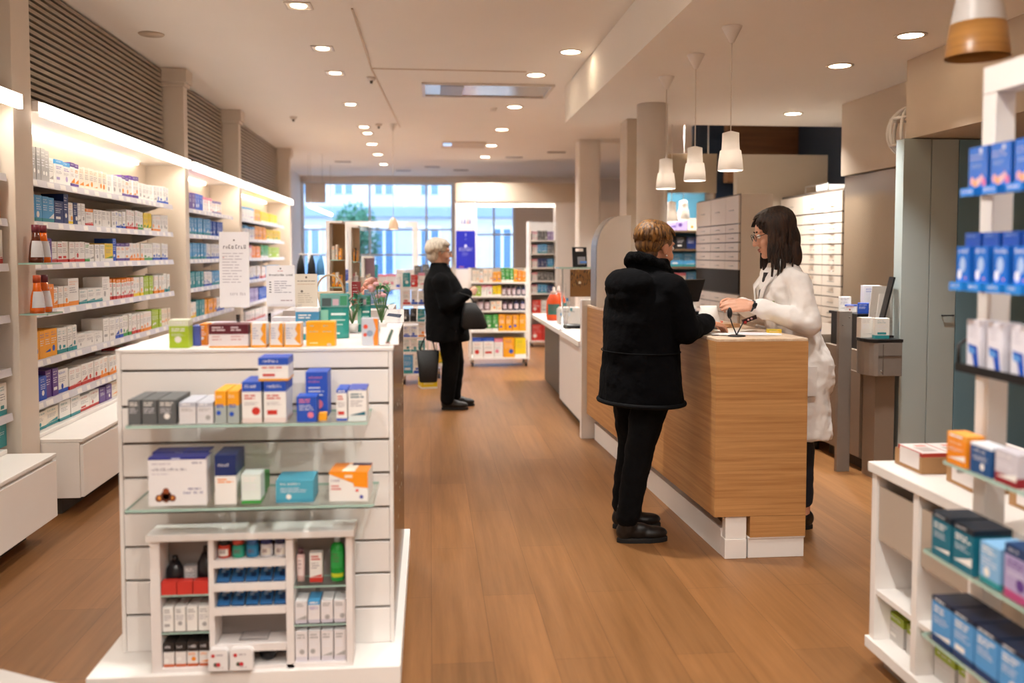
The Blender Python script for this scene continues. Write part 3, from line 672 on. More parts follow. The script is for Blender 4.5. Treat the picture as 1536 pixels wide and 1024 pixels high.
# third column
bottle('bottle', 'slim pale pink tube at the left of the top right rack shelf', (C3[0] + .016, RY + .05, rz_(879) + .0008), [(.001, 0), (.012, .001), (.013, .03), (.013, .085), (.009, .09)], '#e6c3bf', [(.009, .0905), (.009, .108), (.001, .1085)], '#5b3038', (.02, .08), '#f0dedb', sq=.8)
carton(.04, .03, .095, 'wr', (C3[0] + .066, RY + .05, rz_(879) + .0008), 0, 'white carton with red lettering beside the pink tube in the rack', None, R)
bottle('bottle', 'tall bright green bottle with yellow base band in the wooden rack', (C3[1] - .03, RY + .05, rz_(879) + .0008), [(.001, 0), (.0215, .001), (.0225, .006), (.0225, .1), (.019, .116), (.01, .126)], '#1f9a3c', [(.01, .1265), (.01, .143), (.006, .147), (.001, .1475)], '#b9c9d6', (.045, .1), '#2aa24a')
mb = MB(); mb.grid([[(.0232*math.cos(a), .0232*math.sin(a), z) for a in [-2.6 + .2*k for k in range(11)]] for z in (.016, .028)], '#c9d22a', closed=False)
for o in [o for o in bpy.data.objects if o.get('label', '').startswith('tall bright green')]: mb.build('band', M_print, o, world=False)
# rounded white boxes in front, dark object beside
for k, (a, b) in enumerate(((314, 343), (346, 380))):
    Y = 2.853; x0, x1 = rx_(a), rx_(b); w = x1 - x0; h = .068; rr = .012
    poly = [(-w/2, 0), (w/2, 0), (w/2, h - rr), (w/2 - rr*.3, h - rr*.3), (w/2 - rr, h), (-w/2 + rr, h), (-w/2 + rr*.3, h - rr*.3), (-w/2, h - rr)]
    mb = MB(); mb.grid([[(x, y, z) for x, z in poly] for y in (.0, -.028)][::-1], '#ece8e6', sm=False)
    mb.disc(-w*.25, h*.72, .006, -.0286, '#cc2b2b'); mb.words(-w*.1, w*.35, h*.66, h*.78, 1, -.0286, '#b8aeb2', R); mb.disc(-w*.12, h*.3, .007, -.0286, '#4f5a4a'); mb.disc(.001, h*.3, .007, -.0287, '#c4333f'); mb.words(-.005, w*.3, .006, .012, 1, -.0286, '#c9c0c2', R)
    one('carton', mb, M_print, '%s rounded white box with red dot standing before the wooden rack' % ('left', 'right')[k], 'box', ((x0+x1)/2, 2.884 - .021 , RB + .0126), 0)
mb = MB().ell((0, 0, .018), (.028, .03, .018)).ell((.018, -.01, .03), (.014, .016, .014)).ell((-.02, .004, .03), (.012, .016, .016))
one('sponge_pouch', mb, mat('dark_pouch', '#1a1c22', .45, var=.3, scale=40, bump=.3), 'small dark crumpled pouch right of the two rounded white boxes', 'pouch', (rx_(397), RY + .05, RB + .0125))

# ---------------------------------------------------------------- things on top of the display
T = GZ
def tbox(p0, p1, yt, Yf, d, st, label, **kw): return gbox(p0, p1, yt, Yf, T, d, st, label, **kw)
tbox(253, 283, 480, 3.05, .055, 'li', 'lime green carton with pale top at the left on the white display', base='#a9c42a', top='#dfe3c8', tf=.22)
tbox(287, 300, 489, 3.12, .07, 'bu', 'small blue carton behind the lime green one on the display', base='#4652a0', text=False)
tbox(299, 311, 486, 3.14, .07, 'ora', 'narrow orange carton left of the maroon carton on the display')
x0, x1 = gx(313, 3.045), gx(372, 3.045); w = x1 - x0; h = atY(340, 487, 3.045).z - T
mb = carton_mesh(w, .10, h, 'wr', R, text=False, top='#5e1422', bot='#f0a028', base='#ece3e2', tf=.42, bf=.08)
for s in (-1, 1): mb.words(s*w*.24 - w*.18, s*w*.24 + w*.16, h*.68, h*.9, 2, -.0506, '#e6d3d6', R, .5); mb.words(s*w*.24 - w*.18, s*w*.24 + w*.16, h*.25, h*.5, 2, -.0506, '#c98a8a', R, .3)
one('carton', mb, M_print, 'wide maroon and white double carton at the front of the display top', 'box', ((x0+x1)/2, 3.096, T + .0008))
for k, (a, b) in enumerate(((376, 399), (404, 424), (426, 451))):
    x0, x1 = gx(a, 3.045), gx(b, 3.045); w = x1 - x0; h = atY(a, 485, 3.045).z - T
    mb = carton_mesh(w, .06, h, 'wo', R, text=False, base='#ece6e2', bot='#f0a028', bf=.1); y = -.0306
    mb.face([(w*.5, y, h*.1), (w*.5, y, h), (w*.3, y, h), (w*.16, y, h*.75), (w*.3, y, h*.55), (w*.12, y, h*.35), (w*.3, y, h*.2)], '#f2a024'); mb.words(-w*.4, w*.05, h*.3, h*.8, 5, y, '#9aa0bb', R, .3); mb.rect(-w/2, h*.1, -w*.42, h, y, '#f2b050')
    one('carton', mb, M_print, '%s of three white and orange cartons at the front of the display top' % ('left', 'middle', 'right')[k], 'box', ((x0+x1)/2, 3.076, T + .0008), 0, 'white and orange cartons')
x0, x1 = gx(459, 3.07), gx(502, 3.07); w = x1 - x0; h = atY(480, 483, 3.07).z - T
mb = carton_mesh(w, .06, h, 'am', R, text=False, base='#f5a80c'); y = -.0306
for u in (-.36, .1):
    mb.words(w*u, w*(u + .16), h*.78, h*.86, 1, y, '#b9bba0', R, .5, 0); mb.words(w*(u - .02), w*(u + .28), h*.55, h*.62, 1, y, '#b8b49a', R, .5, 0)
mb.words(-w*.36, -w*.1, h*.1, h*.15, 1, y, '#fff0c8', R, .6, 0); mb.disc(w*.3, h*.06, w*.08, y, '#c9bcaa', rz=h*.06)
one('carton', mb, M_print, 'plain bright yellow carton at the front of the display top', 'box', ((x0+x1)/2, 3.1, T + .0008))
tbox(443, 479, 462, 3.3, .06, 'bl', 'blue carton with white crest standing behind the yellow carton', base='#3c84ad', top='#e6e6ea', tf=.12)
def pouch(p0, p1, yt, Yf, label, st):
    x0, x1 = gx(p0, Yf), gx(p1, Yf); w = x1 - x0; h = atY((p0+p1)/2, yt, Yf).z - T
    mb = MB(); rings = []
    for k in range(9):
        t = k/8; th = .028*(1 - t)**.7 + .002; rings.append([(w/2*cx, th*sy_, h*t) for cx, sy_ in ((-1, 0), (-.92, -.8), (-.5, -1), (0, -1.05), (.5, -1), (.92, -.8), (1, 0), (.9, .8), (0, 1), (-.9, .8))])
    mb.grid(rings, '#2f8f86')
    yf = lambda t: -(.028*(1 - t)**.7 + .004)*1.12
    def q(u0, u1, t0, t1, c): mb.face([(w*u0, yf(t0) - .001, h*t0), (w*u1, yf(t0) - .001, h*t0), (w*u1, yf(t1) - .001, h*t1), (w*u0, yf(t1) - .001, h*t1)], c)
    q(-.47, .47, .7, .98, '#5f8f8a'); q(-.42, -.1, .72, .9, '#3b4a4a'); q(-.05, .15, .74, .88, '#b59aa2'); q(.2, .44, .74, .95, '#2f7f5a')
    q(-.47, -.2, .2, .64, '#7fb8a0'); q(-.1, .4, .52, .57, '#cfe6e2'); q(-.12, .38, .4, .43, '#9fd0c8'); q(-.12, .3, .3, .33, '#9fd0c8'); q(-.1, .2, .1, .14, '#bfe0da')
    return one('pouch', mb, M_gloss, label, 'pouch', ((x0+x1)/2, Yf + .03, T + .0008))
pouch(479, 523, 441, 3.34, 'large teal stand-up pouch behind the yellow carton on the display', 0)
pouch(536, 556, 443, 3.62, 'narrow teal pouch inside the clear case on the display', 0)
x0, x1 = gx(542, 3.07), gx(567, 3.07); w = x1 - x0; h = atY(555, 478, 3.07).z - T
mb = carton_mesh(w, .05, h, 'ww', R, text=False, base='#c9cdd6', tf=.1); y = -.0256
mb.face([(w*.5, y, 0), (w*.5, y, h), (w*.2, y, h), (w*.38, y, h*.6), (w*.2, y, h*.3), (w*.25, y, 0)], '#f08a2a'); mb.disc(-w*.25, h*.7, w*.14, y, '#dd4a35'); mb.disc(-w*.28, h*.4, w*.12, y, '#d9533f'); mb.disc(0, h*.45, w*.2, y - .0002, '#8fa3bd')
one('carton', mb, M_print, 'pale grey carton with orange edge at the right of the display top', 'box', ((x0+x1)/2, 3.1, T + .0008))
# tilted sign plate with dark green leaf, second plate behind it
def plate(p0, p1, yt, Yf, label, motif, tilt=.35):
    x0, x1 = gx(p0, Yf), gx(p1, Yf); w = x1 - x0; h = .062
    t = thing('sign_holder', label, 'sign', ((x0+x1)/2, Yf, T + .0008))
    c, s = math.cos(tilt), math.sin(tilt); P = lambda u, v, o=0: (u*w, v*h*s - o*c, v*h*c + o*s + .003)
    mb = MB(); mb.grid([[P(-.5, 0), P(.5, 0), P(.5, 1), P(-.5, 1)], [P(-.5, 0, .003), P(.5, 0, .003), P(.5, 1, .003), P(-.5, 1, .003)]], '#eeeae6', sm=False)
    if motif: mb.face([P(-.2, .1, .0036), P(.0, .12, .0036), P(.22, .8, .0036), P(.1, .9, .0036), P(-.05, .55, .0036)], '#39503c'); mb.face([P(-.22, .06, .0037), P(.05, .06, .0037), P(.0, .16, .0037), P(-.2, .16, .0037)], '#7a4638')
    else: mb.face([P(-.4, .5, .0036), P(.3, .35, .0036), P(.4, .6, .0036), P(-.3, .7, .0036)], '#2a3a52')
    mb.build('card', M_print, t, world=False)
    MB().box(-w/2, 0, 0, w/2, .045, .0028).build('foot', M_acryl, t, world=False)
plate(570, 598, 492, 3.06, 'white tilted card with dark green leaf at the right front corner of the display', True)
plate(577, 606, 482, 4.05, 'white tilted card with dark mark near the back right corner of the display', False)
# posters in clear stands
def poster(p0, p1, yt, yb, Y, label, kind, paper='#efecee'):
    a = atY(p0, yb, Y); b = atY(p1, yt, Y); w = b.x - a.x; h = b.z - a.z; z0 = a.z - T
    t = thing('poster_stand', label, 'sign', ((a.x+b.x)/2, Y, T + .0008))
    mb = MB().box(-w/2, 0, z0, w/2, .0015, z0 + h, paper); y = -.0005
    ink = '#8d8792'; Z = lambda v: z0 + h*v
    if kind == 0:
        mb.disc(0, Z(.89), w*.03, y, '#555'); mb.words(-w*.36, w*.36, Z(.76), Z(.83), 1, y, '#6d6670', R, .75, .0)
        mb.words(-w*.4, w*.4, Z(.30), Z(.72), 11, y, '#c3bdc4', R, .28, .5); mb.disc(-w*.36, Z(.66), w*.02, y, '#c76a6a'); mb.words(-w*.15, w*.38, Z(.15), Z(.2), 1, y, '#b9b2b8', R, .8, 0)
    elif kind == 1:
        mb.disc(0, Z(.92), w*.03, y, '#666'); mb.words(-w*.1, w*.1, Z(.84), Z(.87), 1, y, '#c98a8a', R); mb.words(-w*.4, w*.4, Z(.73), Z(.79), 1, y, '#55505c', R, .8, 0)
        mb.words(-w*.22, w*.4, Z(.3), Z(.62), 6, y, '#9a95a5', R, .3, .6)
        for k in range(5): mb.rect(-w*.4, Z(.58 - .06*k), -w*.33, Z(.605 - .06*k), y, '#555')
        mb.words(w*.0, w*.4, Z(.12), Z(.16), 1, y, '#b09aa0', R, .6, 0)
    else:
        mb.disc(0, Z(.9), w*.05, y, '#6d655c'); mb.words(-w*.4, w*.4, Z(.76), Z(.8), 1, y, '#8a8178', R, .6, 0); mb.words(-w*.4, w*.4, Z(.68), Z(.7), 1, y, '#b8895f', R, .6, 0)
        mb.disc(-w*.2, Z(.48), w*.06, y, '#7a7066'); mb.words(-w*.38, w*.35, Z(.1), Z(.42), 5, y, '#b3a695', R, .25, .6)
    mb.build('poster', M_print, t, world=False)
    MB().box(-w/2, .002, .0022, w/2, .004, z0 + h).build('back_sheet', M_acryl, t, world=False)
    MB().box(-w/2, -.03, 0, w/2, .05, .002).build('foot', M_acryl, t, world=False)
poster(330, 373, 348, 461, 3.55, 'tallest white poster with script heading in a clear stand', 0)
poster(400, 442, 398, 460, 3.65, 'smaller white notice with bold heading, right of the tall poster', 1)
poster(443, 476, 411, 461, 3.85, 'cream notice in a clear stand, right of the two white posters', 2, '#ddd2c2')
# clear trays behind the cartons
for k, (p0, p1, yt, Y) in enumerate(((311, 352, 466, 3.32), (354, 400, 472, 3.42), (402, 448, 458, 3.5))):
    a = gx(p0, Y); b = gx(p1, Y); h = atY(p0, yt, Y).z - T; w = b - a
    mb = MB().box(-w/2, -.05, 0, w/2, .05, .003).box(-w/2, -.05, .003, w/2, -.047, h).box(-w/2, .047, .003, w/2, .05, h).box(-w/2, -.047, .003, -w/2 + .003, .047, h).box(w/2 - .003, -.047, .003, w/2, .047, h)
    one('clear_tray', mb, M_acryl, ('clear acrylic tray behind the orange and maroon cartons', 'clear acrylic tray below the tall poster, middle of three', 'clear acrylic tray under the bold white notice')[k], 'tray', ((a+b)/2, Y + .05, T + .0008))
    sl = MB().box(-w*.4, -.035, 0, w*.4, .035, h*.55, ('#d7d3dc', '#e6dfe2', '#e9e4e6')[k]); sl.words(-w*.35, w*.35, h*.15, h*.45, 3, -.0356, '#b9a7b2', R)
    one('leaflet_stack', sl, M_print, ('pale leaflets inside the left clear tray', 'pale leaflets inside the middle clear tray', 'pale leaflets inside the right clear tray')[k], 'leaflets', ((a+b)/2, Y + .05, T + .0042))
# clear case with plants and flowers
a, b = gx(524, 3.5), gx(598, 3.5); H_ = .215; cx = (a+b)/2
t = thing('clear_case', 'clear open display case holding plants and pouches on the display', 'case', (cx, 3.65, T + .0008))
w = b - a
MB().box(-w/2, -.16, 0, w/2, .16, .004).build('case_floor', M_acryl, t, world=False)
for x in (-w/2, w/2 - .004): MB().box(x, -.16, .0045, x + .004, .16, H_).build('pane', M_acryl, t, world=False)
MB().box(-w/2 + .0045, .156, .0045, w/2 - .0045, .16, H_).build('pane', M_acryl, t, world=False)
MB().box(-w/2 + .0045, -.16, H_ - .004, w/2 - .0045, .155, H_).build('pane', M_acryl, t, world=False)
def plant(loc, h, nleaf, lc, label, fl=None, rad=.05):
    t = thing('plant', label, 'plant', loc)
    MB().lathe([(.018, 0), (.024, .03), (.022, .031), (.001, .0315)], n=14).build('pot', mat('plant_pot', '#e3ded8', .5), t, world=False)
    st = MB(); lf = MB(); fm = MB()
    for k in range(nleaf):
        a_ = R.uniform(0, 2*PI); rr = rad*R.uniform(.4, 1); zt = h*R.uniform(.5, 1)
        p1 = Vector((rr*math.cos(a_), rr*math.sin(a_), zt)); st.tube([(0, 0, .03), p1*.55 + Vector((0, 0, .02)), p1], [.0022, .0018, .001], 5)
        d = Vector((math.cos(a_), math.sin(a_), R.uniform(-.2, .6))).normalized(); s = d.cross(Vector((0, 0, 1))).normalized()*.011; L_ = .034
        lf.face([p1, p1 + d*L_*.5 + s, p1 + d*L_, p1 + d*L_*.5 - s]); lf.face([p1 + Vector((0, 0, -.02)), p1 - d*L_*.4 + s, p1 - d*L_*.7 + Vector((0, 0, .01)), p1 - d*L_*.4 - s])
        if fl and k % 2 == 0: fm.ell(p1 + Vector((0, 0, .012)), (.013, .013, .009), n=8, m=5)
    st.build('stem', mat('plant_stem', '#567a44', .6), t, world=False); lf.build('leaves', mat('leaf_' + lc.strip('#'), lc, .5, var=.3, scale=30), t, world=False)
    if fl: fm.build('flowers', mat('petal', fl, .5, var=.1), t, world=False)
plant((gx(530, 3.62), 3.58, T + .0055), .17, 14, '#2f7f5e', 'potted leafy plant at the left inside the clear case', None, .04)
plant((gx(573, 3.66), 3.62, T + .0055), .18, 16, '#4f8a58', 'potted plant with pink flowers inside the clear case', '#d9a3a8', .045)
# ================================================================ MIDDLE AND FAR PART OF THE SHOP
def shelf_rack(label, x0, x1, y0, y1, zs, ztop, frame=M_white, rot=0, name='display_shelf', wheels=True, back=False, solid=False):
    t = thing(name, label, 'shelf', ((x0+x1)/2, (y0+y1)/2, 0))
    zb = .09 if wheels else .0
    fr = MB(); r = .012
    for x in (x0, x1 - 2*r):
        for y in (y0, y1 - 2*r): fr.box(x, y, zb, x + 2*r, y + 2*r, ztop)
    split(fr, 'post', frame, t)
    for z in zs:
        s = MB().box(x0 + 2*r + .001, y0 + .002, z - .02, x1 - 2*r - .001, y1 - .002, z).build('shelf', frame, t)
    if wheels:
        for x in (x0 + .04, x1 - .04):
            for y in (y0 + .04, y1 - .04): MB().box(x - .02, y - .02, .055, x + .02, y + .02, .089).build('caster_fork', M_metal, t); 
        for x in (x0 + .04, x1 - .04):
            for y in (y0 + .04, y1 - .04):
                mb = MB(); mb.grid([[(x + s*.012, y + .027*math.cos(a), .027 + .027*math.sin(a)) for a in [2*PI*k/14 for k in range(14)]] for s in (-1, 1)]); mb.build('caster', M_black, t)
    if back: MB().box(x0 + 2*r + .001, y1 - .012, zb + .02, x1 - 2*r - .001, y1 - .004, ztop).build('back_panel', back, t)
    if solid:
        for x in (x0 - .012, x1): MB().box(x, y0, zb, x + .012, y1, ztop).build('side_panel', frame, t)
    return t
def fill(x0, x1, yf, z, segs, where, cat='box', lab='left'):
    x = x0; n = 0; tot = sum(c*(w + .006) for c, w, h, s in segs); k = (x1 - x0)/tot
    for cnt, w, h, st in segs:
        for _ in range(cnt):
            n += 1; ww = w*k
            if st[0] == '!':      # round tub
                c1, c2 = st[1:].split('/')
                bottle('tub', 'dark capped tub, %s from left on %s' % (ordn(n), where), (x + ww/2, yf + ww/2 + .01, z + .0008), [(.001, 0), (ww*.46, .002), (ww*.46, h*.72), (ww*.4, h*.78)], c2, [(ww*.42, h*.785), (ww*.42, h), (.001, h + .001)], c1, (h*.15, h*.6), '#d9cbd0', cat='tub')
            else:
                carton(ww - .002, .1, h*R.uniform(.96, 1.03), st, (x + ww/2, yf + .056, z + .0008), 0, '%s, %s from left on %s' % (ST[st][4], ordn(n), where), 'packs on ' + where.split(' of ')[-1], kind='product_pack')
            x += ww + .006*k
# ---- wheeled promotion shelf below the blue banner
PX0, PX1, PYF, PYB = .50, 1.27, 11.45, 11.85
PZ = [.21, .54, .87, 1.10, 1.32][0:]
pz = lambda y: CAMH - (y - 380)*PYF/1350
PZ = [pz(537), pz(497), pz(466), pz(444), pz(423)]
M_shelfgrey = mat('shelf_underside', '#9b948c', .5)  # even grey, used on the promotion shelf's back panel
shelf_rack('white wheeled promotion shelf full of green, yellow and white packs', PX0, PX1, PYF, PYB, PZ, pz(402), back=M_shelfgrey)
PF = PYF + .015
fill(PX0 + .04, PX1 - .04, PF, PZ[4], [(2,.06,.15,'cr'),(1,.06,.12,'wo'),(2,.08,.16,'cr'),(2,.07,.13,'am'),(3,.07,.175,'gg'),(1,.07,.16,'am'),(2,.07,.14,'ora')], 'the top tier of the promotion shelf')
fill(PX0 + .04, PX1 - .04, PF, PZ[3], [(2,.07,.12,'li'),(2,.09,.14,'pk'),(2,.07,.13,'ye'),(3,.08,.13,'!1f1c22/8c6f78'.replace('!1f1c22/8c6f78', '!#1f1c22/#8c6f78')),(2,.08,.13,'!#1b2036/#39415f')], 'the second tier of the promotion shelf')
fill(PX0 + .04, PX1 - .04, PF, PZ[2], [(1,.07,.12,'!#211c20/#6a4b55'),(2,.09,.14,'!#211c20/#a48a90'),(2,.08,.12,'cr'),(2,.08,.13,'!#28202a/#5c4450'),(2,.09,.14,'!#1c1d33/#2f315a')], 'the third tier of the promotion shelf')
fill(PX0 + .04, PX1 - .04, PF, PZ[1], [(4,.08,.21,'gg'),(4,.085,.21,'am')], 'the fourth tier of the promotion shelf')
fill(PX0 + .04, PX1 - .04, PF, PZ[0], [(2,.16,.25,'wB'),(1,.13,.24,'pk'),(1,.17,.26,'am'),(1,.17,.25,'ye')], 'the bottom tier of the promotion shelf')
# ---- white shelf with dark cartons seen through the opening
x0, x1, Y = 1.53, 1.95, 13.8
wz = lambda y: CAMH - (y - 380)*Y/1350
zs = [wz(y) for y in (512, 470, 440, 421, 401, 380, 360)]
shelf_rack('tall white shelf with rows of small packs right of the promotion shelf', x0, x1, Y, Y + .35, zs, wz(332), wheels=True, back=M_white, solid=True)
for k, z in enumerate(zs):
    if k == 0: fill(x0 + .04, x1 - .04, Y + .01, z, [(2,.18,.25,'rd')], 'bottom board, tall white shelf')
    elif k == 1: fill(x0 + .04, x1 - .04, Y + .01, z, [(1,.15,.2,'rd'),(2,.1,.2,'ww')], 'sixth board, tall white shelf')
    else: fill(x0 + .04, x1 - .04, Y + .01, z, [(2,.05,.13,'pk'),(3,.06,.14,['bl','dg','nv','bl','dg'][k-2]),(2,.06,.13,['nv','dg','bl','dg','lc'][k-2])], '%s board, tall white shelf' % ordn(7 - k))
# ---- signs on the pier: white sign with figures, blue banner
t = thing('wall_sign', 'small white sign with blue figures above the blue banner', 'sign', (.56, PY - .02, 1.7))
a, b = atY(684, 345, 15.2), atY(713, 312, 15.2); w = b.x - a.x; h = b.z - a.z
mb = MB().box(a.x, 15.2, a.z, b.x, 15.212, b.z, '#f3efee')
for u, c in ((.3, '#8fa0cf'), (.45, '#3f63c0'), (.6, '#c47a94'), (.72, '#3a4fa8')): mb.face([(a.x + w*(u - .05), 15.199, a.z + h*.28), (a.x + w*(u + .05), 15.199, a.z + h*.28), (a.x + w*(u + .03), 15.199, a.z + h*.5), (a.x + w*u, 15.199, a.z + h*.58)], c)
for u in (.14, .84): mb.rect(a.x + w*u, a.z + h*.06, a.x + w*(u + .05), a.z + h*.1, 15.199, '#8b8f9a')
mb.build('panel', M_print, t)
rod = MB()
for x in (a.x + .03, b.x - .03): rod.tube([(x, 15.206, b.z), (x, 15.206, 2.345)], .004, 6)
split(rod, 'hanger', M_metal, t)
a, b = atY(684, 403, 15.2), atY(713, 346, 15.2); w = b.x - a.x; h = b.z - a.z
mb = MB().box(a.x, 15.2, a.z, b.x, 15.212, b.z, '#1c28b8'); y = 15.199; cx = (a.x+b.x)/2
mb.rect(cx - w*.02, a.z + h*.86, cx + w*.02, a.z + h*.93, y, '#c9cdf2'); mb.disc(cx, a.z + h*.78, w*.03, y, '#8f98e6'); mb.disc(cx, a.z + h*.6, w*.07, y, '#dfe2fb')
mb.words(cx - w*.34, cx + w*.36, a.z + h*.46, a.z + h*.56, 2, y, '#dfe2fb', R, .7, 0); mb.words(cx - w*.18, cx + w*.2, a.z + h*.33, a.z + h*.44, 3, y, '#aab1f0', R, .5, .3); mb.rect(a.x + w*.15, a.z + h*.04, a.x + w*.4, a.z + h*.06, y, '#d98ab8')
for x_ in (a.x + .04, b.x - .04): mb.box(x_ - .004, 15.203, b.z, x_ + .004, 15.209, b.z + .012, '#999999')
one('banner', mb, M_print, 'royal blue hanging banner with white lettering beside the grey-haired woman', 'banner')
# ---- white wire shelf on wheels left of the grey-haired woman
x0, x1, Y = -.33, -.02, 9.95
wz = lambda y: CAMH - (y - 380)*Y/1350
zs = [wz(y) for y in (560, 527, 505, 482, 456, 430)]
shelf_rack('narrow white wheeled shelf behind the display, left of the grey-haired woman', x0, x1, Y, Y + .4, zs, wz(415))
for k, z in enumerate(zs): fill(x0 + .03, x1 - .03, Y + .01, z, [[(1,.1,.2,'bl'),(1,.12,.2,'wb')],[(2,.07,.14,'wt'),(1,.07,.12,'te')],[(2,.07,.12,'wb'),(1,.07,.14,'wo')],[(2,.06,.14,'bk'),(1,.07,.14,'te')],[(1,.07,.16,'wr'),(2,.06,.15,'wb')],[(1,.08,.16,'te'),(1,.07,.13,'rd'),(1,.07,.15,'pk')]][k], '%s board, narrow wheeled shelf' % ordn(6 - k))
x0, x1, Y = .06, .30, 10.4
zs = [CAMH - (y - 380)*Y/1350 for y in (548, 510, 478, 446, 420)]
shelf_rack('narrow white shelf half hidden behind the grey-haired woman', x0, x1, Y, Y + .35, zs, 1.32)
for k, z in enumerate(zs): fill(x0 + .03, x1 - .03, Y + .01, z, [(2,.08,.15,['ye','wb','ora','am','cr'][k])], '%s board, shelf behind the woman' % ordn(5 - k))
carton(.17, .2, .10, 'ye', (-.07 + .04, 9.75, .0008), .2, 'yellow pack lying on the floor behind the grey-haired woman', None, R, base='#e0c21a')
# ---- low product tables with goods before the big window
def table(x0, x1, y0, y1, z, label):
    t = thing('display_table', label, 'table', ((x0+x1)/2, (y0+y1)/2, 0))
    MB().box(x0, y0, z - .03, x1, y1, z).build('table_top', M_white, t, bevel=.003)
    for x in (x0 + .03, x1 - .03):
        for y in (y0 + .03, y1 - .03): MB().box(x - .02, y - .02, 0, x + .02, y + .02, z - .0305).build('leg', M_white, t)
    MB().box(x0 + .02, y0 + .02, z*.5 - .02, x1 - .02, y1 - .02, z*.5).build('lower_shelf', M_white, t)
    return z
def goods(x0, x1, Y, z, segs, where): fill(x0, x1, Y, z, segs, where)
z = table(-1.0, -.45, 8.6, 9.2, 1.04, 'white table with packs between the display and the window, nearer one')
goods(-.96, -.5, 8.63, z, [(1,.13,.16,'bu'),(2,.14,.13,'bl'),(2,.13,.19,'cr'),(1,.14,.12,'wb'),(1,.1,.18,'rd')], 'the nearer white table')
z = table(-1.2, .05, 12.0, 12.6, 1.0, 'white table with packs close to the window, farther one')
goods(-1.15, 0, 12.03, z, [(2,.15,.24,'bu'),(2,.16,.3,'te'),(2,.16,.17,'pk'),(2,.16,.24,'wb'),(2,.14,.3,'dg')], 'the farther white table')
for k, x in enumerate((-.72, -.60)):
    mb = MB()
    for j in range(9):
        a_ = -1.1 + .275*j; mb.face([(0, .01*j, 0), (.17*math.sin(a_ - .14), .01*j, .17*math.cos(a_ - .14)), (.17*math.sin(a_ + .14), .01*j + .004, .17*math.cos(a_ + .14))], '#efe3d2'); mb.face([(0, .01*j + .006, 0), (.17*math.sin(a_ + .14), .01*j + .008, .17*math.cos(a_ + .14)), (.17*math.sin(a_ - .14), .01*j + .006, .17*math.cos(a_ - .14))], '#d9c6ae')
    one('paper_fan', mb, M_print, ('cream folded paper fan on the nearer white table', 'second cream paper fan right beside the first')[k], 'fan', (x, 8.86 + .14*k, 1.0408))
# ---- slim display towers
M_gold = mat('gold_board', '#a58a63', .5, var=.2, scale=5)
def tower(px0, px1, yt, Y, label, boards, back, d=.28, tag_='gold tower'):
    a = atY(px0, yt, Y); b = atY(px1, yt, Y); x0, x1, zt = a.x, b.x, a.z
    t = thing('display_tower', label, 'display', ((x0+x1)/2, Y + d/2, 0))
    MB().box(x0, Y, 0, x1, Y + d, .1).build('base', M_white, t); MB().box(x0, Y + d - .012, .1005, x1, Y + d, zt).build('back_panel', back, t)
    MB().box(x0 - .03, Y, .1005, x0 - .001, Y + d, zt).build('side_panel', M_white, t)
    MB().box(x0, Y, zt - .02, x1, Y + d - .013, zt).build('cap', M_white, t)
    for k in range(boards):
        z = .45 + (zt - .55)*(k)/(boards); MB().box(x0 + .001, Y + .01, z - .008, x1 - .001, Y + d - .013, z, mi=0, edge=1).build('glass_shelf', [M_glass, M_gedge], t)
        if z > 1.0: fill(x0 + .01, x1 - .01, Y + .05, z, [(1,.06,.12,R.choice(['cr','am','pk'])),(1,.05,.13,R.choice(['bk','wo','cr'])),(1,.06,.1,R.choice(['cr','ww','am']))], 'board %s of the %s' % (ordn(k + 1).replace('first','one').replace('second','two').replace('third','three').replace('fourth','four').replace('fifth','five'), tag_))
tower(494, 513, 331, 7.9, 'white display tower with gold back, glass boards and small packs', 5, M_gold)
tower(527, 537, 338, 8.4, 'slimmer display tower with cream packs, second from the left', 5, mat('pale_board', '#c9b9a0', .5), .2, 'slim tower')
tower(546, 560, 384, 9.3, 'lilac backed display tower with packs, third from the left', 4, mat('lilac_board', '#b9a3bd', .5, var=.2), .2, 'lilac tower')
# white portal of the entrance door by the window
t = thing('door_portal', 'white freestanding portal frame in front of the big window', 'door frame', (-1.05, 16.6, 0))
a = atY(514, 332, 16.6); b = atY(627, 332, 16.6)
MB().box(a.x, 16.55, 0, a.x + .09, 16.65, a.z).build('post', M_white, t); MB().box(b.x - .1, 16.55, 0, b.x, 16.65, a.z).build('post', M_white, t)
MB().box(a.x + .0905, 16.55, a.z - .1, b.x - .1005, 16.65, a.z).build('head', M_white, t)
MB().box(a.x + .0905, 16.59, .02, b.x - .1005, 16.602, a.z - .101).build('pane', M_pane, t)
# grey screen hanging at the upper left of the window, slanted glowing tube below imitating a reflected light strip
a, b = atY(458, 304, 14.8), atY(488, 274, 14.8)
t = thing('hanging_screen', 'blank grey panel hanging by the ceiling at the window\'s upper left', 'panel', ((a.x+b.x)/2, 14.8, a.z))
MB().box(a.x, 14.8, a.z, b.x, 14.83, b.z).build('panel', mat('grey_panel', '#a59c98', .5), t)
r_ = MB()
for x in (a.x + .05, b.x - .05): r_.tube([(x, 14.815, b.z), (x, 14.815, HC - .002)], .004, 6)
split(r_, 'hanger', M_metal, t)
t = thing('strip_reflection', 'slanting glowing tube imitating a light strip reflected in glass, below the blank grey panel', 'lamp', (-1.9, 15.5, 2.0))
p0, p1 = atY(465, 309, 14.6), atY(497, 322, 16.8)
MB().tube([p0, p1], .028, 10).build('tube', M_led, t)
split(MB().tube([p0 + Vector((0, .1, .028)), (p0.x, p0.y + .1, HC - .002)], .004, 6).tube([p1 + Vector((0, -.1, .028)), (p1.x, p1.y - .1, HC - .002)], .004, 6), 'hanger', M_metal, t)
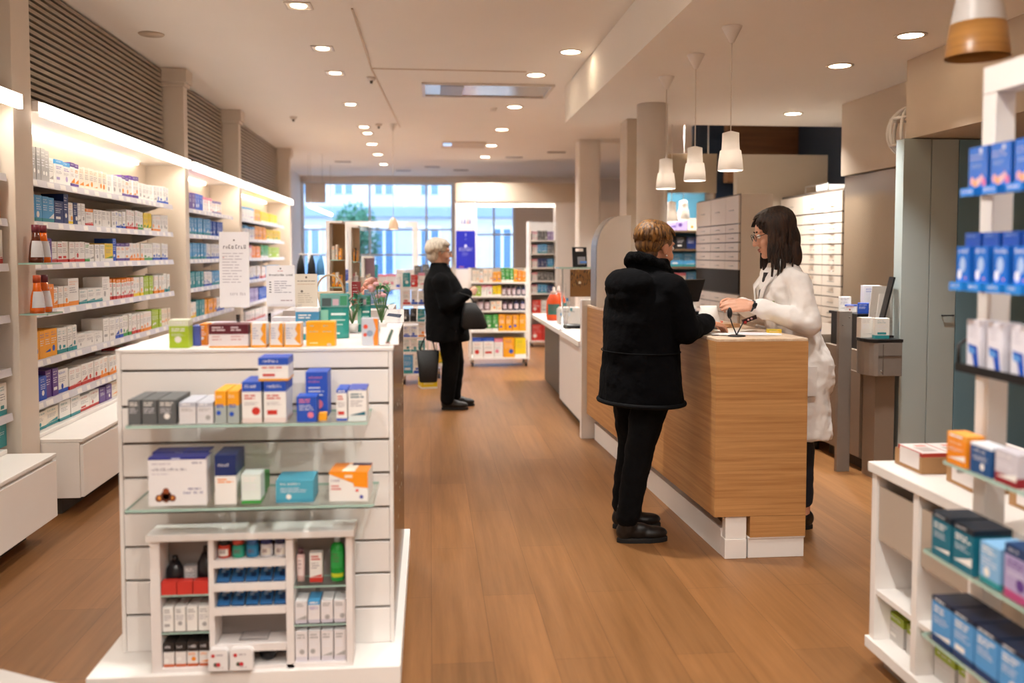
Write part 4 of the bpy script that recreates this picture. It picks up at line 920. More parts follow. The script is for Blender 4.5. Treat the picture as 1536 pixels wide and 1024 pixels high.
# clothes rail with dark garments near the third pillar
a = atY(464, 405, 9.0)
t = thing('bag_stand', 'white stand carrying dark and blue bags near the third pillar', 'stand', (a.x, 9.0, 0))
MB().lathe([(.14, 0), (.14, .015), (.001, .016)], (a.x, 9.0, 0)).build('foot', M_white, t); MB().tube([(a.x, 9, .0165), (a.x, 9, 1.46)], .012, 8).build('pole', M_white, t); MB().tube([(a.x - .1, 9, 1.44), (a.x + .1, 9, 1.44)], .008, 8).build('arm', M_white, t)
for k, (dx, c, nm) in enumerate(((-.075, '#17181b', 'black'), (.03, '#20242a', 'dark'), (.115, '#4f8fc4', 'blue'))):
    mb = MB().loft([(a.x + dx, 8.94, 1.24, .042, .05, 0), (a.x + dx, 8.94, 1.34, .035, .04, 0), (a.x + dx, 8.97, 1.435, .010, .03, 0)])
    one('shoulder_bag', mb, mat('bag_' + nm, c, .7), ('black soft bag hanging left on the white stand', 'dark soft bag hanging right on the white stand', 'blue soft bag hanging rightmost on the white stand')[k], 'bag')
# basket and pale tote behind the clear case
mb = MB()
for k in range(10):
    a_ = PI*k/9; mb.tube([(-.09*math.cos(a_), 0, .12 + .09*math.sin(a_)), (-.09*math.cos(a_) , .08, .12 + .09*math.sin(a_))], .006, 6)
q = atY(505, 440, 5.5)
t = thing('display_plinth', 'white plinth behind the display carrying a basket and red pack', 'plinth', (-.52, 5.6, 0))
MB().box(-.85, 5.3, 0, -.22, 5.9, 1.12).build('body', M_white, t, bevel=.003)
t = thing('basket', 'cream basket with arched handle on the plinth behind the clear case', 'basket', (-.6, 5.5, 1.1208))
MB().lathe([(.06, 0), (.085, .1), (.08, .1), (.055, .006), (.001, .0055)], n=20).build('body', mat('cream_wicker', '#e2d2b8', .7, bump=.4, bscale=90, var=.15), t, world=False)
MB().tube([(.08*math.cos(PI*k/10), 0, .1 + .1*math.sin(PI*k/10)) for k in range(11)], .006, 8).build('handle', mat('cream_wicker', '#e2d2b8'), t, world=False)
carton(.05, .05, .16, 'rd', (-.44, 5.45, 1.1208), 0, 'tall dark red pack beside the cream basket', None, R, base='#a8323c')
carton(.13, .06, .11, 'bl', (-.33, 5.5, 1.1208), 0, 'pale blue carton at the right of the plinth behind the clear case', None, R, base='#8fb0dd')
mb = MB()
for k in range(14): mb.ell((R.uniform(-.05, .05), R.uniform(-.04, .04), .05 + R.uniform(0, .1)), R.uniform(.02, .035), n=8, m=6)
one('paper_bouquet', mb, mat('coral_paper', '#dd9a86', .7, var=.3, scale=20), 'coral bunch of paper flowers between basket and red pack', 'flowers', (-.395, 5.72, 1.1008 + .02))
# far pendant
def pend(loc, zb, label, prof, shade, group=None, canopy=True, ceil=HC, cable='#e8e0d6', inner=None, emit=None, band=None):
    t = thing('pendant_lamp', label, 'lamp', (loc[0], loc[1], zb), 0, group)
    H2 = max(z for r, z in prof)
    MB().lathe(prof + [(r - .004, z - .003) for r, z in reversed(prof) if r > .01], n=36, cap=False).build('lamp_shade', shade, t, world=False)
    MB().tube([(0, 0, H2 - .004), (0, 0, ceil - zb - .06)], .0035, 8).build('cable', mat('cable_white', cable, .6), t, world=False)
    MB().lathe([(.012, ceil - zb - .09), (.055, ceil - zb - .004), (.055, ceil - zb - .0008), (.001, ceil - zb - .0006)], n=28).build('canopy', M_white, t, world=False)
    e = emit or M_lens
    MB().lathe([(.001, .02), (.03, .03), (.036, .06), (.02, .1), (.001, .102)], n=16).build('bulb', e, t, world=False)
    return t
M_shadew = mat_shade('ceramic_shade', '#fbf8f4', .2)
M_bulb = mat_emit('lamp_bulb', '#fff6ec', 22.)
q = atY(590, 343, 11.3)
pend((q.x, 11.3), q.z, 'cream bell pendant lamp hanging before the big window', [(.062, 0), (.058, .05), (.04, .11), (.015, .14), (.001, .142)], mat_shade('cream_shade', '#eadbc4', .12), emit=M_bulb)
# ================================================================ COUNTERS
M_oak = mat_wood('oak_veneer', '#a4713f', '#cc9a63', 'H', .42, 2.4, None, 26.)
M_oakl = mat_wood('pale_oak_top', '#cfae8c', '#ead6bf', 'Y', .3, 2., None, 14.)
t = thing('service_counter', 'oak veneered service counter with white kick boards where the black-coated customer stands', 'counter', (1.5, 5.4, 0))
A, B, C_, D = (1.335, 4.096), (1.782, 4.096), (1.69, 6.9), (1.215, 6.9)
mb = MB().prism([A, B, C_, D], .203, 1.036)
mb.build('body', M_oak, t, bevel=.002)
MB().prism([(1.509, 4.0965), (1.781, 4.0965), (1.765, 4.6), (1.49, 4.6)], .102, .2025).build('front_skirt', M_oak, t)
MB().prism([(A[0] + .001, A[1] + .001), (B[0] - .001, B[1] + .001), C_, (D[0] + .001, D[1])], 1.0365, 1.05).build('counter_top', M_oakl, t, bevel=.002)
MB().prism([(1.503, 4.105), (1.778, 4.105), (1.77, 4.58), (1.495, 4.58)], 0, .094).prism([(1.500, 4.098), (1.781, 4.098), (1.772, 4.59), (1.49, 4.59)], .0945, .1015).build('front_base', M_white, t, bevel=.002)
MB().box(1.388, 4.10, 0, 1.494, 4.16, .095).box(1.392, 4.105, .0955, 1.494, 4.155, .2025).build('corner_post', M_white, t, bevel=.002)
MB().prism([(1.388, 4.1605), (1.42, 4.1605), (1.31, 6.88), (1.275, 6.88)], 0, .118).prism([(1.384, 4.161), (1.43, 4.161), (1.315, 6.88), (1.271, 6.88)], .1185, .132).build('kick_board', M_white, t)
MB().prism([(1.47, 4.62), (1.70, 4.62), (1.62, 6.88), (1.36, 6.88)], 0, .2025).build('plinth', M_white, t)
# --- white side desk further back
t = thing('side_desk', 'white lower desk beyond the oak counter with dispensers on top', 'desk', (1.45, 8.4, 0))
MB().box(1.175, 6.915, 0, 1.66, 6.985, 1.09).build('end_panel', M_white, t, bevel=.003)
MB().box(1.16, 6.986, .715, 1.75, 10.2, .76).build('desk_top', M_white, t, bevel=.003)
MB().box(1.245, 6.987, .05, 1.70, 8.6, .7145).build('body', M_white, t)
MB().box(1.275, 6.99, 0, 1.66, 8.58, .0495).build('plinth', mat('dark_plinth', '#3a332c', .6), t)
MB().box(1.30, 8.65, .02, 1.68, 10.15, .7145).build('rear_drawers', mat('dark_grey_laminate', '#4a4540', .5), t)
DT = .7608
for k, (x, y) in enumerate(((1.27, 9.2), (1.37, 9.55))):
    bottle('dispenser', ('front orange pump bottle on the white side desk', 'rear orange pump bottle on the white side desk')[k], (x, y, DT), [(.001, 0), (.07, .002), (.08, .05), (.075, .2), (.04, .27)], '#e8561f', [(.03, .2705), (.03, .3), (.012, .305), (.012, .34), (.001, .341)], '#e3c9bd', (.06, .17), '#3f6f62', sq=.7)
t = thing('card_terminal_box', 'white square box with dark markings on the side desk', 'box', (1.36, 8.75, DT))
mb = MB().box(-.11, -.08, 0, .11, .08, .145, '#e9e4df'); mb.words(-.09, .09, .1, .13, 1, -.0805, '#6a635c', R, .4); mb.build('body', M_print, t, world=False)
MB().box(-.10, -.07, .1455, .10, .07, .16).build('lid', M_white, t, world=False)
t = thing('coin_tray', 'black oval coin tray at the near part of the side desk', 'tray', (1.33, 8.25, DT))
MB().lathe([(.001, .004), (.085, .004), (.1, .03), (.11, .03), (.1, 0), (.001, 0)], n=26, cap=False).build('body', M_black, t, world=False)
mb = MB()
for k in range(7): mb.lathe([(.012, .0045 + .002*k), (.012, .0064 + .002*k), (.001, .0065 + .002*k)], (R.uniform(-.05, .05), R.uniform(-.05, .05), 0), 10)
mb.build('coins', mat('coin_brass', '#b8924a', .3, .9), t, world=False)
t = thing('label_printer', 'pale grey desktop printer right behind the black coin tray', 'printer', (1.5, 8.05, DT))
MB().prism([(-.09, -.1), (.09, -.1), (.09, .1), (-.09, .1)], 0, .12).build('body', mat('printer_grey', '#bdb6b0', .4), t, world=False, bevel=.015)
MB().box(-.07, -.06, .1205, .07, .07, .155).build('cover', mat('printer_dark', '#504a48', .3), t, world=False, bevel=.008)
MB().box(-.05, -.108, .05, .05, -.1005, .075).build('slot', M_black, t, world=False)
t = thing('desk_monitor', 'thin dark monitor seen edge-on behind the white end panel', 'monitor', (1.5, 7.3, DT))
MB().box(-.07, -.08, 0, .07, .08, .012).build('foot', M_black, t, world=False); MB().box(-.012, -.02, .0125, .012, .02, .1).build('stand', M_black, t, world=False); MB().box(-.015, -.2, .1005, .015, .2, .36).build('screen', M_black, t, world=False, bevel=.004)
# glass shelf on posts with brown sign and black tilted holder
t = thing('glass_screen_shelf', 'clear glass shelf on steel posts above the white side desk', 'shelf', (1.4, 7.9, DT))
MB().box(-.28, -.13, .555, .13, .13, .567, mi=0, edge=1).build('glass_shelf', [M_glass, M_gedge], t, world=False)
for x in (-.22, .08): MB().lathe([(.03, 0), (.03, .006), (.008, .007), (.008, .5545), (.001, .555)], (x, .08, 0), 14).build('post', M_chrome, t, world=False)
SZ = DT + .568
def clip_holder(loc):
    t = thing('leaflet_holder', 'black tilted leaflet holder standing on the glass shelf', 'holder', loc, 0)
    mb = MB(); c, s = math.cos(.28), math.sin(.28); P = lambda u, v, o: (u, v*s - o*c + .06*0, v*c + o*s + .002)
    def slab(u0, v0, u1, v1, o0, o1, col, b): b.grid([[P(u0, v0, o0), P(u1, v0, o0), P(u1, v1, o0), P(u0, v1, o0)], [P(u0, v0, o1), P(u1, v0, o1), P(u1, v1, o1), P(u0, v1, o1)]], col, sm=False)
    slab(-.065, 0, .065, .14, 0, .008, '#0d0d0f', mb); slab(-.065, .14, -.035, .17, 0, .008, '#0d0d0f', mb); slab(.035, .14, .065, .17, 0, .008, '#0d0d0f', mb); slab(-.065, .17, .065, .18, 0, .008, '#0d0d0f', mb)
    mb.build('board', M_black, t, world=False)
    m2 = MB(); slab(-.02, .02, .05, .09, .0085, .011, '#8a8a90', m2); slab(0, .03, .06, .05, .0112, .013, '#5f8fd8', m2); m2.build('leaflet', M_print, t, world=False)
    MB().box(-.06, 0, 0, .06, .05, .0018).build('foot', M_black, t, world=False)
clip_holder((1.33, 7.93, SZ))
t = thing('hanging_sign', 'brown sign with dark scrawled pattern hanging from the glass shelf', 'sign', (1.36, 7.76, DT + .3))
a, b = atY(855, 445, 7.76), atY(896, 404, 7.76)
mb = MB().box(a.x, 7.755, a.z, b.x, 7.765, b.z, '#7c5222'); w = b.x - a.x; h = b.z - a.z
rg = random.Random(3)
for k in range(70):
    u, v = rg.uniform(.04, .9), rg.uniform(.35, .93); L_ = rg.uniform(.03, .14); s_ = rg.uniform(-.5, .5); c = rg.choice(['#2c1a0a', '#3c2610', '#4c3012', '#a5803f', '#261508'])
    p = Vector((a.x + w*u, 7.7545 - .0002*(k % 9), a.z + h*v)); d = Vector((math.sin(s_), 0, math.cos(s_)))*h*L_; e = Vector((w*.012, 0, 0)); mb.face([p - e, p + e, p + e + d, p - e + d], c)
mb.disc(a.x + w*.35, a.z + h*.52, w*.05, 7.7525, '#d8cdb4'); mb.build('board', M_print, t)
MB().tube([(a.x + .03, 7.762, b.z), (a.x + .03, 7.78, DT + .5545)], .002, 5).tube([(b.x - .03, 7.762, b.z), (b.x - .03, 7.78, DT + .5545)], .002, 5).build('hook', M_chrome, t)
t = thing('wire_stand', 'thin wire stand with small blue tags left of the brown sign', 'stand', (1.23, 8.12, DT))
mb = MB().lathe([(.05, 0), (.05, .006), (.001, .0065)], n=16)
for dx in (-.035, 0, .035): mb.tube([(dx*.2, 0, .006), (dx, 0, .2), (dx*1.4, -.01, .42)], .003, 6)
mb.build('frame', M_chrome, t, world=False)
mb = MB()
for k in range(6): mb.box(-.05 + .018*k, -.02, .12 + .045*(k % 4), -.03 + .018*k, -.016, .15 + .045*(k % 4), ['#4f8fc4', '#dfe5ea', '#5fa8b0'][k % 3])
mb.build('tags', M_print, t, world=False)
# arched white screen at the far end of the oak counter
pts = [(1.24, 1.0505), (1.495, 1.0505), (1.495, 1.735)] + [(1.24 + .19*(1 - math.cos(PI/2*k/10)) , 1.47 + .262*math.sin(PI/2*k/10)) for k in range(10, -1, -1)]
t = thing('arched_screen', 'white arched privacy screen at the far end of the oak counter', 'screen', (1.42, 6.8, 1.0505))
o_ = [[(x, y, z) for x, z in pts] for y in (6.62, 6.885)]
mb = MB(); n = len(pts); mb.grid(o_[::-1], sm=False); 
mb.build('panel', M_white, t)
band = MB(); q = [(1.24, 1.052)] + [(1.24 + .19*(1 - math.cos(PI/2*k/10)), 1.47 + .262*math.sin(PI/2*k/10)) for k in range(0, 11)]
off = [(x - .003, z + .002) for x, z in q]
band.grid([[(x, y, z) for x, z in off] for y in (6.64, 6.87)], sm=False, closed=False); band.build('edge_band', mat('grey_edge', '#8b8580', .35, .5), t)
# ---------------------------------------------------------------- things lying on the oak counter
CT = 1.0508
mb = MB()
for k, (x, y, r_, w, d, c) in enumerate(((1.50, 4.36, .15, .21, .15, '#f2efec'), (1.62, 4.32, -.2, .21, .15, '#efeaf0'), (1.56, 4.52, .4, .2, .14, '#f4ecdf'), (1.44, 4.28, -.35, .13, .09, '#f1eee9'))):
    one('paper_sheet', MB().box(-w/2, -d/2, 0, w/2, d/2, .0012, c), M_print, ('white sheet nearest the black holder on the oak counter', 'white sheet at the pharmacist\'s side of the oak counter', 'cream sheet below the pharmacist\'s hands', 'small white slip by the customer\'s cuff')[k], 'paper', (x, y, CT + .0014*k), r_)
t = thing('paper_bag', 'crumpled white paper bag between the two women on the oak counter', 'bag', (1.46, 4.62, CT))
mb = MB(); rings = []
for z, a_, b_ in ((0, .058, .05), (.03, .06, .052), (.06, .056, .048), (.085, .05, .04), (.11, .044, .02), (.125, .045, .006)): rings.append([(a_*math.copysign(abs(math.cos(q))**.6, math.cos(q)) + R.uniform(-.003, .003), b_*math.copysign(abs(math.sin(q))**.6, math.sin(q)) + R.uniform(-.003, .003), z) for q in [2*PI*k/20 for k in range(20)]])
mb.grid(rings); mb.build('body', mat('paper_white', '#efece6', .7, bump=.3, bscale=30), t, world=False)
mb = MB().box(-.06, -.05, 0, .06, .05, .02, '#c9a27c'); one('kraft_pad', mb, M_print, 'small tan pad lying beside the paper bag', 'pad', (1.60, 4.76, CT), .3)
one('carton', carton_mesh(.05, .09, .025, 'rd', R, base='#d9573f'), M_print, 'small red carton lying by the pharmacist\'s sleeve', 'box', (1.58, 4.88, CT), .2)
one('carton', carton_mesh(.07, .04, .02, 'ye', R, base='#e0b92c'), M_print, 'small yellow pack lying beneath the white coat sleeve', 'box', (1.715, 4.36, CT + .0001), -.2)
t = thing('spectacle_stand', 'small black V-shaped stand with dark red clip at the counter front', 'stand', (1.475, 4.22, CT))
MB().lathe([(.001, 0), (.042, 0), (.042, .004), (.03, .0065), (.001, .007)], n=26).build('base', M_black, t, world=False)
MB().tube([(0, 0, .0065), (-.022, 0, .055), (-.032, 0, .085)], [.0035, .003, .003], 8).build('left_arm', M_black, t, world=False)
MB().tube([(0, 0, .0065), (.02, 0, .045), (.034, 0, .07)], [.0035, .003, .003], 8).build('right_arm', M_black, t, world=False)
mb = MB().ell((-.036, 0, .112), (.012, .016, .028), n=12, m=8); mb.build('scanner_head', M_black, t, world=False)
mb = MB().obox((.062, 0, .082), (.034, 0, .012), (0, .007, 0), (-.003, 0, .009), '#2a1216'); mb.ell((.04, -.008, .066), (.009, .006, .008), n=8, m=6, col='#8f2020'); mb.ell((.07, -.0075, .085), (.006, .003, .005), n=8, m=6, col='#b98a8a'); mb.ell((.055, -.0075, .079), (.006, .003, .005), n=8, m=6, col='#b98a8a')
mb.build('clip', M_gloss, t, world=False)

q = atY(1036, 445, 5.9)
t = thing('counter_monitor', 'black tilted monitor between the two women at the back of the oak counter', 'monitor', (q.x, 5.9, CT))
MB().box(-.07, -.06, 0, .07, .06, .012).build('foot', M_black, t, world=False)
MB().box(-.012, -.012, .0125, .012, .012, .075).build('stand', M_black, t, world=False)
MB().obox((0, 0, .15), (.085, .05, 0), (-.005, .008, .002), (.018, -.01, .075)).build('screen', M_black, t, world=False)
# ================================================================ BEHIND THE COUNTER
M_drw = mat('drawer_front', '#ddd0c3', .4, var=.02)
M_gap = mat('drawer_carcass', '#5b5047', .6)
def drawers(label, X, y0, y1, z0, z1, colsY, rows, skip=(), open_rows=(), depth=.5):
    """drawer cabinet whose fronts face -X"""
    t = thing('drawer_cabinet', label, 'cabinet', (X + depth/2, (y0+y1)/2, z0))
    MB().box(X + .022, y0, z0, X + depth, y1, z1).build('body', M_drw, t)
    bk = MB()
    for r_, (za, zb) in enumerate(rows):
        for c in range(len(colsY) - 1):
            ya, yb = colsY[c], colsY[c+1]
            if r_ in open_rows: bk.box(X + .004, ya, za, X + .0178, yb, zb); continue
            d = MB().box(X + .002, ya + .004, za + .005, X + .021, yb - .004, zb - .004).build('drawer', M_drw, t)
            h = MB(); ym = (ya+yb)/2; zm = (za+zb)/2 - .005
            h.tube([(X + .0015, ym - .05, zm), (X - .014, ym - .045, zm), (X - .014, ym + .045, zm), (X + .0015, ym + .05, zm)], .0035, 6)
            h.build('handle', M_metal, d)
    if bk.f: bk.build('recess_shade', mat('recess_shade_paint', '#15110e', .8), t)  # near-black plate paints in the shade inside the open row
    MB().box(X + .018, y0, z0, X + .0218, y1, z1).build('gaps', M_gap, t)
    return t
rowsL = [(.75, .90), (.90, .99), (.99, 1.08), (1.09, 1.30)] + [(1.30 + .083*k, 1.383 + .083*k) for k in range(5)] + [(1.715, 1.97)]
drawers('cream drawer cabinet behind the customer\'s head, beside the teal shelves', 2.73, 7.8, 9.08, 0, 1.98, [7.8, 8.16, 8.6, 9.08], rowsL, open_rows=(3,), depth=.31)
rowsR = [(.50 + .094*k, .594 + .094*k) for k in range(14)] + [(1.82, 2.0)]
drawers('tall cream drawer cabinet behind the pharmacist with many small drawers', 3.57, 7.56, 8.95, 0, 2.02, [7.56, 7.95, 8.38, 8.95], rowsR, depth=.55)
# box-shaped tidy on top of the right drawers
t = thing('wire_tray', 'flat metal tray with white box on top of the tall drawer cabinet', 'tray', (3.82, 8.2, 2.0208))
MB().box(-.2, -.25, 0, .2, .25, .012).build('floor', M_metal, t, world=False)
MB().tube([(-.2, -.25, .012), (-.2, -.25, .07), (-.2, .25, .07), (-.2, .25, .012)], .006, 6).tube([(.2, -.25, .012), (.2, -.25, .07), (.2, .25, .07), (.2, .25, .012)], .006, 6).build('rail', M_metal, t, world=False)
one('carton', carton_mesh(.2, .2, .06, 'ww', R, text=False), M_print, 'plain white box lying in the metal tray above the drawers', 'box', (3.76, 8.2, 2.0336), -PI/2)
# teal back shelves
M_teal = mat('teal_back', '#4f8aa3', .5, var=.15)
t = thing('wall_shelf_unit', 'teal-backed shelf unit between the round column and the cream drawers', 'shelf', (2.95, 10.8, 0))
MB().box(2.5, 10.96, 0, 3.4, 10.985, 2.3).build('back_panel', M_teal, t)
for x in (2.48, 3.4): MB().box(x, 10.6, 0, x + .02, 10.985, 2.3).build('side_panel', mat('walnut_side', '#5b4530', .5), t)
zs = [CAMH - (y - 380)*10.7/1350 for y in (470, 432, 400, 373, 345)]
for z in zs: MB().box(2.5005, 10.62, z - .025, 3.3995, 10.955, z).build('shelf', mat('walnut_side', '#5b4530', .5), t)
for k, z in enumerate(zs): fill(2.56, 3.36, 10.66, z, [[(4,.12,.2,'wb')],[(2,.12,.2,'ww'),(2,.12,.18,'pk'),(2,.12,.18,'bl')],[(2,.14,.14,'dg'),(3,.13,.16,'bl')],[(2,.12,.17,'nv'),(2,.12,.15,'bk'),(2,.12,.15,'nv')],[(2,.14,.17,'ora'),(2,.14,.2,'lc'),(2,.13,.15,'cr')]][k], '%s board, teal shelf unit' % ordn(5 - k))
# hanging smoked cabinet above
t = thing('hanging_cabinet', 'glossy beige hanging cabinet behind the white pendants', 'cabinet', (2.78, 9.6, 2.1))
MB().box(2.50, 9.5, 2.10, 3.08, 9.8, 2.52).build('body', mat('smoked_beige', '#b5a48e', .12, .3, var=.12), t, bevel=.004)
rd = MB()
for x in (2.55, 3.03): rd.tube([(x, 9.65, 2.5205), (x, 9.65, HC - .003)], .008, 8)
split(rd, 'hanger', M_metal, t)
# brushed steel tall cabinet (robot housing) and its console
M_bsteel = mat('bronze_steel', '#ac9d8a', .26, .7, var=.04, stretch=(1, 1, 10))
t = thing('tall_steel_cabinet', 'tall bronze brushed-steel cabinet right of the drawer wall', 'cabinet', (3.9, 6.5, 0))
MB().box(3.475, 5.68, .08, 4.6, 7.32, 2.09).build('body', M_bsteel, t, bevel=.003); MB().box(3.50, 5.72, 0, 4.6, 7.3, .0795).build('plinth', mat('dark_plinth', '#3a332c'), t)
M_gl = mat('grey_brown_laminate', '#8f8072', .45, .2, var=.04)
t = thing('base_unit', 'grey-brown base unit below the console at the right of the pharmacist', 'cabinet', (3.1, 5.98, 0))
MB().box(2.86, 5.70, .08, 3.39, 6.30, .80).build('body', M_gl, t, bevel=.003); MB().box(2.90, 5.72, 0, 3.39, 6.28, .0795).build('plinth', mat('dark_plinth', '#3a332c'), t)
MB().box(2.84, 5.705, .09, 2.8595, 6.295, .66).build('door', M_gl, t, bevel=.002)
t = thing('drawer_unit', 'grey-brown drawer unit standing behind the pharmacist\'s hip', 'cabinet', (3.1, 6.9, 0))
MB().box(2.80, 6.34, .07, 3.36, 7.5, .86).build('body', M_gl, t, bevel=.003)
for k in range(4):
    d = MB().box(2.782, 6.345, .09 + .19*k, 2.7995, 7.495, .27 + .19*k).build('drawer', M_gl, t, bevel=.002); MB().tube([(2.781, 6.75, .21 + .19*k), (2.765, 6.77, .21 + .19*k), (2.765, 7.05, .21 + .19*k), (2.781, 7.07, .21 + .19*k)], .005, 6).build('handle', M_metal, d)
for x, y in ((2.85, 6.4), (2.85, 7.4), (3.3, 6.4), (3.3, 7.4)): MB().lathe([(.025, 0), (.025, .0695)], (x, y, 0), 12).build('caster', M_black, t)
t = thing('rounded_console', 'grey console drum with rounded left end and black rim below the boxes', 'console', (2.86, 5.6, .67))
pl = [(2.99, 5.45), (2.99, 5.69), (2.83, 5.69)] + [(2.83 - .06*math.sin(PI*k/8) , 5.57 + .12*math.cos(PI*k/8)) for k in range(1, 8)] + [(2.83, 5.45)]
M_cons = mat('console_grey', '#8c857f', .4, .3, var=.12, scale=12)
MB().prism(pl, .67, .885).build('drum', M_cons, t, bevel=.004)
MB().prism([(x*1.0 + (.004 if x > 2.9 else -.006), y) for x, y in pl], .8855, .905).build('rim', M_black, t)
mb = MB().box(2.86, 5.446, .68, 2.863, 5.4495, .875).box(2.83, 5.446, .80, 2.985, 5.4495, .802); mb.build('seam', M_gap, t)
MB().ell((2.85, 5.441, .70), (.007, .005, .007), n=10, m=6).build('knob', M_chrome, t)
MB().prism([(2.84, 5.5), (2.97, 5.5), (2.97, 5.66), (2.84, 5.66)], 0, .6695).build('leg', M_gl, t)
t = thing('console_board', 'upright grey board standing left of the rounded console', 'board', (2.73, 5.72, 0))
MB().box(2.685, 5.70, 0, 2.775, 5.735, 1.07).build('board', M_cons, t, bevel=.003)
MB().ell((2.755, 5.696, 1.03), (.006, .005, .006), n=8, m=6).ell((2.71, 5.696, .98), (.005, .004, .005), n=8, m=6).build('screw', M_gap, t)
# things on the base unit (top z .80) and drawer unit (top z .86)
BT = .8008
one('carton', carton_mesh(.12, .1, .185, 'wb', R, base='#eceaf0'), M_print, 'white carton with blue bottle drawing before the bronze cabinet', 'box', (3.08, 6.05, 1.0408), -.25)
t = thing('shelf_riser', 'black low riser shelf carrying cartons on the base unit', 'shelf', (3.1, 6.06, BT))
MB().box(-.22, -.22, .22, .24, .22, .239).build('board', M_black, t, world=False)
for x in (-.21, .22): MB().box(x, -.2, 0, x + .012, .2, .2195).build('leg', M_black, t, world=False)
for k, (x, y, z, w, h, st, r_, nm) in enumerate(((2.96, 5.92, 1.0408, .07, .07, 'bu', -.5, 'dark blue carton at the left end of the black riser'), (2.955, 6.08, 1.0408, .08, .05, 'wB', -.6, 'white carton with blue top behind the dark blue one on the riser'), (2.96, 6.2, 1.0408, .08, .1, 'ww', -.4, 'clear white carton at the back of the black riser'))):
    carton(w, .09, h, st, (x, y, z), r_, nm)
carton(.10, .12, .05, 'bu', (2.88, 6.55, .8608), -.6, 'blue flat carton on the drawer unit behind the pharmacist')
carton(.12, .12, .09, 'wB', (2.90, 6.75, .8608), -.9, 'white and blue carton on the drawer unit behind the pharmacist')
carton(.10, .1, .12, 'ww', (2.88, 7.1, .8608), -.9, 'plain white carton at the far end of the drawer unit')
one('carton', carton_mesh(.09, .05, .13, 'ct', R, base='#e8e4dc'), M_print, 'white notched carton with yellow stripe on the rounded console', 'box', (2.885, 5.53, .9058), -.1)
one('carton', carton_mesh(.08, .05, .13, 'ww', R, base='#e6e0d8'), M_print, 'plain cream carton left of the notched one on the rounded console', 'box', (2.81, 5.60, .9058), .1)
t = thing('tilted_monitor', 'thin black monitor edge leaning before the bronze cabinet', 'monitor', (2.935, 5.63, .9058))
MB().box(-.05, -.06, 0, .06, .05, .012).build('foot', M_black, t, world=False)
MB().obox((.028, 0, .2), (.006, 0, -.0018), (0, .03, 0), (.046, 0, .19), mi=0).build('screen', M_black, t, world=False)
for k, (x, y, h, c, lb) in enumerate(((3.02, 5.775, .43, '#cfc7be', 'pale leaning board behind the thin black monitor'), (3.05, 5.735, .38, '#ded6ce', 'white plastic folder leaning beside the pale board'))):
    mb = MB().obox((0, 0, h/2), (.09, 0, 0), (0, .004, 0), (.02, .0, h/2), c); mb.words(-.05, .05, h*.4, h*.6, 3, -.0045, '#b5a89c', R); mb.disc(.0, h*.12, .025, -.0046, '#d9794f')
    one('folder', mb, M_print, lb, 'folder', (x, y, BT), -.15)
# green-grey doors under the upper near box, blue end
M_sage = mat('sage_lacquer', '#b0bcbb', .22, var=.03); M_blueg = mat('blue_grey_lacquer', '#6f94a5', .2, var=.05)
t = thing('tall_cupboard', 'tall sage green cupboard doors right of the bronze cabinet', 'cupboard', (3.5, 5.6, 0))
MB().box(3.03, 5.56, .06, 4.7, 5.655, 2.185).build('body', M_sage, t)
for a, b, m_, nm in ((3.02, 3.205, M_sage, 'door'), (3.21, 3.39, M_sage, 'door'), (3.395, 4.7, M_blueg, 'door')): MB().box(a, 5.54, .07, b, 5.5595, 2.18).build(nm, m_, t, bevel=.002)
MB().box(3.04, 5.58, 0, 4.68, 5.65, .0595).build('plinth', mat('dark_plinth', '#3a332c'), t)
MB().tube([(3.30, 5.539, 1.05), (3.30, 5.52, 1.05), (3.37, 5.52, 1.05), (3.37, 5.539, 1.05)], .005, 6).build('handle', M_black, t)
# woven lattice ball on the upper box
t = thing('lattice_ball', 'white lattice egg lamp fixed to the upper beige wall', 'lamp', (3.38, 5.95, 2.2))
mb = MB()
c0 = Vector((3.296, 5.95, 2.28))
for k in range(10):
    a_ = PI*k/10*2; mb.tube([c0 + Vector((.155*math.sin(th)*math.cos(a_), .155*math.sin(th)*math.sin(a_), .17*math.cos(th))) for th in [.12 + (PI - .24)*j/12 for j in range(13)]], .012, 8)
for zz in (-.09, .09): mb.tube([c0 + Vector((.135*math.cos(2*PI*j/20), .135*math.sin(2*PI*j/20), zz)) for j in range(21)], .010, 8)
mb.ell(c0 + Vector((0, 0, .165)), (.03, .03, .01), n=10, m=5).ell(c0 + Vector((0, 0, -.165)), (.03, .03, .01), n=10, m=5)
mb.build('lattice', M_white, t)
MB().tube([c0 + Vector((.15, 0, 0)), (3.4555, 5.95, 2.28)], .012, 8).build('bracket', M_metal, t)

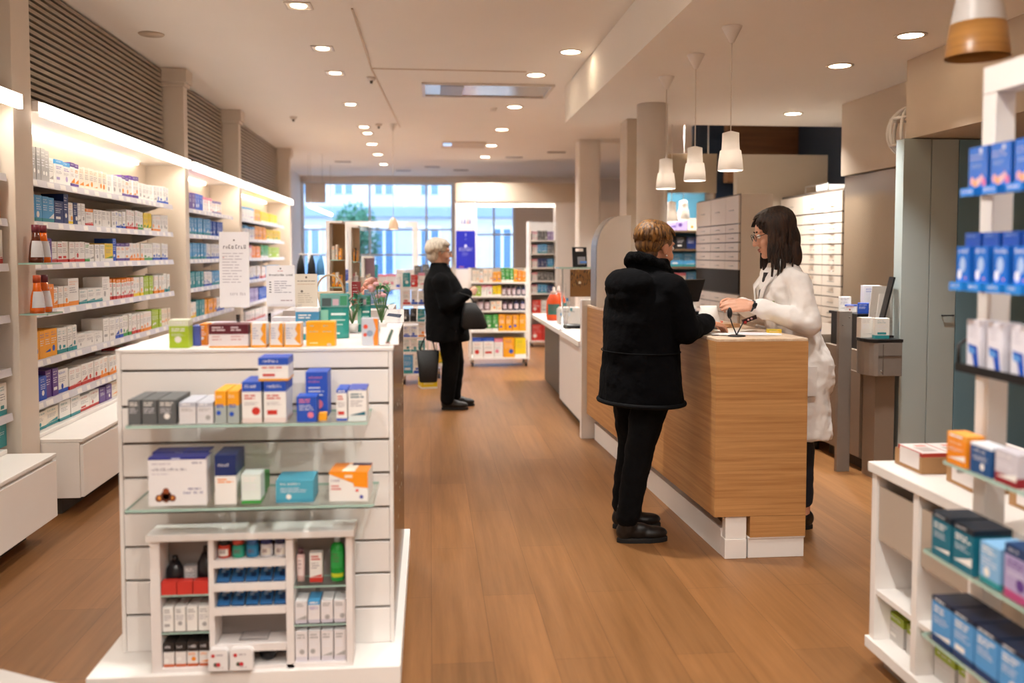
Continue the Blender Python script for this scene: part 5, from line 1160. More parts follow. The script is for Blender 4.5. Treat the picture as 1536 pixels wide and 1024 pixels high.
# ================================================================ RIGHT FOREGROUND: low white unit and hanging frame
UX, UY0, UY1, UT = 1.55, 1.6, 2.99, .722
t = thing('cubby_unit', 'low white open cubby unit in the right foreground', 'shelf', (1.8, 2.35, 0))
MB().box(UX - .02, UY0, UT - .035, 2.25, UY1 + .015, UT).build('top', M_white, t, bevel=.003)
MB().box(UX - .02, UY0, .06, 2.25, UY1 + .015, .10).build('bottom', M_white, t, bevel=.003)
MB().box(UX + .03, UY0 + .02, 0, 2.2, UY1 - .03, .0595).build('plinth', mat('greige_plinth', '#a39a90', .6), t)
MB().box(2.22, UY0, .1005, 2.249, UY1, UT - .0355).build('back_panel', M_white, t)
dv = [UY1, 2.72, 2.42, 2.10, 1.80]
for y in dv: MB().box(UX - .01, y - .032, .1005, 2.219, y, UT - .0355).build('upright', M_white, t)
for k in range(4):
    y1, y0 = dv[k] - .0325, dv[k+1] + .0005
    MB().box(UX - .005, y0, .262, 2.219, y1, .280).build('shelf', M_white, t)
    MB().box(UX - .002, y0 + .004, .46, UX + .006, y1 - .004, .645).build('flap', mat('greige_flap', '#b4a696', .35, var=.03), t)
    MB().box(UX + .007, y0 + .01, .45, 2.2, y1 - .01, .455).build('flap_shelf', M_white, t)
    kb = (y0 + y1)/2
    if k < 3:
        one('storage_box', MB().box(-.09, -.10, 0, .09, .10, .16, '#b9aea1'), M_print, ('grey-beige storage box in the farthest cubby', 'grey-beige storage box in the second farthest cubby', 'grey-beige storage box in the third cubby')[k], 'box', (1.93, kb, .2808))
        for j in range(2):
            carton(.11, .12, .10, 'li', (UX + .11, y0 + .075 + .13*j, .1013), -PI/2, '%s white and lime carton in the bottom of the %s cubby' % (('nearer', 'farther')[j], ('farthest', 'second farthest', 'third farthest')[k]), None, R, base='#cfccc8', top='#9cb22e', tf=.3)
# kraft trays with red and white packs
def tray(x, y, w, d, rz, label, packs):
    t = thing('cardboard_tray', label, 'tray', (x, y, UT + .0008), rz); h = .055; e = .004
    mb = MB().box(-w/2, -d/2, 0, w/2, d/2, .003)
    mb.box(-w/2, -d/2, .0031, -w/2 + e, d/2, h).box(w/2 - e, -d/2, .0031, w/2, d/2, h).box(-w/2 + e, -d/2, .0031, w/2 - e, -d/2 + e, h).box(-w/2 + e, d/2 - e, .0031, w/2 - e, d/2, h)
    mb.build('tray', mat('kraft_card', '#a97f55', .7, var=.12, scale=20), t, world=False)
    m2 = MB().box(-w/2 - .0012, -d*.42, .012, -w/2 - .0002, d*.3, h + .012, '#e5dcd8'); m2.build('front_label', M_print, t, world=False)
    n = packs; pw = (w - 2*e - .004)/n
    for k in range(n):
        mb = MB().box(-pw/2 + .001, -d/2 + .008, 0, pw/2 - .001, d/2 - .008, .064, '#c9483c'); zt = .0642
        mb.face([(-pw/2 + .002, -d/2 + .009, zt), (pw/2 - .002, -d/2 + .009, zt), (pw/2 - .002, d/2 - .009, zt), (-pw/2 + .002, d/2 - .009, zt)], '#ece5e2')
        mb.face([(-pw*.3, -d*.3, zt + .0003), (pw*.25, -d*.3, zt + .0003), (pw*.25, d*.1, zt + .0003), (-pw*.3, d*.1, zt + .0003)], '#c4b5b0'); mb.face([(-pw*.1, d*.15, zt + .0004), (pw*.3, d*.15, zt + .0004), (pw*.3, d*.3, zt + .0004), (-pw*.1, d*.3, zt + .0004)], '#d98a80')
        v = Vector((-w/2 + e + .002 + pw*(k + .5), 0, .0033)); v.rotate(Matrix.Rotation(rz, 3, 'Z'))
        one('pack', mb, M_print, '%s red and white pack from the left inside the %s' % (ordn(k + 1), label.split(' with ')[0]), 'pack', (x + v.x, y + v.y, UT + .0008 + v.z), rz, 'red and white packs in trays')
tray(1.81, 2.885, .40, .17, 0, 'rear cardboard tray with white front label on the cubby unit', 4)
tray(1.77, 2.63, .25, .17, -.05, 'middle cardboard tray with white front label on the cubby unit', 2)
tray(1.80, 2.36, .25, .17, .03, 'near cardboard tray with white front label on the cubby unit', 2)
# hanging frame: two posts with arms, glass trays
t = thing('hook_display', 'white post frame with hooks and glass boards in the right foreground', 'display', (1.4, 2.1, 0))
FX = 1.415
MB().box(FX + .02, 2.19, 0, FX + .075, 2.245, 1.86).build('post', M_white, t, bevel=.002)
MB().box(FX + .02, .9, 0, FX + .075, .955, 1.86).build('post', M_white, t, bevel=.002)
MB().box(FX + .02, .9, 1.8605, FX + .075, 2.245, 1.93).build('top_beam', M_white, t, bevel=.002)
MB().box(FX + .0755, 2.20, 0.0, FX + .12, 2.23, .03).build('foot', M_white, t)
for z, x0, nm in ((.90, FX - .055, 0), (.662, FX - .105, 1), (.435, FX - .105, 2)):
    MB().box(x0, .96, z - .009, FX + .019, 2.26, z, mi=0, edge=1).build('glass_board', [M_glass, M_gedge], t)
    br = MB()
    br.box(FX - .05, 2.2, z - .02, FX + .0195, 2.206, z - .0095).box(FX - .05, .93, z - .02, FX + .0195, .936, z - .0095); split(br, 'bracket', M_metal, t)
for z, y0 in ((1.615, 2.2), (1.375, 2.2), (1.15, 2.22)):
    MB().tube([(FX + .014, .97, z - .012), (FX + .014, y0 + .035, z - .012)], .004, 8).build('hook_rail', M_black, t)
# row 1: blue packs hanging, row 2 two-piece blue packs, row 3 white packs in a black tray
def hang_box(y, z, w, d, h, label, kind):
    t = thing('hanging_pack', label, 'pack', (FX - .03, y, z), -PI/2, 'packs on the white frame')
    if kind == 1:
        mb = carton_mesh(w, d, h, 'bu', R, text=False, base='#1563c4'); yf = -d/2 - .0006
        mb.words(-w*.4, w*.3, h*.66, h*.84, 2, yf, '#d5def5', R, .6, .1); mb.disc(w*.15, h*.9, w*.09, yf, '#cfd8f0'); mb.words(-w*.35, w*.2, h*.5, h*.6, 2, yf, '#7fa4e0', R, .5)
        for u, v, c in ((-.28, .22, '#e5a29a'), (-.1, .16, '#e79a5f'), (.05, .2, '#e8b2a8'), (.22, .26, '#d9a9b5'), (.36, .17, '#d06a9a')): mb.disc(w*u, h*v, w*.11, yf - .0003*(u + 1), c, rz=h*.1)
        mb.build('carton', M_gloss, t, world=False)
        m2 = MB().box(-w*.45, -d/2 - .024, -.014, w*.3, -d/2 - .001, .006, '#1f7fe0'); m2.words(-w*.35, w*.2, -.008, .001, 1, -d/2 - .0246, '#e8f0fc', R, .8, 0); m2.build('price_tag', M_gloss, t, world=False)
    elif kind == 2:
        mb = carton_mesh(w, d, h*1.25, 'bu', R, text=False, base='#124ba5'); mb.words(-w*.35, w*.3, h*1.1, h*1.2, 1, -d/2 - .0006, '#8fb2e8', R, .6); mb.build('carton', M_gloss, t, world=False)
        m3 = MB().box(-w*.47, -d/2 - .022, .0, w*.35, -d/2 - .001, h*.9, '#1e6fd0'); yf = -d/2 - .0226
        m3.words(-w*.4, w*.3, h*.7, h*.84, 1, yf, '#e5eefc', R, .7, 0); m3.disc(-w*.05, h*.45, w*.2, yf, '#a8c4ec', rz=h*.2); m3.disc(-w*.25, h*.2, w*.14, yf, '#f0f2fa', rz=h*.13); m3.disc(w*.15, h*.12, w*.06, yf, '#e08aa8'); m3.build('front_pack', M_gloss, t, world=False)
        m2 = MB().box(-w*.5, -d/2 - .04, -.02, w*.35, -d/2 - .0235, .001, '#1f86e0'); m2.words(-w*.35, w*.2, -.013, -.003, 1, -d/2 - .0406, '#e8f0fc', R, .8, 0); m2.build('price_tag', M_gloss, t, world=False)
    else:
        mb = carton_mesh(w, d, h, 'ww', R, text=False, base='#e6e3ec'); yf = -d/2 - .0006
        mb.words(-w*.3, w*.3, h*.6, h*.9, 4, yf, '#c9c5d2', R, .3); mb.face([(-w*.42, yf, h*.5), (w*.3, yf, h*.46), (w*.45, yf, 0.002), (w*.1, yf, .002), (-w*.05, yf, h*.25)], '#2152b8'); mb.face([(-w*.4, yf - .0003, h*.44), (w*.1, yf - .0003, h*.4), (w*.15, yf - .0003, h*.3), (-w*.3, yf - .0003, h*.3)], '#5f9be0')
        mb.build('carton', M_gloss, t, world=False)
    MB().tube([(0, 0, h*1.1 if kind == 1 else h*.5), (0, .02, h*1.1 if kind == 1 else h*.5)], .001, 4) if 0 else None
    return t
rows = (('top', 1, 1.607, .075, .108, .05, [2.14, 2.05, 1.96, 1.87]), ('middle', 2, 1.377, .062, .10, .05, [2.155, 2.08, 2.005, 1.93, 1.855]))
for nm, kd, z, w, h, d, ys in rows:
    for k, y in enumerate(ys): hang_box(y, z, w, d, h, 'blue pack hanging %s from the post on the %s row of the white frame' % (ordn(k + 1), nm), kd)
for k, y in enumerate([2.14, 2.055, 1.965, 1.875]): hang_box(y, 1.163, .055, .05, .12, 'white pack with blue swoosh, %s from the post, in the black tray' % ordn(k + 1), 3)
t = thing('black_tray', 'black plastic tray with upright end holding the white and blue packs', 'tray', (FX - .045, 2.03, 1.15))
MB().box(FX - .072, 1.84, 1.15, FX - .004, 2.185, 1.1615).box(FX - .075, 1.84, 1.15, FX - .0725, 2.185, 1.172).build('floor', M_black, t)
MB().tube([(FX - .068, 2.182, 1.162), (FX - .066, 2.185, 1.215), (FX - .045, 2.188, 1.23), (FX - .02, 2.185, 1.215), (FX - .015, 2.182, 1.162)], .005, 8).build('end_hoop', M_black, t)
# cartons on the glass boards
for k, (y, w, h, d, st, kw, lb) in enumerate(((2.20, .085, .082, .05, 'ora', dict(base='#ef8f1e', top='#f2a040'), 'orange carton at the far end of the upper glass board'), (2.10, .085, .075, .045, 'nv', dict(base='#1b4f86', top='#dfe4ec', tf=.1), 'dark blue carton next to the orange one on the glass board'), (2.0, .085, .08, .045, 'rd', dict(base='#c9c4cc', bot='#8f1f2a', bf=.3), 'white carton with dark red base on the upper glass board'))):
    carton(w, d, h, st, (FX - .031, y, .9008), -PI/2, lb, None, R, **kw)
for k, (y, lb) in enumerate(((2.18, 'teal carton with black lid at the far end of the middle glass board'), (2.085, 'second teal carton with black lid on the middle glass board'))):
    carton(.085, .1, .115, 'te', (FX - .054, y, .6628), -PI/2, lb, None, R, base='#126a80', top='#0d1c2a', tf=.14)
carton(.075, .09, .10, 'bl', (FX - .054, 1.985, .6628), -PI/2, 'light blue carton between the teal and lilac ones on the glass board', None, R, base='#7fb0d8')
carton(.09, .09, .125, 'lc', (FX - .054, 1.885, .6628), -PI/2, 'lilac and pink carton with navy lid on the middle glass board', None, R, base='#a99cc4', top='#1b3a66', bot='#b0487a', tf=.2)
for k in range(5):
    carton(.088, .10, .12, 'bl', (FX - .054, 2.17 - .094*k, .4358), -PI/2, '%s blue carton with white lid from the far end of the lowest glass board' % ordn(k + 1), 'blue cartons on the lowest glass board', R, base='#4f95d0', top='#101c34', tf=.1, bot='#143a68')
# background packs inside the frame, seen past the post
t = thing('inner_shelf', 'dark framed shelf seen behind the white post at the right edge', 'shelf', (1.75, 2.2, UT))
MB().box(1.62, 2.02, UT + .0008, 1.63, 2.2, 1.75).box(1.62, 1.55, UT + .0008, 1.63, 1.57, 1.75).build('frame', M_white, t)
for z in (.95, 1.2, 1.45, 1.68): MB().box(1.6305, 1.55, z - .01, 1.9, 2.2, z).build('shelf', mat('walnut_side', '#5b4530', .5), t)
for k, (y, z, w, h, st, lb) in enumerate(((2.12, 1.2008, .09, .12, 'te', 'teal carton behind the white post, upper inner shelf'), (2.1, .9508, .1, .14, 'nv', 'dark blue carton behind the white post, lowest inner shelf'), (1.98, .9508, .1, .15, 'dg', 'dark carton right of the dark blue one, lowest inner shelf'), (2.0, 1.2008, .07, .1, 'cr', 'cream card with green stripe on the upper inner shelf'), (2.1, 1.4508, .1, .1, 'lc', 'lilac carton on the third inner shelf behind the post'))): carton(w, .1, h, st, (1.70, y, z), -PI/2, lb)
# near-left plinth corner just inside the frame
t = thing('low_plinth', 'blurred pale plinth corner at the bottom left of the photo', 'plinth', (-1.6, 2.3, 0))
q0 = atZ(0, 1003, .2); q1 = atZ(92, 1026, .2)
MB().prism([(-1.9, 1.6), (q1.x, 1.6), (q1.x, q1.y), (q0.x, q0.y), (-1.9, q0.y)], 0, .2).build('body', mat('grey_white', '#b9b2ac', .5), t)
# ================================================================ PEOPLE
def fuse(o, vox, it=6, fac=.5, disp=0., dscale=.15, name='folds'):
    r = o.modifiers.new('remesh', 'REMESH'); r.mode = 'VOXEL'; r.voxel_size = vox; r.use_smooth_shade = True
    s = o.modifiers.new('smooth', 'SMOOTH'); s.iterations = it; s.factor = fac
    if disp:
        tx = bpy.data.textures.new(name, 'CLOUDS'); tx.noise_scale = dscale; tx.noise_depth = 3
        d = o.modifiers.new('folds', 'DISPLACE'); d.texture = tx; d.strength = disp; d.mid_level = .5; d.texture_coords = 'LOCAL'
    return o
class Frame:
    def __init__(s, O, h, pitch=0.):
        s.O = Vector(O); c, n = math.cos(h), math.sin(h); f = Vector((c, n, 0)); s.l = Vector((-n, c, 0)); u = Vector((0, 0, 1))
        s.f = f*math.cos(pitch) - u*math.sin(pitch); s.u = u*math.cos(pitch) + f*math.sin(pitch); s.h = h
    def P(s, a, b, c): return s.O + s.f*a + s.l*b + s.u*c
    @property
    def ax(s): return (s.f, s.l, s.u)
def head(mb, H, female=1):
    E = lambda a, b, c, r: mb.ell(H.P(a, b, c), r, H.ax, 18, 12)
    E(-.012, 0, .04, (.093, .073, .080)); E(.03, 0, -.005, (.058, .060, .088)); E(.028, 0, -.06, (.056, .052, .045)); E(.066, 0, -.093, (.022, .024, .018))
    mb.caps(H.P(.083, 0, .022), H.P(.104, 0, -.022), .009, .0125, 10); E(.096, .011, -.027, (.01, .008, .007)); E(.096, -.011, -.027, (.01, .008, .007))
    for s in (-1, 1):
        E(.068, s*.030, .036, (.014, .026, .009)); E(.056, s*.036, -.03, (.028, .024, .026)); E(-.006, s*.072, -.004, (.017, .009, .030)); E(-.004, s*.079, .006, (.015, .005, .02))
    E(.084, 0, -.054, (.012, .022, .006)); E(.082, 0, -.066, (.012, .018, .0065))
def face_parts(H, par, eyecol='#3b2a20', lips='#b5635a', brow='#4a3526'):
    for s in (-1, 1):
        e = MB().ell(H.P(.076, s*.030, .014), .0115, H.ax, 14, 10).build('eye', mat('eye_white', '#efe9e4', .2), par)
        mb = MB().ell(H.P(.0835, s*.0305, .014), (.0045, .0055, .0055), H.ax, 12, 8); mb.build('iris', mat('iris_' + eyecol.strip('#'), eyecol, .15), e)
        MB().tube([H.P(.080, s*.014, .034), H.P(.083, s*.030, .040), H.P(.068, s*.052, .034)], [.003, .0035, .002], 8).build('eyebrow', mat('brow_' + brow.strip('#'), brow, .8), par)
    mb = MB().ell(H.P(.0905, 0, -.055), (.006, .02, .0045), H.ax, 14, 8).ell(H.P(.0885, 0, -.0645), (.006, .0165, .005), H.ax, 14, 8)
    mb.build('lips', mat('lips_' + lips.strip('#'), lips, .4), par)
def glasses(H, par, m):
    mb = MB()
    for s in (-1, 1):
        mb.tube([H.P(.098, s*.032 + .024*math.cos(2*PI*k/20), .012 + .018*math.sin(2*PI*k/20)) for k in range(21)], .0018, 6)
        mb.tube([H.P(.096, s*.055, .016), H.P(.05, s*.077, .018), H.P(-.005, s*.082, .016)], .0018, 6)
    mb.tube([H.P(.099, -.008, .016), H.P(.103, 0, .019), H.P(.099, .008, .016)], .0018, 6)
    g_ = mb.build('glasses', m, par)
    le = MB()
    for s in (-1, 1): le.face([H.P(.098, s*.032 + .0225*math.cos(2*PI*k/20), .012 + .0165*math.sin(2*PI*k/20)) for k in range(20)])
    le.build('lens', M_acryl, g_)
def hand(mb, W, d, n, s, curl=.5, spread=.006, pinch=0., L=1.):
    """wrist W, direction d, back-of-hand normal n, thumb side s"""
    W, d, n, s = Vector(W), Vector(d).normalized(), Vector(n).normalized(), Vector(s).normalized()
    for k, o in enumerate((-.028, -.0095, .0095, .028)):
        mb.caps(W + s*o*.55, W + d*.082*L*(1 - .1*abs(o)/.028) + s*o, .0145, .0115, 10)
    for k, (o, ln, cu) in enumerate(((-.029, .058, 1.25), (-.010, .072, 1.08), (.010, .078, 1.), (.029, .07, .9))):
        p = W + d*.084*L*(1 - .1*abs(o)/.028) + s*o; ang = 0.; dd = d + s*o*spread/.006*.15
        for j, (fr, r) in enumerate(((.45, .0092), (.32, .0084), (.26, .0074))):
            ang += curl*cu*(.55 if j == 0 else .75) ; v = (dd*math.cos(ang) - n*math.sin(ang)).normalized(); q = p + v*ln*fr*L
            mb.caps(p, q, r, r*.92, 10); p = q
    p = W + d*.022 + s*.026; v = (d*.75 + s*.6 - n*(.25 + pinch)).normalized(); q = p + v*.042; mb.caps(p, q, .013, .0105, 10)
    v2 = (d*.95 + s*(.15 - pinch*.5) - n*(.3 + pinch)).normalized(); mb.caps(q, q + v2*.032, .0098, .0085, 10)
def nails(par, tips, m):
    mb = MB()
    for p, ax in tips: mb.ell(p, (.006, .005, .0025), ax, 8, 6)
    mb.build('fingernails', m, par)
def hair_locks(mb, H, rad, c0, th0, lens, n, r=.012, drop=None, seed=1, jit=.006, azr=(-PI, PI), crown=(-.02, 0), scale=1.0, back=0.):
    rg = random.Random(seed)
    for k in range(n):
        az = azr[0] + (azr[1] - azr[0])*(k + rg.random()*.8)/n
        end = lens(az) + rg.uniform(-.13, .11); pts = []; rr = []
        m = 8
        for j in range(m):
            th = th0 + (end - th0)*j/(m - 1)
            sc = scale + rg.uniform(-1, 1)*jit*2 + .05*(j/(m-1))**2
            a = c0[0] + crown[0]*(1 - j/(m-1)) + rad[0]*math.sin(th)*math.cos(az)*sc; b = c0[1] + rad[1]*math.sin(th)*math.sin(az)*sc; c = c0[2] + rad[2]*math.cos(th)*sc
            pts.append(H.P(a, b, c)); rr.append(r*(.5 + .7*math.sin(PI*min(1, .15 + .8*j/(m-1)))))
        if drop:
            L_, inn = drop(az); L_ *= rg.uniform(.72, 1.25)
            if L_ > 0:
                base = pts[-1]; dirv = (H.P(c0[0], c0[1], c0[2]) - base); dirv.z = 0
                for j in range(1, 6):
                    t_ = j/5; pts.append(base + Vector((0, 0, -L_*t_)) + dirv*inn*t_ + H.l*rg.uniform(-.006, .006) + H.f*rg.uniform(-.006, .006)); rr.append(r*(1 - .55*t_))
        mb.tube(pts, rr, 7, flat=.6)
def hair_mat(name, c0, c1, rough=.45):
    if name in MATS: return MATS[name]
    m = mat(name, c0, rough); nt = m.node_tree; N = nt.nodes
    mx = [n for n in N if n.bl_idname == 'ShaderNodeMix'][0]; mx.inputs[6].default_value = (*lin(c0), 1); mx.inputs[7].default_value = (*lin(c1), 1)
    mp = [n for n in N if n.bl_idname == 'ShaderNodeMapping'][0]; mp.inputs['Scale'].default_value = (1, 1, .12)
    nz = [n for n in N if n.bl_idname == 'ShaderNodeTexNoise'][0]; nz.inputs['Scale'].default_value = 95
    cr = N.new('ShaderNodeMapRange'); cr.inputs[1].default_value = .38; cr.inputs[2].default_value = .62
    nt.links.new(nz.outputs['Fac'], cr.inputs[0]); nt.links.new(cr.outputs[0], mx.inputs[0]); return m
def shoe(mb, sole, heel, dirv, L=.26, shaft=0., w=.045):
    d = Vector((dirv[0], dirv[1], 0)).normalized(); s = Vector((-d.y, d.x, 0)); u = Vector((0, 0, 1)); h = Vector(heel); ax = (d, s, u)
    mb.ell(h + d*.045 + u*.055, (.05, w*.8, .05), ax); mb.ell(h + d*.11 + u*.05, (.075, w*.86, .045), ax); mb.ell(h + d*(L - .08) + u*.042, (.08, w, .034), ax); mb.caps(h + d*.05 + u*.06, h + d*(L*.62) + u*.045, .042, .036)
    if shaft: mb.caps(h + d*.055 + u*.07, h + d*.052 + u*shaft, .047, .05)
    out = []
    for z, g in ((0., 1.), (.018, 1.), (.024, .97)):
        row = []
        for k in range(28):
            t = 2*PI*k/28; x = math.cos(t); y = math.sin(t); wid = w*(1.0 if x > 0 else .84)
            row.append(h + d*(L*.5 + x*L*.5*g) + s*(y*wid*g) + u*z)
        out.append(row)
    sole.grid(out, sm=False)
M_blackcoat = mat('black_padded_cloth', '#060608', .95, var=.25, scale=25, bump=.3, bscale=40, sheen=.0, spec=.1)
M_blackcl = mat('black_trousers', '#08080a', .9, var=.2, scale=30, bump=.2, bscale=200, spec=.15)
M_fur = mat('black_fleece', '#070708', .95, var=.4, scale=120, bump=.9, bscale=160, spec=.1)
M_boot = mat('black_leather', '#0f0b0a', .42, var=.2, scale=20, bump=.1, bscale=60)
M_sole = mat('black_rubber', '#0c0b0b', .7)

# ---------------------------------------------------------------- customer in the black padded jacket
h = math.radians(35)
t = thing('person', 'woman with short golden hair in a black padded jacket leaning on the oak counter', 'person', (1.05, 4.45, 0))
B = Frame((1.06, 4.42, 0), h); H = Frame(B.P(.10, .0, 1.475), math.radians(28), .18)
mb = MB(); head(mb, H)
mb.caps(H.P(-.02, 0, -.05), B.P(.035, 0, 1.30), .054, .062)
mb.loft([B.P(-.01, 0, z)[:] + (a, b, h) for z, a, b in ((.78, .10, .145), (.95, .09, .13), (1.15, .10, .155), (1.28, .09, .16), (1.33, .06, .09))])
RS, RE, RW = B.P(.02, -.165, 1.27), Vector((1.235, 4.255, 1.075)), Vector((1.375, 4.372, 1.105))
LS, LE, LW = B.P(.02, .165, 1.27), Vector((1.12, 4.71, 1.075)), Vector((1.375, 4.60, 1.105))
for S_, E_, W_ in ((RS, RE, RW), (LS, LE, LW)): mb.chain([B.P(0, 0, 1.27), S_, E_, W_], [.06, .045, .038, .026], 12)
hand(mb, RW, (.85, .45, -.12), (.0, .1, 1), (-.45, .85, .1), .55); hand(mb, LW, (.95, -.2, -.12), (0, 0, 1), (-.2, -.9, 0), .55)
hipR, hipL = B.P(0, -.085, .82), B.P(0, .085, .82); kR, kL = Vector((1.035, 4.37, .46)), Vector((1.04, 4.56, .46)); aR, aL = Vector((.985, 4.395, .08)), Vector((1.01, 4.625, .08))
for a, b, c in ((hipR, kR, aR), (hipL, kL, aL)): mb.chain([a, b, c], [.07, .05, .036], 12); mb.caps(c + Vector((0, 0, -.02)), c + Vector((.14, 0, -.035)), .03, .025)
fuse(mb.build('body', M_skinA, t), .0055, 4)
face_parts(H, t)
hm = MB(); hm.ell(H.P(-.024, 0, .052), (.100, .086, .084), H.ax, 26, 16); hm.ell(H.P(-.058, 0, .012), (.062, .074, .062), H.ax, 20, 12)
hair_locks(hm, H, (.108, .090, .092), (-.018, 0, .042), .12, lambda az: 1.62 if abs(az) > 2.3 else (1.5 if abs(az) > 1.35 else (1.12 if abs(az) > .5 else 1.0)), 96, .0115, seed=5, scale=1.0, jit=.011)
hair_locks(hm, H, (.104, .087, .089), (-.018, 0, .042), .3, lambda az: 1.8, 34, .009, seed=15, jit=.012, azr=(1.9, 4.38))
hm.build('hair', hair_mat('golden_hair', '#3f240b', '#8f6127', .55), t)
nm = MB(); nm.ell(H.P(-.052, 0, -.035), (.046, .058, .055), H.ax, 18, 10); 
nm.build('nape_hair', hair_mat('nape_hair', '#3a2314', '#6a4320'), t)
MB().ell(H.P(.0, -.083, -.036), .0045, n=10, m=6).build('earring', mat('pearl', '#f2ece4', .15), t)
ct = MB()
ct.loft([B.P(c, 0, z)[:] + (a, b, h) for z, c, a, b in ((.705, -.01, .178, .232), (.715, -.01, .183, .236), (.76, -.01, .18, .232), (.93, -.015, .166, .212), (.99, -.015, .165, .208), (1.12, -.01, .168, .215), (1.22, .0, .16, .215), (1.30, .015, .135, .19), (1.35, .03, .105, .135), (1.39, .043, .098, .108), (1.425, .043, .092, .096))], 36)
ct.chain([B.P(0, -.12, 1.27), RS + B.l*-.005, RE, RW - (RW - RE)*.10], [.085, .083, .068, .052], 16); ct.chain([B.P(0, .12, 1.27), LS, LE, LW - (LW - LE)*.08], [.085, .083, .068, .052], 16)
ct.ell(B.P(-.106, .0, 1.295), (.076, .150, .086), B.ax, 22, 14); ct.ell(B.P(-.125, 0, 1.235), (.055, .115, .065), B.ax, 18, 10)
jk = fuse(ct.build('jacket', M_blackcoat, t), .009, 5, .5, .02, .10, 'jacket_folds')
hem = MB(); hem.tube([B.P(-.01 + .184*math.cos(2*PI*k/40), .237*math.sin(2*PI*k/40), .712) for k in range(41)], .011, 8); hem.build('hem_piping', M_blackcl, jk)
wst = MB(); wst.tube([B.P(-.015 + .171*math.cos(2*PI*k/40), .215*math.sin(2*PI*k/40), .965) for k in range(41)], .003, 8); wst.build('waist_seam', M_blackcl, jk)
fr = MB(); fr.tube([B.P(.045 + .098*math.cos(2*PI*k/32), .098*math.sin(2*PI*k/32), 1.375 - .058*math.cos(2*PI*k/32)) for k in range(33)], [.030 + .003*math.sin(k*2.3) for k in range(33)], 12)
fuse(fr.build('fleece_collar', M_fur, t), .008, 3, .5, .012, .02, 'fleece')
cf = MB()
for W_, E_ in ((RW, RE), (LW, LE)):
    v = (W_ - E_).normalized(); cf.caps(W_ - v*.03, W_ - v*.012, .051, .049)
cf.build('cuffs', M_blackcl, jk)
tr = MB()
for a, b, c in ((hipR, kR, aR), (hipL, kL, aL)): tr.chain([a, b, c + Vector((0, 0, .05))], [.105, .072, .060], 18)
tr.caps(B.P(0, -.06, .84), B.P(0, .06, .84), .12, .12)
fuse(tr.build('trousers', M_blackcl, t), .008, 5, .5, .016, .07, 'trouser_folds')
for a, nm_ in ((aR, 'r'), (aL, 'l')):
    bm_, so = MB(), MB(); shoe(bm_, so, Vector((a.x - .055, a.y, 0.0005)), (1, .03, 0), .262, .17, .046)
    b_ = fuse(bm_.build('boot', M_boot, t), .006, 4); so.build('sole', M_sole, b_)

# ---------------------------------------------------------------- pharmacist in the white coat
h = math.radians(182)
t = thing('person', 'dark-haired woman in glasses and white coat handing something over the counter', 'person', (1.93, 4.62, 0))
H = Frame((1.795, 4.60, 1.548), math.radians(172), .30)
M_coatw = mat('white_coat_cotton', '#f1ece8', .75, var=.03, bump=.12, bscale=25)
mb = MB(); head(mb, H)
mb.caps(H.P(-.03, 0, -.06), (1.86, 4.62, 1.34), .05, .062)
mb.loft([(1.95, 4.62, .80, .10, .15, h), (1.94, 4.62, 1.0, .09, .13, h), (1.88, 4.62, 1.2, .095, .15, h), (1.87, 4.62, 1.32, .085, .16, h), (1.86, 4.62, 1.37, .05, .09, h)])
LS, LE, LW = Vector((1.875, 4.465, 1.305)), Vector((1.915, 4.395, 1.095)), Vector((1.625, 4.43, 1.185))
RS, RE, RW = Vector((1.865, 4.785, 1.32)), Vector((1.86, 4.82, 1.10)), Vector((1.615, 4.60, 1.185))
for S_, E_, W_ in ((LS, LE, LW), (RS, RE, RW)): mb.chain([(1.87, 4.62, 1.30), S_, E_, W_], [.055, .043, .036, .025], 12)
hand(mb, LW, (-.97, .12, .02), (-.05, -.75, .6), (-.1, .55, .75), .38, pinch=.25); hand(mb, RW, (-.9, -.42, .08), (-.1, .6, .75), (-.35, -.6, .7), .5, pinch=.2)
hl, hr = Vector((1.95, 4.535, .82)), Vector((1.95, 4.705, .82)); kl, kr = Vector((1.94, 4.53, .46)), Vector((1.92, 4.70, .46)); al, ar = Vector((1.955, 4.53, .08)), Vector((1.93, 4.71, .08))
for a, b, c in ((hl, kl, al), (hr, kr, ar)): mb.chain([a, b, c], [.07, .05, .036], 12); mb.caps(c + Vector((0, 0, -.02)), c + Vector((-.14, 0, -.035)), .03, .025)
fuse(mb.build('body', M_skinB, t), .005, 4)
face_parts(H, t, brow='#2a1a12'); glasses(H, t, mat('dark_glasses_frame', '#23252b', .3))
hm = MB(); hm.ell(H.P(-.026, 0, .046), (.102, .088, .090), H.ax, 26, 16); hm.ell(H.P(-.065, 0, -.03), (.070, .082, .105), H.ax, 20, 12)
for s_ in (-1, 1): hm.ell(H.P(-.066, s_*.042, -.10), (.046, .040, .095), H.ax, 16, 10); hm.ell(H.P(-.02, s_*.070, -.075), (.040, .020, .085), H.ax, 16, 10)
hair_locks(hm, H, (.110, .096, .098), (-.016, 0, .038), .1, lambda az: 1.75 if abs(az) > 1.05 else (1.2 if abs(az) > .5 else .8), 96, .0125, drop=lambda az: ((.185 if abs(az) > 1.15 else 0), -.05 if abs(az) > 2 else .12), seed=9, jit=.008)
hair_locks(hm, H, (.108, .100, .096), (-.016, 0, .038), .5, lambda az: 1.7, 16, .014, drop=lambda az: (.17, .05), seed=4, azr=(1.15, 1.8)); hair_locks(hm, H, (.108, .100, .096), (-.016, 0, .038), .5, lambda az: 1.7, 16, .014, drop=lambda az: (.17, .05), seed=6, azr=(-1.8, -1.15))
hm.build('hair', hair_mat('dark_brown_hair', '#120906', '#38200f', .6), t)
ct = MB()
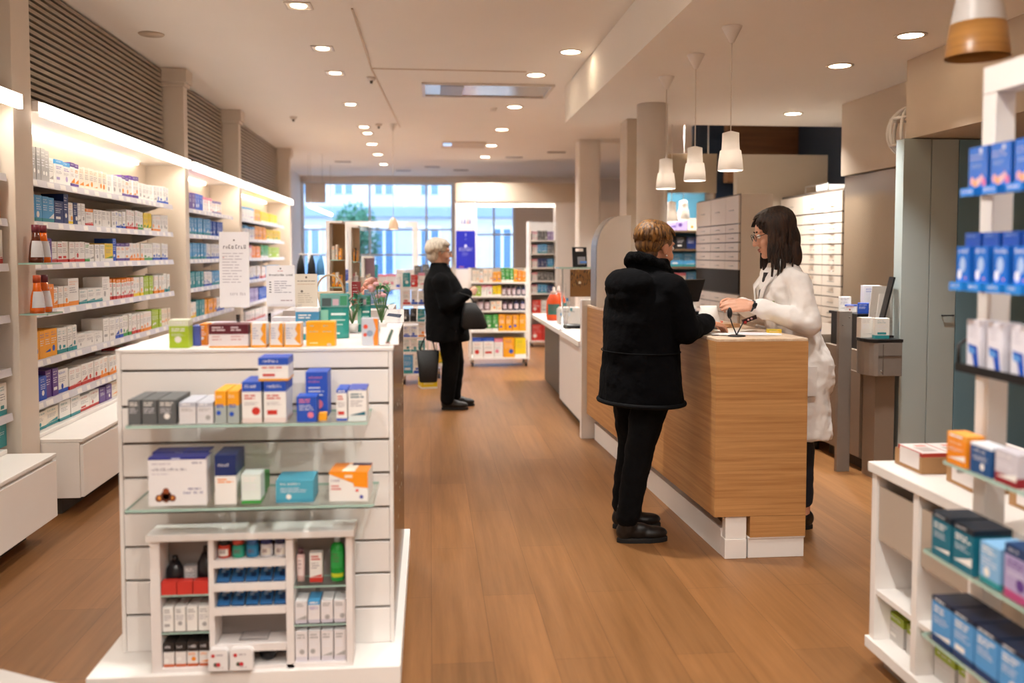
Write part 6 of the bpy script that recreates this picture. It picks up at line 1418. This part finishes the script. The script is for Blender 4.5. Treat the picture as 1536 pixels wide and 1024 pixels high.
ct.loft([(1.965, 4.62, .485, .150, .215, h), (1.965, 4.62, .50, .153, .218, h), (1.955, 4.62, .70, .150, .212, h), (1.955, 4.62, .86, .150, .20, h), (1.93, 4.62, 1.02, .132, .178, h), (1.88, 4.62, 1.18, .135, .178, h), (1.865, 4.62, 1.28, .125, .178, h), (1.862, 4.62, 1.34, .10, .150, h), (1.862, 4.62, 1.385, .075, .095, h), (1.862, 4.62, 1.425, .066, .078, h)], 36)
ct.chain([(1.87, 4.53, 1.31), LS, LE, LW + (LE - LW)*.12], [.076, .066, .060, .047], 16); ct.chain([(1.865, 4.70, 1.31), RS, RE, RW + (RE - RW)*.1], [.076, .066, .060, .047], 16)
ct.ell((2.0, 4.60, .82), (.125, .18, .20), None, 20, 14)
co = fuse(ct.build('white_coat', M_coatw, t), .008, 4, .5, .03, .09, 'coat_folds')
lp = MB()
for s, y in ((-1, 4.56), (1, 4.68)):
    lp.grid([[(1.80 - .0, y + s*.035, 1.36), (1.80, 4.62 + s*.02, 1.36)], [(1.735, y + s*.02, 1.28), (1.728, 4.62 + s*.035, 1.26)], [(1.728, 4.62 + s*.03, 1.18), (1.722, 4.62 + s*.006, 1.17)]], closed=False, sm=True)
lo = lp.build('lapel', M_coatw, co); so_ = lo.modifiers.new('thick', 'SOLIDIFY'); so_.thickness = .006
vn = MB().loft([(1.775, 4.62, 1.16, .05, .03, h), (1.785, 4.62, 1.25, .05, .04, h), (1.81, 4.62, 1.35, .05, .05, h)], 16); vn.build('dark_top', mat('dark_top', '#191416', .8), t)
bt = MB().ell((1.765, 4.50, 1.20), (.006, .012, .006)).ell((1.768, 4.488, 1.19), (.005, .012, .005)); bt.build('embroidery', mat('olive_stitch', '#6a7038', .7), co)
pk = MB().obox((1.90, 4.40, .80), (.06, 0, 0), (0, .003, 0), (0, 0, .075)); pk.build('patch_pocket', M_coatw, co)
v = (LW - LE).normalized(); q = LW - v*.008
wt = MB(); a_ = v.orthogonal().normalized(); b_ = v.cross(a_)
wt.grid([[q + v*o + (a_*math.cos(2*PI*k/20) + b_*math.sin(2*PI*k/20))*r_ for k in range(20)] for o, r_ in ((-.009, .028), (-.009, .031), (.009, .031), (.009, .028))], cap=False)
wt.build('watch_strap', M_black, t); MB().ell(q + Vector((0, -.031, .004)), (.016, .006, .016)).build('watch_face', mat('watch_dark', '#17181c', .15), t)
tr = MB()
for a, b, c in ((hl, kl, al), (hr, kr, ar)): tr.chain([a, b, c + Vector((0, 0, .075))], [.10, .068, .050], 18)
tr.caps((1.95, 4.56, .84), (1.95, 4.68, .84), .11, .11)
fuse(tr.build('trousers', mat('dark_navy_denim', '#131a26', .8, var=.15, bump=.2, bscale=200), t), .008, 5, .5, .014, .07, 'denim_folds')
for a in (al, ar):
    bm_, so = MB(), MB(); shoe(bm_, so, Vector((a.x + .055, a.y, .0005)), (-1, .02, 0), .25, 0, .044)
    b_ = fuse(bm_.build('shoe', M_boot, t), .006, 4); so.build('sole', M_sole, b_)

# ---------------------------------------------------------------- grey-haired woman in the black coat
h = 0.
t = thing('person', 'grey-haired woman in long black coat standing in the aisle facing right', 'person', (.18, 8.42, 0))
H = Frame((.100, 8.40, 1.452), math.radians(-4), .06)
mb = MB(); head(mb, H)
mb.caps(H.P(-.025, 0, -.05), (.09, 8.42, 1.24), .056, .065)
mb.loft([(.17, 8.42, .74, .12, .15, h), (.15, 8.42, .95, .12, .15, h), (.11, 8.42, 1.15, .11, .16, h), (.10, 8.42, 1.24, .08, .15, h), (.095, 8.42, 1.29, .05, .09, h)])
RS, RE, RW = Vector((.10, 8.235, 1.19)), Vector((.15, 8.19, .98)), Vector((.355, 8.30, 1.085))
LS, LE, LW = Vector((.10, 8.605, 1.19)), Vector((.15, 8.65, .98)), Vector((.355, 8.52, 1.085))
for S_, E_, W_ in ((RS, RE, RW), (LS, LE, LW)): mb.chain([(.10, 8.42, 1.19), S_, E_, W_], [.055, .046, .038, .026], 12)
hand(mb, RW, (.75, .5, .25), (.3, -.75, .5), (.1, .5, .8), .85, L=.9); hand(mb, LW, (.75, -.5, .25), (.3, .75, .5), (.1, -.5, .8), .85, L=.9)
hR, hL = Vector((.17, 8.335, .76)), Vector((.17, 8.505, .76)); kR, kL = Vector((.19, 8.33, .43)), Vector((.24, 8.52, .43)); aR, aL = Vector((.155, 8.33, .08)), Vector((.225, 8.53, .08))
for a, b, c in ((hR, kR, aR), (hL, kL, aL)): mb.chain([a, b, c], [.07, .05, .036], 12); mb.caps(c + Vector((0, 0, -.02)), c + Vector((.13, 0, -.035)), .03, .025)
fuse(mb.build('body', M_skinC, t), .0065, 4)
face_parts(H, t, brow='#9a948c', lips='#a9685f'); glasses(H, t, mat('dark_glasses_frame', '#23252b', .3))
hm = MB(); hm.ell(H.P(-.03, 0, .048), (.102, .090, .088), H.ax, 26, 16); hm.ell(H.P(-.062, 0, -.015), (.066, .078, .085), H.ax, 20, 12)
hair_locks(hm, H, (.112, .098, .10), (-.022, 0, .038), .1, lambda az: 2.15 if abs(az) > 2.1 else (1.7 if abs(az) > 1.2 else (1.2 if abs(az) > .5 else 1.1)), 80, .0145, seed=12, jit=.012)
hm.build('hair', hair_mat('silver_hair', '#b9ad9c', '#e6dccb', .6), t)
ct = MB()
ct.loft([(.165, 8.42, .64, .205, .255, h), (.165, 8.42, .655, .207, .257, h), (.155, 8.42, .85, .20, .25, h), (.135, 8.42, 1.0, .195, .24, h), (.12, 8.42, 1.12, .185, .235, h), (.105, 8.42, 1.22, .155, .225, h), (.095, 8.42, 1.28, .11, .16, h), (.09, 8.42, 1.34, .085, .095, h), (.088, 8.42, 1.365, .082, .088, h)], 34)
ct.chain([(.10, 8.31, 1.19), RS, RE, RW + (RE - RW)*.1], [.09, .085, .074, .055], 16); ct.chain([(.10, 8.53, 1.19), LS, LE, LW + (LE - LW)*.1], [.09, .085, .074, .055], 16)
co = fuse(ct.build('coat', mat('black_wool', '#070709', .92, var=.3, scale=30, bump=.2, bscale=90, spec=.15), t), .010, 5, .5, .022, .12, 'wool_folds')
MB().ell((.205, 8.183, .95), (.012, .005, .012), n=12, m=6).build('button', mat('grey_button', '#6f7175', .3), co)
sc = MB().loft([(.185, 8.42, 1.22, .03, .05, h), (.165, 8.42, 1.30, .03, .06, h), (.15, 8.42, 1.345, .03, .06, h)], 14); sc.build('grey_scarf', mat('grey_scarf', '#5f6270', .8), t)
tr = MB()
for a, b, c in ((hR, kR, aR), (hL, kL, aL)): tr.chain([a, b, c + Vector((0, 0, .02))], [.11, .082, .066], 18)
tr.caps((.17, 8.36, .76), (.17, 8.48, .76), .12, .12)
fuse(tr.build('trousers', M_blackcl, t), .009, 5, .5, .014, .08, 'wide_folds')
for a in (aR, aL):
    bm_, so = MB(), MB(); shoe(bm_, so, Vector((a.x - .055, a.y, .0005)), (1, -.05, 0), .25, 0, .044)
    b_ = fuse(bm_.build('shoe', M_boot, t), .007, 4); so.build('sole', M_sole, b_)
# her two bags
M_bag = mat('black_bag_leather', '#08080a', .6, var=.2, bump=.15, bscale=60)
t = thing('tote_bag', 'black tote bag hanging low behind the grey-haired woman', 'bag', (-.02, 8.28, .27))
MB().loft([(-.02, 8.28, .27, .075, .06, 0), (-.02, 8.28, .28, .082, .065, 0), (-.022, 8.28, .56, .105, .05, 0)], 28, 4).build('body', M_bag, t)
for y in (8.25, 8.31): MB().tube([(-.09, y, .55), (-.085, y, .60), (-.05, 8.28, .68), (.0, 8.28, .70), (.03, y, .62), (.045, y, .55)], .006, 8).build('handle', M_bag, t)
t = thing('handbag', 'black handbag hanging from the grey-haired woman\'s forearm', 'bag', (.40, 8.24, .76))
MB().loft([(.40, 8.22, .76, .10, .06, 0), (.40, 8.22, .78, .125, .065, 0), (.385, 8.22, .9, .10, .055, 0), (.365, 8.22, 1.0, .05, .03, 0)], 28, 3).build('body', M_bag, t)
MB().tube([(.42, 8.22, .97), (.36, 8.22, 1.06), (.27, 8.22, 1.09), (.28, 8.24, 1.03), (.33, 8.24, .98)], .007, 8).build('handle', M_bag, t)
# ================================================================ CEILING FIXTURES AND LIGHT
M_rim = mat('fixture_rim', '#d9cfc4', .35, .2)
M_hole = mat('fixture_dark', '#4a4038', .6)
WARM = (1., .975, .93)
def lamp(o, loc, power, size, spread=2.1, color=WARM):
    l = bpy.data.lights.new('lamp_light', 'AREA'); l.shape = 'DISK'; l.size = size; l.energy = power; l.color = color; l.spread = spread
    q = bpy.data.objects.new('lamp_light', l); COL.objects.link(q); q.parent = o; q.location = Vector(loc) - parent_loc(o); return q
def round_light(x, y, zc, label, r=.075, power=24, on=True, spread=2.1):
    t = thing('ceiling_light', label, 'ceiling light', (x, y, zc), 0, 'round downlights')
    MB().lathe([(r, -.006), (r + .018, -.006), (r + .02, -.0005), (r, -.0005)], n=32, cap=False).build('ring', M_rim, t, world=False)
    MB().lathe([(.001, -.004), (r - .001, -.004), (r - .001, -.0008), (.001, -.0006)], n=32).build('lens', M_lens if on else M_rim, t, world=False)
    if on: lamp(t, (x, y, zc - .012), power, r*1.6, spread)
def square_light(x, y, zc, label, s=.17, power=12):
    t = thing('ceiling_light', label, 'ceiling light', (x, y, zc), 0, 'square downlights'); a = s/2; b = a - .014
    fr = MB().box(-a, -a, -.008, a, -b, -.0005).box(-a, b, -.008, a, a, -.0005).box(-a, -b, -.008, -b, b, -.0005).box(b, -b, -.008, a, b, -.0005)
    fr.build('frame', M_rim, t, world=False)
    MB().box(-b + .001, -b + .001, -.003, b - .001, b - .001, -.0005).build('recess', mat('fixture_bright', '#efe6da', .4), t, world=False)
    MB().lathe([(.001, -.0065), (b*.72, -.0065), (b*.72, -.0031), (.001, -.0031)], n=30).build('lens', M_lens, t, world=False)
    lamp(t, (x, y, zc - .014), power, b*1.4)
SQ = [(-.837, 6.0), (-.826, 7.215), (-.828, 8.18), (-.839, 9.86), (-.823, 11.6), (-.82, 12.2)]
for k, (x, y) in enumerate(SQ): square_light(x, y, HC, '%s square ceiling light from the front, in the left row' % ordn(k + 1))
for k, (x, y) in enumerate(((-.838, 13.4), (-.83, 14.8), (-.82, 16.4))): round_light(x, y, HC, '%s round ceiling light beyond the square ones in the left row' % ordn(k + 1), .07, 42)
for k, (x, y) in enumerate(((1.12, 7.165), (.955, 8.11), (.929, 9.88), (.935, 11.69), (.915, 13.42), (.92, 15.0))): round_light(x, y, HC, '%s round ceiling light from the front, in the middle row' % ordn(k + 1), power=(4, 8, 8, 12, 26, 34)[k], spread=(.8, 1.3, 2.1, 2.2, 2.4, 2.4)[k])
for k, (x, y) in enumerate(((2.751, 5.0), (2.725, 5.84), (3.24, 7.86))): round_light(x, y, LC, '%s round light from the front in the lowered ceiling' % ordn(k + 1), .07, (9, 14, 36)[k], spread=(1.2, 1.3, 2.1)[k])
round_light(2.175, 10.4, HC, 'round ceiling light beyond the lowered ceiling, right of the square column', .075, 70)
round_light(2.9, 10.0, HC, 'round ceiling light behind the white pendant nearest the round column', .075, 34)
# the nearer part of the shop, above and behind the photographer, has the same lights
for k, (x, y) in enumerate(((-.837, 3.2), (-.837, 1.0), (.55, 4.4), (.55, 2.0), (.55, .3), (-.2, -.8))): round_light(x, y, HC, '%s round ceiling light above the photo, counted from the left front' % ordn(k + 1), .075, (9, 20, 16, 24, 35, 35)[k], spread=(1.8, 2.4, 1.5, 2.2, 2.4, 2.4)[k])
for k, (x, y) in enumerate(((2.0, 3.4), (2.0, 1.2), (2.0, -.6))): round_light(x, y, LC, '%s round light of the lowered ceiling outside the photo' % ordn(k + 1), .07, (8, 12, 15)[k], spread=1.9)
# ventilation unit
vx0, vx1, vy0, vy1 = -.07, 1.19, 8.55, 9.25
t = thing('ceiling_vent', 'long recessed metal ventilation panel in the middle of the ceiling', 'vent', ((vx0+vx1)/2, (vy0+vy1)/2, HC))
fr = MB().box(vx0, vy0, HC - .02, vx1, vy0 + .03, HC - .0005).box(vx0, vy1 - .03, HC - .02, vx1, vy1, HC - .0005).box(vx0, vy0 + .03, HC - .02, vx0 + .03, vy1 - .03, HC - .0005).box(vx1 - .03, vy0 + .03, HC - .02, vx1, vy1 - .03, HC - .0005)
fr.build('frame', M_rim, t); MB().box(vx0 + .031, vy0 + .031, HC - .008, vx1 - .031, vy1 - .031, HC - .0005).build('panel', mat('mirror_metal', '#bfae9a', .2, .8), t)
MB().box(vx0 + .18, vy0 + .1, HC - .014, vx0 + .4, vy1 - .08, HC - .0085).build('grille', mat('grille_grey', '#8f8a86', .4, .6), t)
t = thing('ceiling_vent', 'smaller ceiling vent panel further back, left of the middle row', 'vent', (.5, 13.4, HC))
MB().box(.18, 13.0, HC - .012, .82, 13.7, HC - .0005).build('frame', mat('vent_beige', '#c7ae8f', .5), t); MB().box(.2, 13.1, HC - .03, .32, 13.3, HC - .0125).build('sign', mat_emit('small_sign', '#a9c8ee', 1.), t)
for k, (x, y) in enumerate(((-.5, 17.6), (.05, 16.8), (.6, 17.4), (1.4, 15.0), (2.0, 14.2), (-1.5, 16.0))):
    t = thing('ceiling_vent', '%s of the small dark slot vents at the back of the ceiling, front to back' % ordn(k + 1), 'vent', (x, y, HC))
    MB().box(x - .14, y - .06, HC - .01, x + .14, y + .06, HC - .0005).build('slot', mat('slot_grey', '#8d827c', .5), t)
# round speaker grille, detectors
t = thing('ceiling_speaker', 'flat round speaker grille in the ceiling above the left louvres', 'speaker', (-1.55, 6.65, HC))
q = atZ(227, 51, HC); t.location = (q.x, q.y, HC)
MB().lathe([(.001, -.008), (.085, -.008), (.092, -.0005), (.001, -.0004)], n=34).build('grille', mat('speaker_beige', '#cbb8a4', .6), t, world=False)
for k, (px, py, nm) in enumerate(((440, 179, 'small white smoke detector near the left pillars'), (740, 166, 'small sprinkler head below the long vent panel'), (568, 190, 'small spotlight hanging near the middle of the ceiling'), (557, 120, 'small white spotlight at the corner of the ceiling cable duct'))):
    q = atZ(px, py - 4, HC)
    t = thing('ceiling_device', nm, 'device', (q.x, q.y, HC))
    MB().lathe([(.001, -.03), (.03, -.03), (.04, -.012), (.045, -.0005), (.001, -.0004)], n=18).build('body', M_rim, t, world=False)
    if k != 1: MB().lathe([(.001, -.055), (.012, -.055), (.014, -.0305), (.001, -.0303)], n=12).build('tip', M_hole, t, world=False)
# thin cable ducts on the ceiling
a, b, c, d = atZ(528, 12, HC), atZ(557, 102, HC), atZ(790, 107, HC), atZ(600, 190, HC)
mb = MB()
for p, q in ((a, b), (b, c), (b, d)):
    u = (q - p); u.z = 0; n = Vector((-u.y, u.x, 0)).normalized()*.006; mid = (p + q)/2; mb.obox((mid.x, mid.y, HC - .0045), u/2*.998, n, (0, 0, .004))
tag(mb.build('cable_duct', mat('duct_beige', '#d9c8b6', .6)), 'thin cable duct with a T junction across the ceiling', 'duct')
# three white ceramic pendants over the counter
prof = [(.070, 0), (.066, .05), (.058, .105), (.0575, .108), (.050, .112), (.047, .16), (.046, .205), (.012, .215), (.004, .216)]
for k, (x, y) in enumerate(((1.667, 4.907), (1.675, 5.611), (1.676, 6.32))):
    pend((x, y), 1.912, ('nearest of the three white ceramic pendants over the counter', 'middle of the three white ceramic pendants over the counter', 'farthest of the three white ceramic pendants over the counter')[k], prof, M_shadew, 'white ceramic pendants', ceil=LC, emit=M_bulb)
    bpy.context.view_layer.update()
for k, (px, py) in enumerate(((1025, 329), (1007, 332))):
    q = atY(px, py, 9.95 - .5*k); pend((q.x, 9.95 - .5*k), q.z, ('small white pendant glowing before the cream drawer cabinet', 'small white pendant half hidden by the round column')[k], prof, M_shadew, 'white pendants at the back', emit=M_bulb, ceil=HC)
# wood and white pendant, top right
q = atY(1466, 86, 2.5)
t = thing('pendant_lamp', 'white cone pendant with wooden lower half at the top right', 'lamp', (q.x, 2.5, q.z))
s_ = 2.5/1350
r0, rm, rt = 47*s_, 40*s_, 30*s_
MB().lathe([(r0, 0), (rm, .095), (rm - .004, .095), (r0 - .006, .0)], n=40, cap=False).build('wooden_ring', mat_wood('pendant_wood', '#8a5a2a', '#c08a48', 'H', .35, 2., None, 30.), t, world=False)
MB().lathe([(rm, .0955), (rt, .20), (.02, .30), (.004, .302), (.003, .29), (rt - .004, .195), (rm - .005, .0955)], n=40, cap=False).build('lamp_shade', mat('grey_white_shade', '#cfcac6', .4), t, world=False)
MB().tube([(0, 0, .30), (0, 0, LC - q.z - .03)], .004, 8).build('cable', mat('cable_white', '#e8e0d6'), t, world=False)
MB().lathe([(.05, LC - q.z - .03), (.05, LC - q.z - .001), (.001, LC - q.z - .0008)], n=24).build('canopy', M_white, t, world=False)
# shelf light under each canopy
for a, b, nm in BAYS:
    o = [x for x in bpy.data.objects if x.get('label', '').startswith({'near': 'white wall shelving at the left edge', 'long': 'longest white wall', 'middle': 'white wall shelving just', 'far': 'farthest white wall'}[nm])][0]
    l = bpy.data.lights.new('shelf_light', 'AREA'); l.shape = 'RECTANGLE'; l.size = .05; l.size_y = (b - a) - .15; l.energy = 4.5*(b - a); l.color = (1., .92, .8)
    q = bpy.data.objects.new('shelf_light', l); COL.objects.link(q); q.location = (-2.13, (a+b)/2, 2.205); q.rotation_euler = (0, -.35, 0)

# ================================================================ OUTSIDE: street, house opposite, tree
M_street = mat('pale_paving', '#a9a7a4', .8, var=.1)
t = bpy.data.objects.new('street', None)
struct('ground_street', MB().box(-18, 19.25, -.12, 22, 60, -.02), M_street)
M_fac = mat('pale_stone_facade', '#aab2ba', .8, var=.05); M_win = mat('facade_glass', '#4f6f8a', .2, .1, var=.3, scale=.4); M_trim = mat('facade_white', '#c5cad0', .6); M_corn = mat('facade_cornice', '#6f8397', .7)
t = thing('building', 'pale stone building with rows of tall windows across the street', 'building', (2, 32, 0))
FY = 30.
MB().box(-16, FY, -.02, 18, FY + 4, 14).build('facade', M_fac, t)
for r_, (z0, z1) in enumerate(((.1, 2.35), (3.4, 5.6), (6.6, 8.6))):
    for k in range(14):
        x = -8 + 1.3*k + (.2 if k % 3 == 0 else 0)
        w = MB().box(x - .36, FY - .06, z0, x - .29, FY - .001, z1).box(x + .29, FY - .06, z0, x + .36, FY - .001, z1).box(x - .29, FY - .06, z1 - .08, x + .29, FY - .001, z1).box(x - .04, FY - .05, z0, x + .04, FY - .001, z1 - .08).build('window', M_trim, t)
        MB().box(x - .288, FY - .03, z0, x - .042, FY - .0015, z1 - .082).box(x + .042, FY - .03, z0, x + .288, FY - .0015, z1 - .082).build('pane', M_win, w)
    MB().box(-16, FY - .28, z1 + .3, 18, FY - .001, z1 + .62).build('cornice', M_corn, t)
t = thing('tree', 'green leafy tree outside behind the big window', 'tree', (-1.85, 22.6, 0))
MB().tube([(-1.85, 22.6, -.02), (-1.83, 22.6, 1.2), (-1.87, 22.6, 2.0)], [.09, .07, .05], 10).build('trunk', mat('bark', '#4a3a2c', .8), t)
mb = MB(); rg = random.Random(2)
for k in range(2600):
    v = Vector((rg.gauss(0, 1), rg.gauss(0, 1), rg.gauss(0, 1))).normalized()*(rg.random()**.4); p = Vector((-1.85 + v.x*.62, 22.6 + v.y*.6, 1.85 + v.z*.85))
    a_ = Vector((rg.uniform(-1, 1), rg.uniform(-1, 1), rg.uniform(-1, 1))).normalized(); b_ = a_.orthogonal().normalized()
    mb.face([p, p + a_*.06 + b_*.025, p + a_*.12, p + a_*.06 - b_*.025])
mb.build('foliage', mat('tree_leaves', '#2f6f4c', .5, var=.5, scale=3), t)
# ---------------------------------------------------------------- sky, camera, view
w = bpy.data.worlds.new('World'); SC.world = w; w.use_nodes = True
nt = w.node_tree; bg = nt.nodes['Background']; tc = nt.nodes.new('ShaderNodeTexCoord'); gr = nt.nodes.new('ShaderNodeSeparateXYZ'); nt.links.new(tc.outputs['Generated'], gr.inputs[0])
cr = nt.nodes.new('ShaderNodeValToRGB'); cr.color_ramp.elements[0].position = 0.; cr.color_ramp.elements[0].color = (.78, .87, 1., 1); cr.color_ramp.elements[1].position = .8; cr.color_ramp.elements[1].color = (.58, .75, 1., 1)
nt.links.new(gr.outputs['Z'], cr.inputs[0]); nt.links.new(cr.outputs[0], bg.inputs['Color']); bg.inputs['Strength'].default_value = 6.5
cam = bpy.data.cameras.new('camera'); co_ = bpy.data.objects.new('camera', cam); COL.objects.link(co_)
co_.location = (0, 0, CAMH); co_.rotation_euler = (PI/2 - PITCH, 0, -YAW)
cam.sensor_fit = 'HORIZONTAL'; cam.sensor_width = 36.; cam.lens = FPX*36/1536; cam.shift_y = -(512 - CYP)/1536; cam.clip_start = .05; cam.clip_end = 200
cam.dof.use_dof = True; cam.dof.focus_distance = 4.7; cam.dof.aperture_fstop = 1.5
SC.camera = co_
vs = SC.view_settings; SC.display_settings.display_device = 'sRGB'; vs.view_transform = 'Standard'; vs.look = 'None'; vs.exposure = .22; vs.gamma = 1.; vs.use_curve_mapping = False
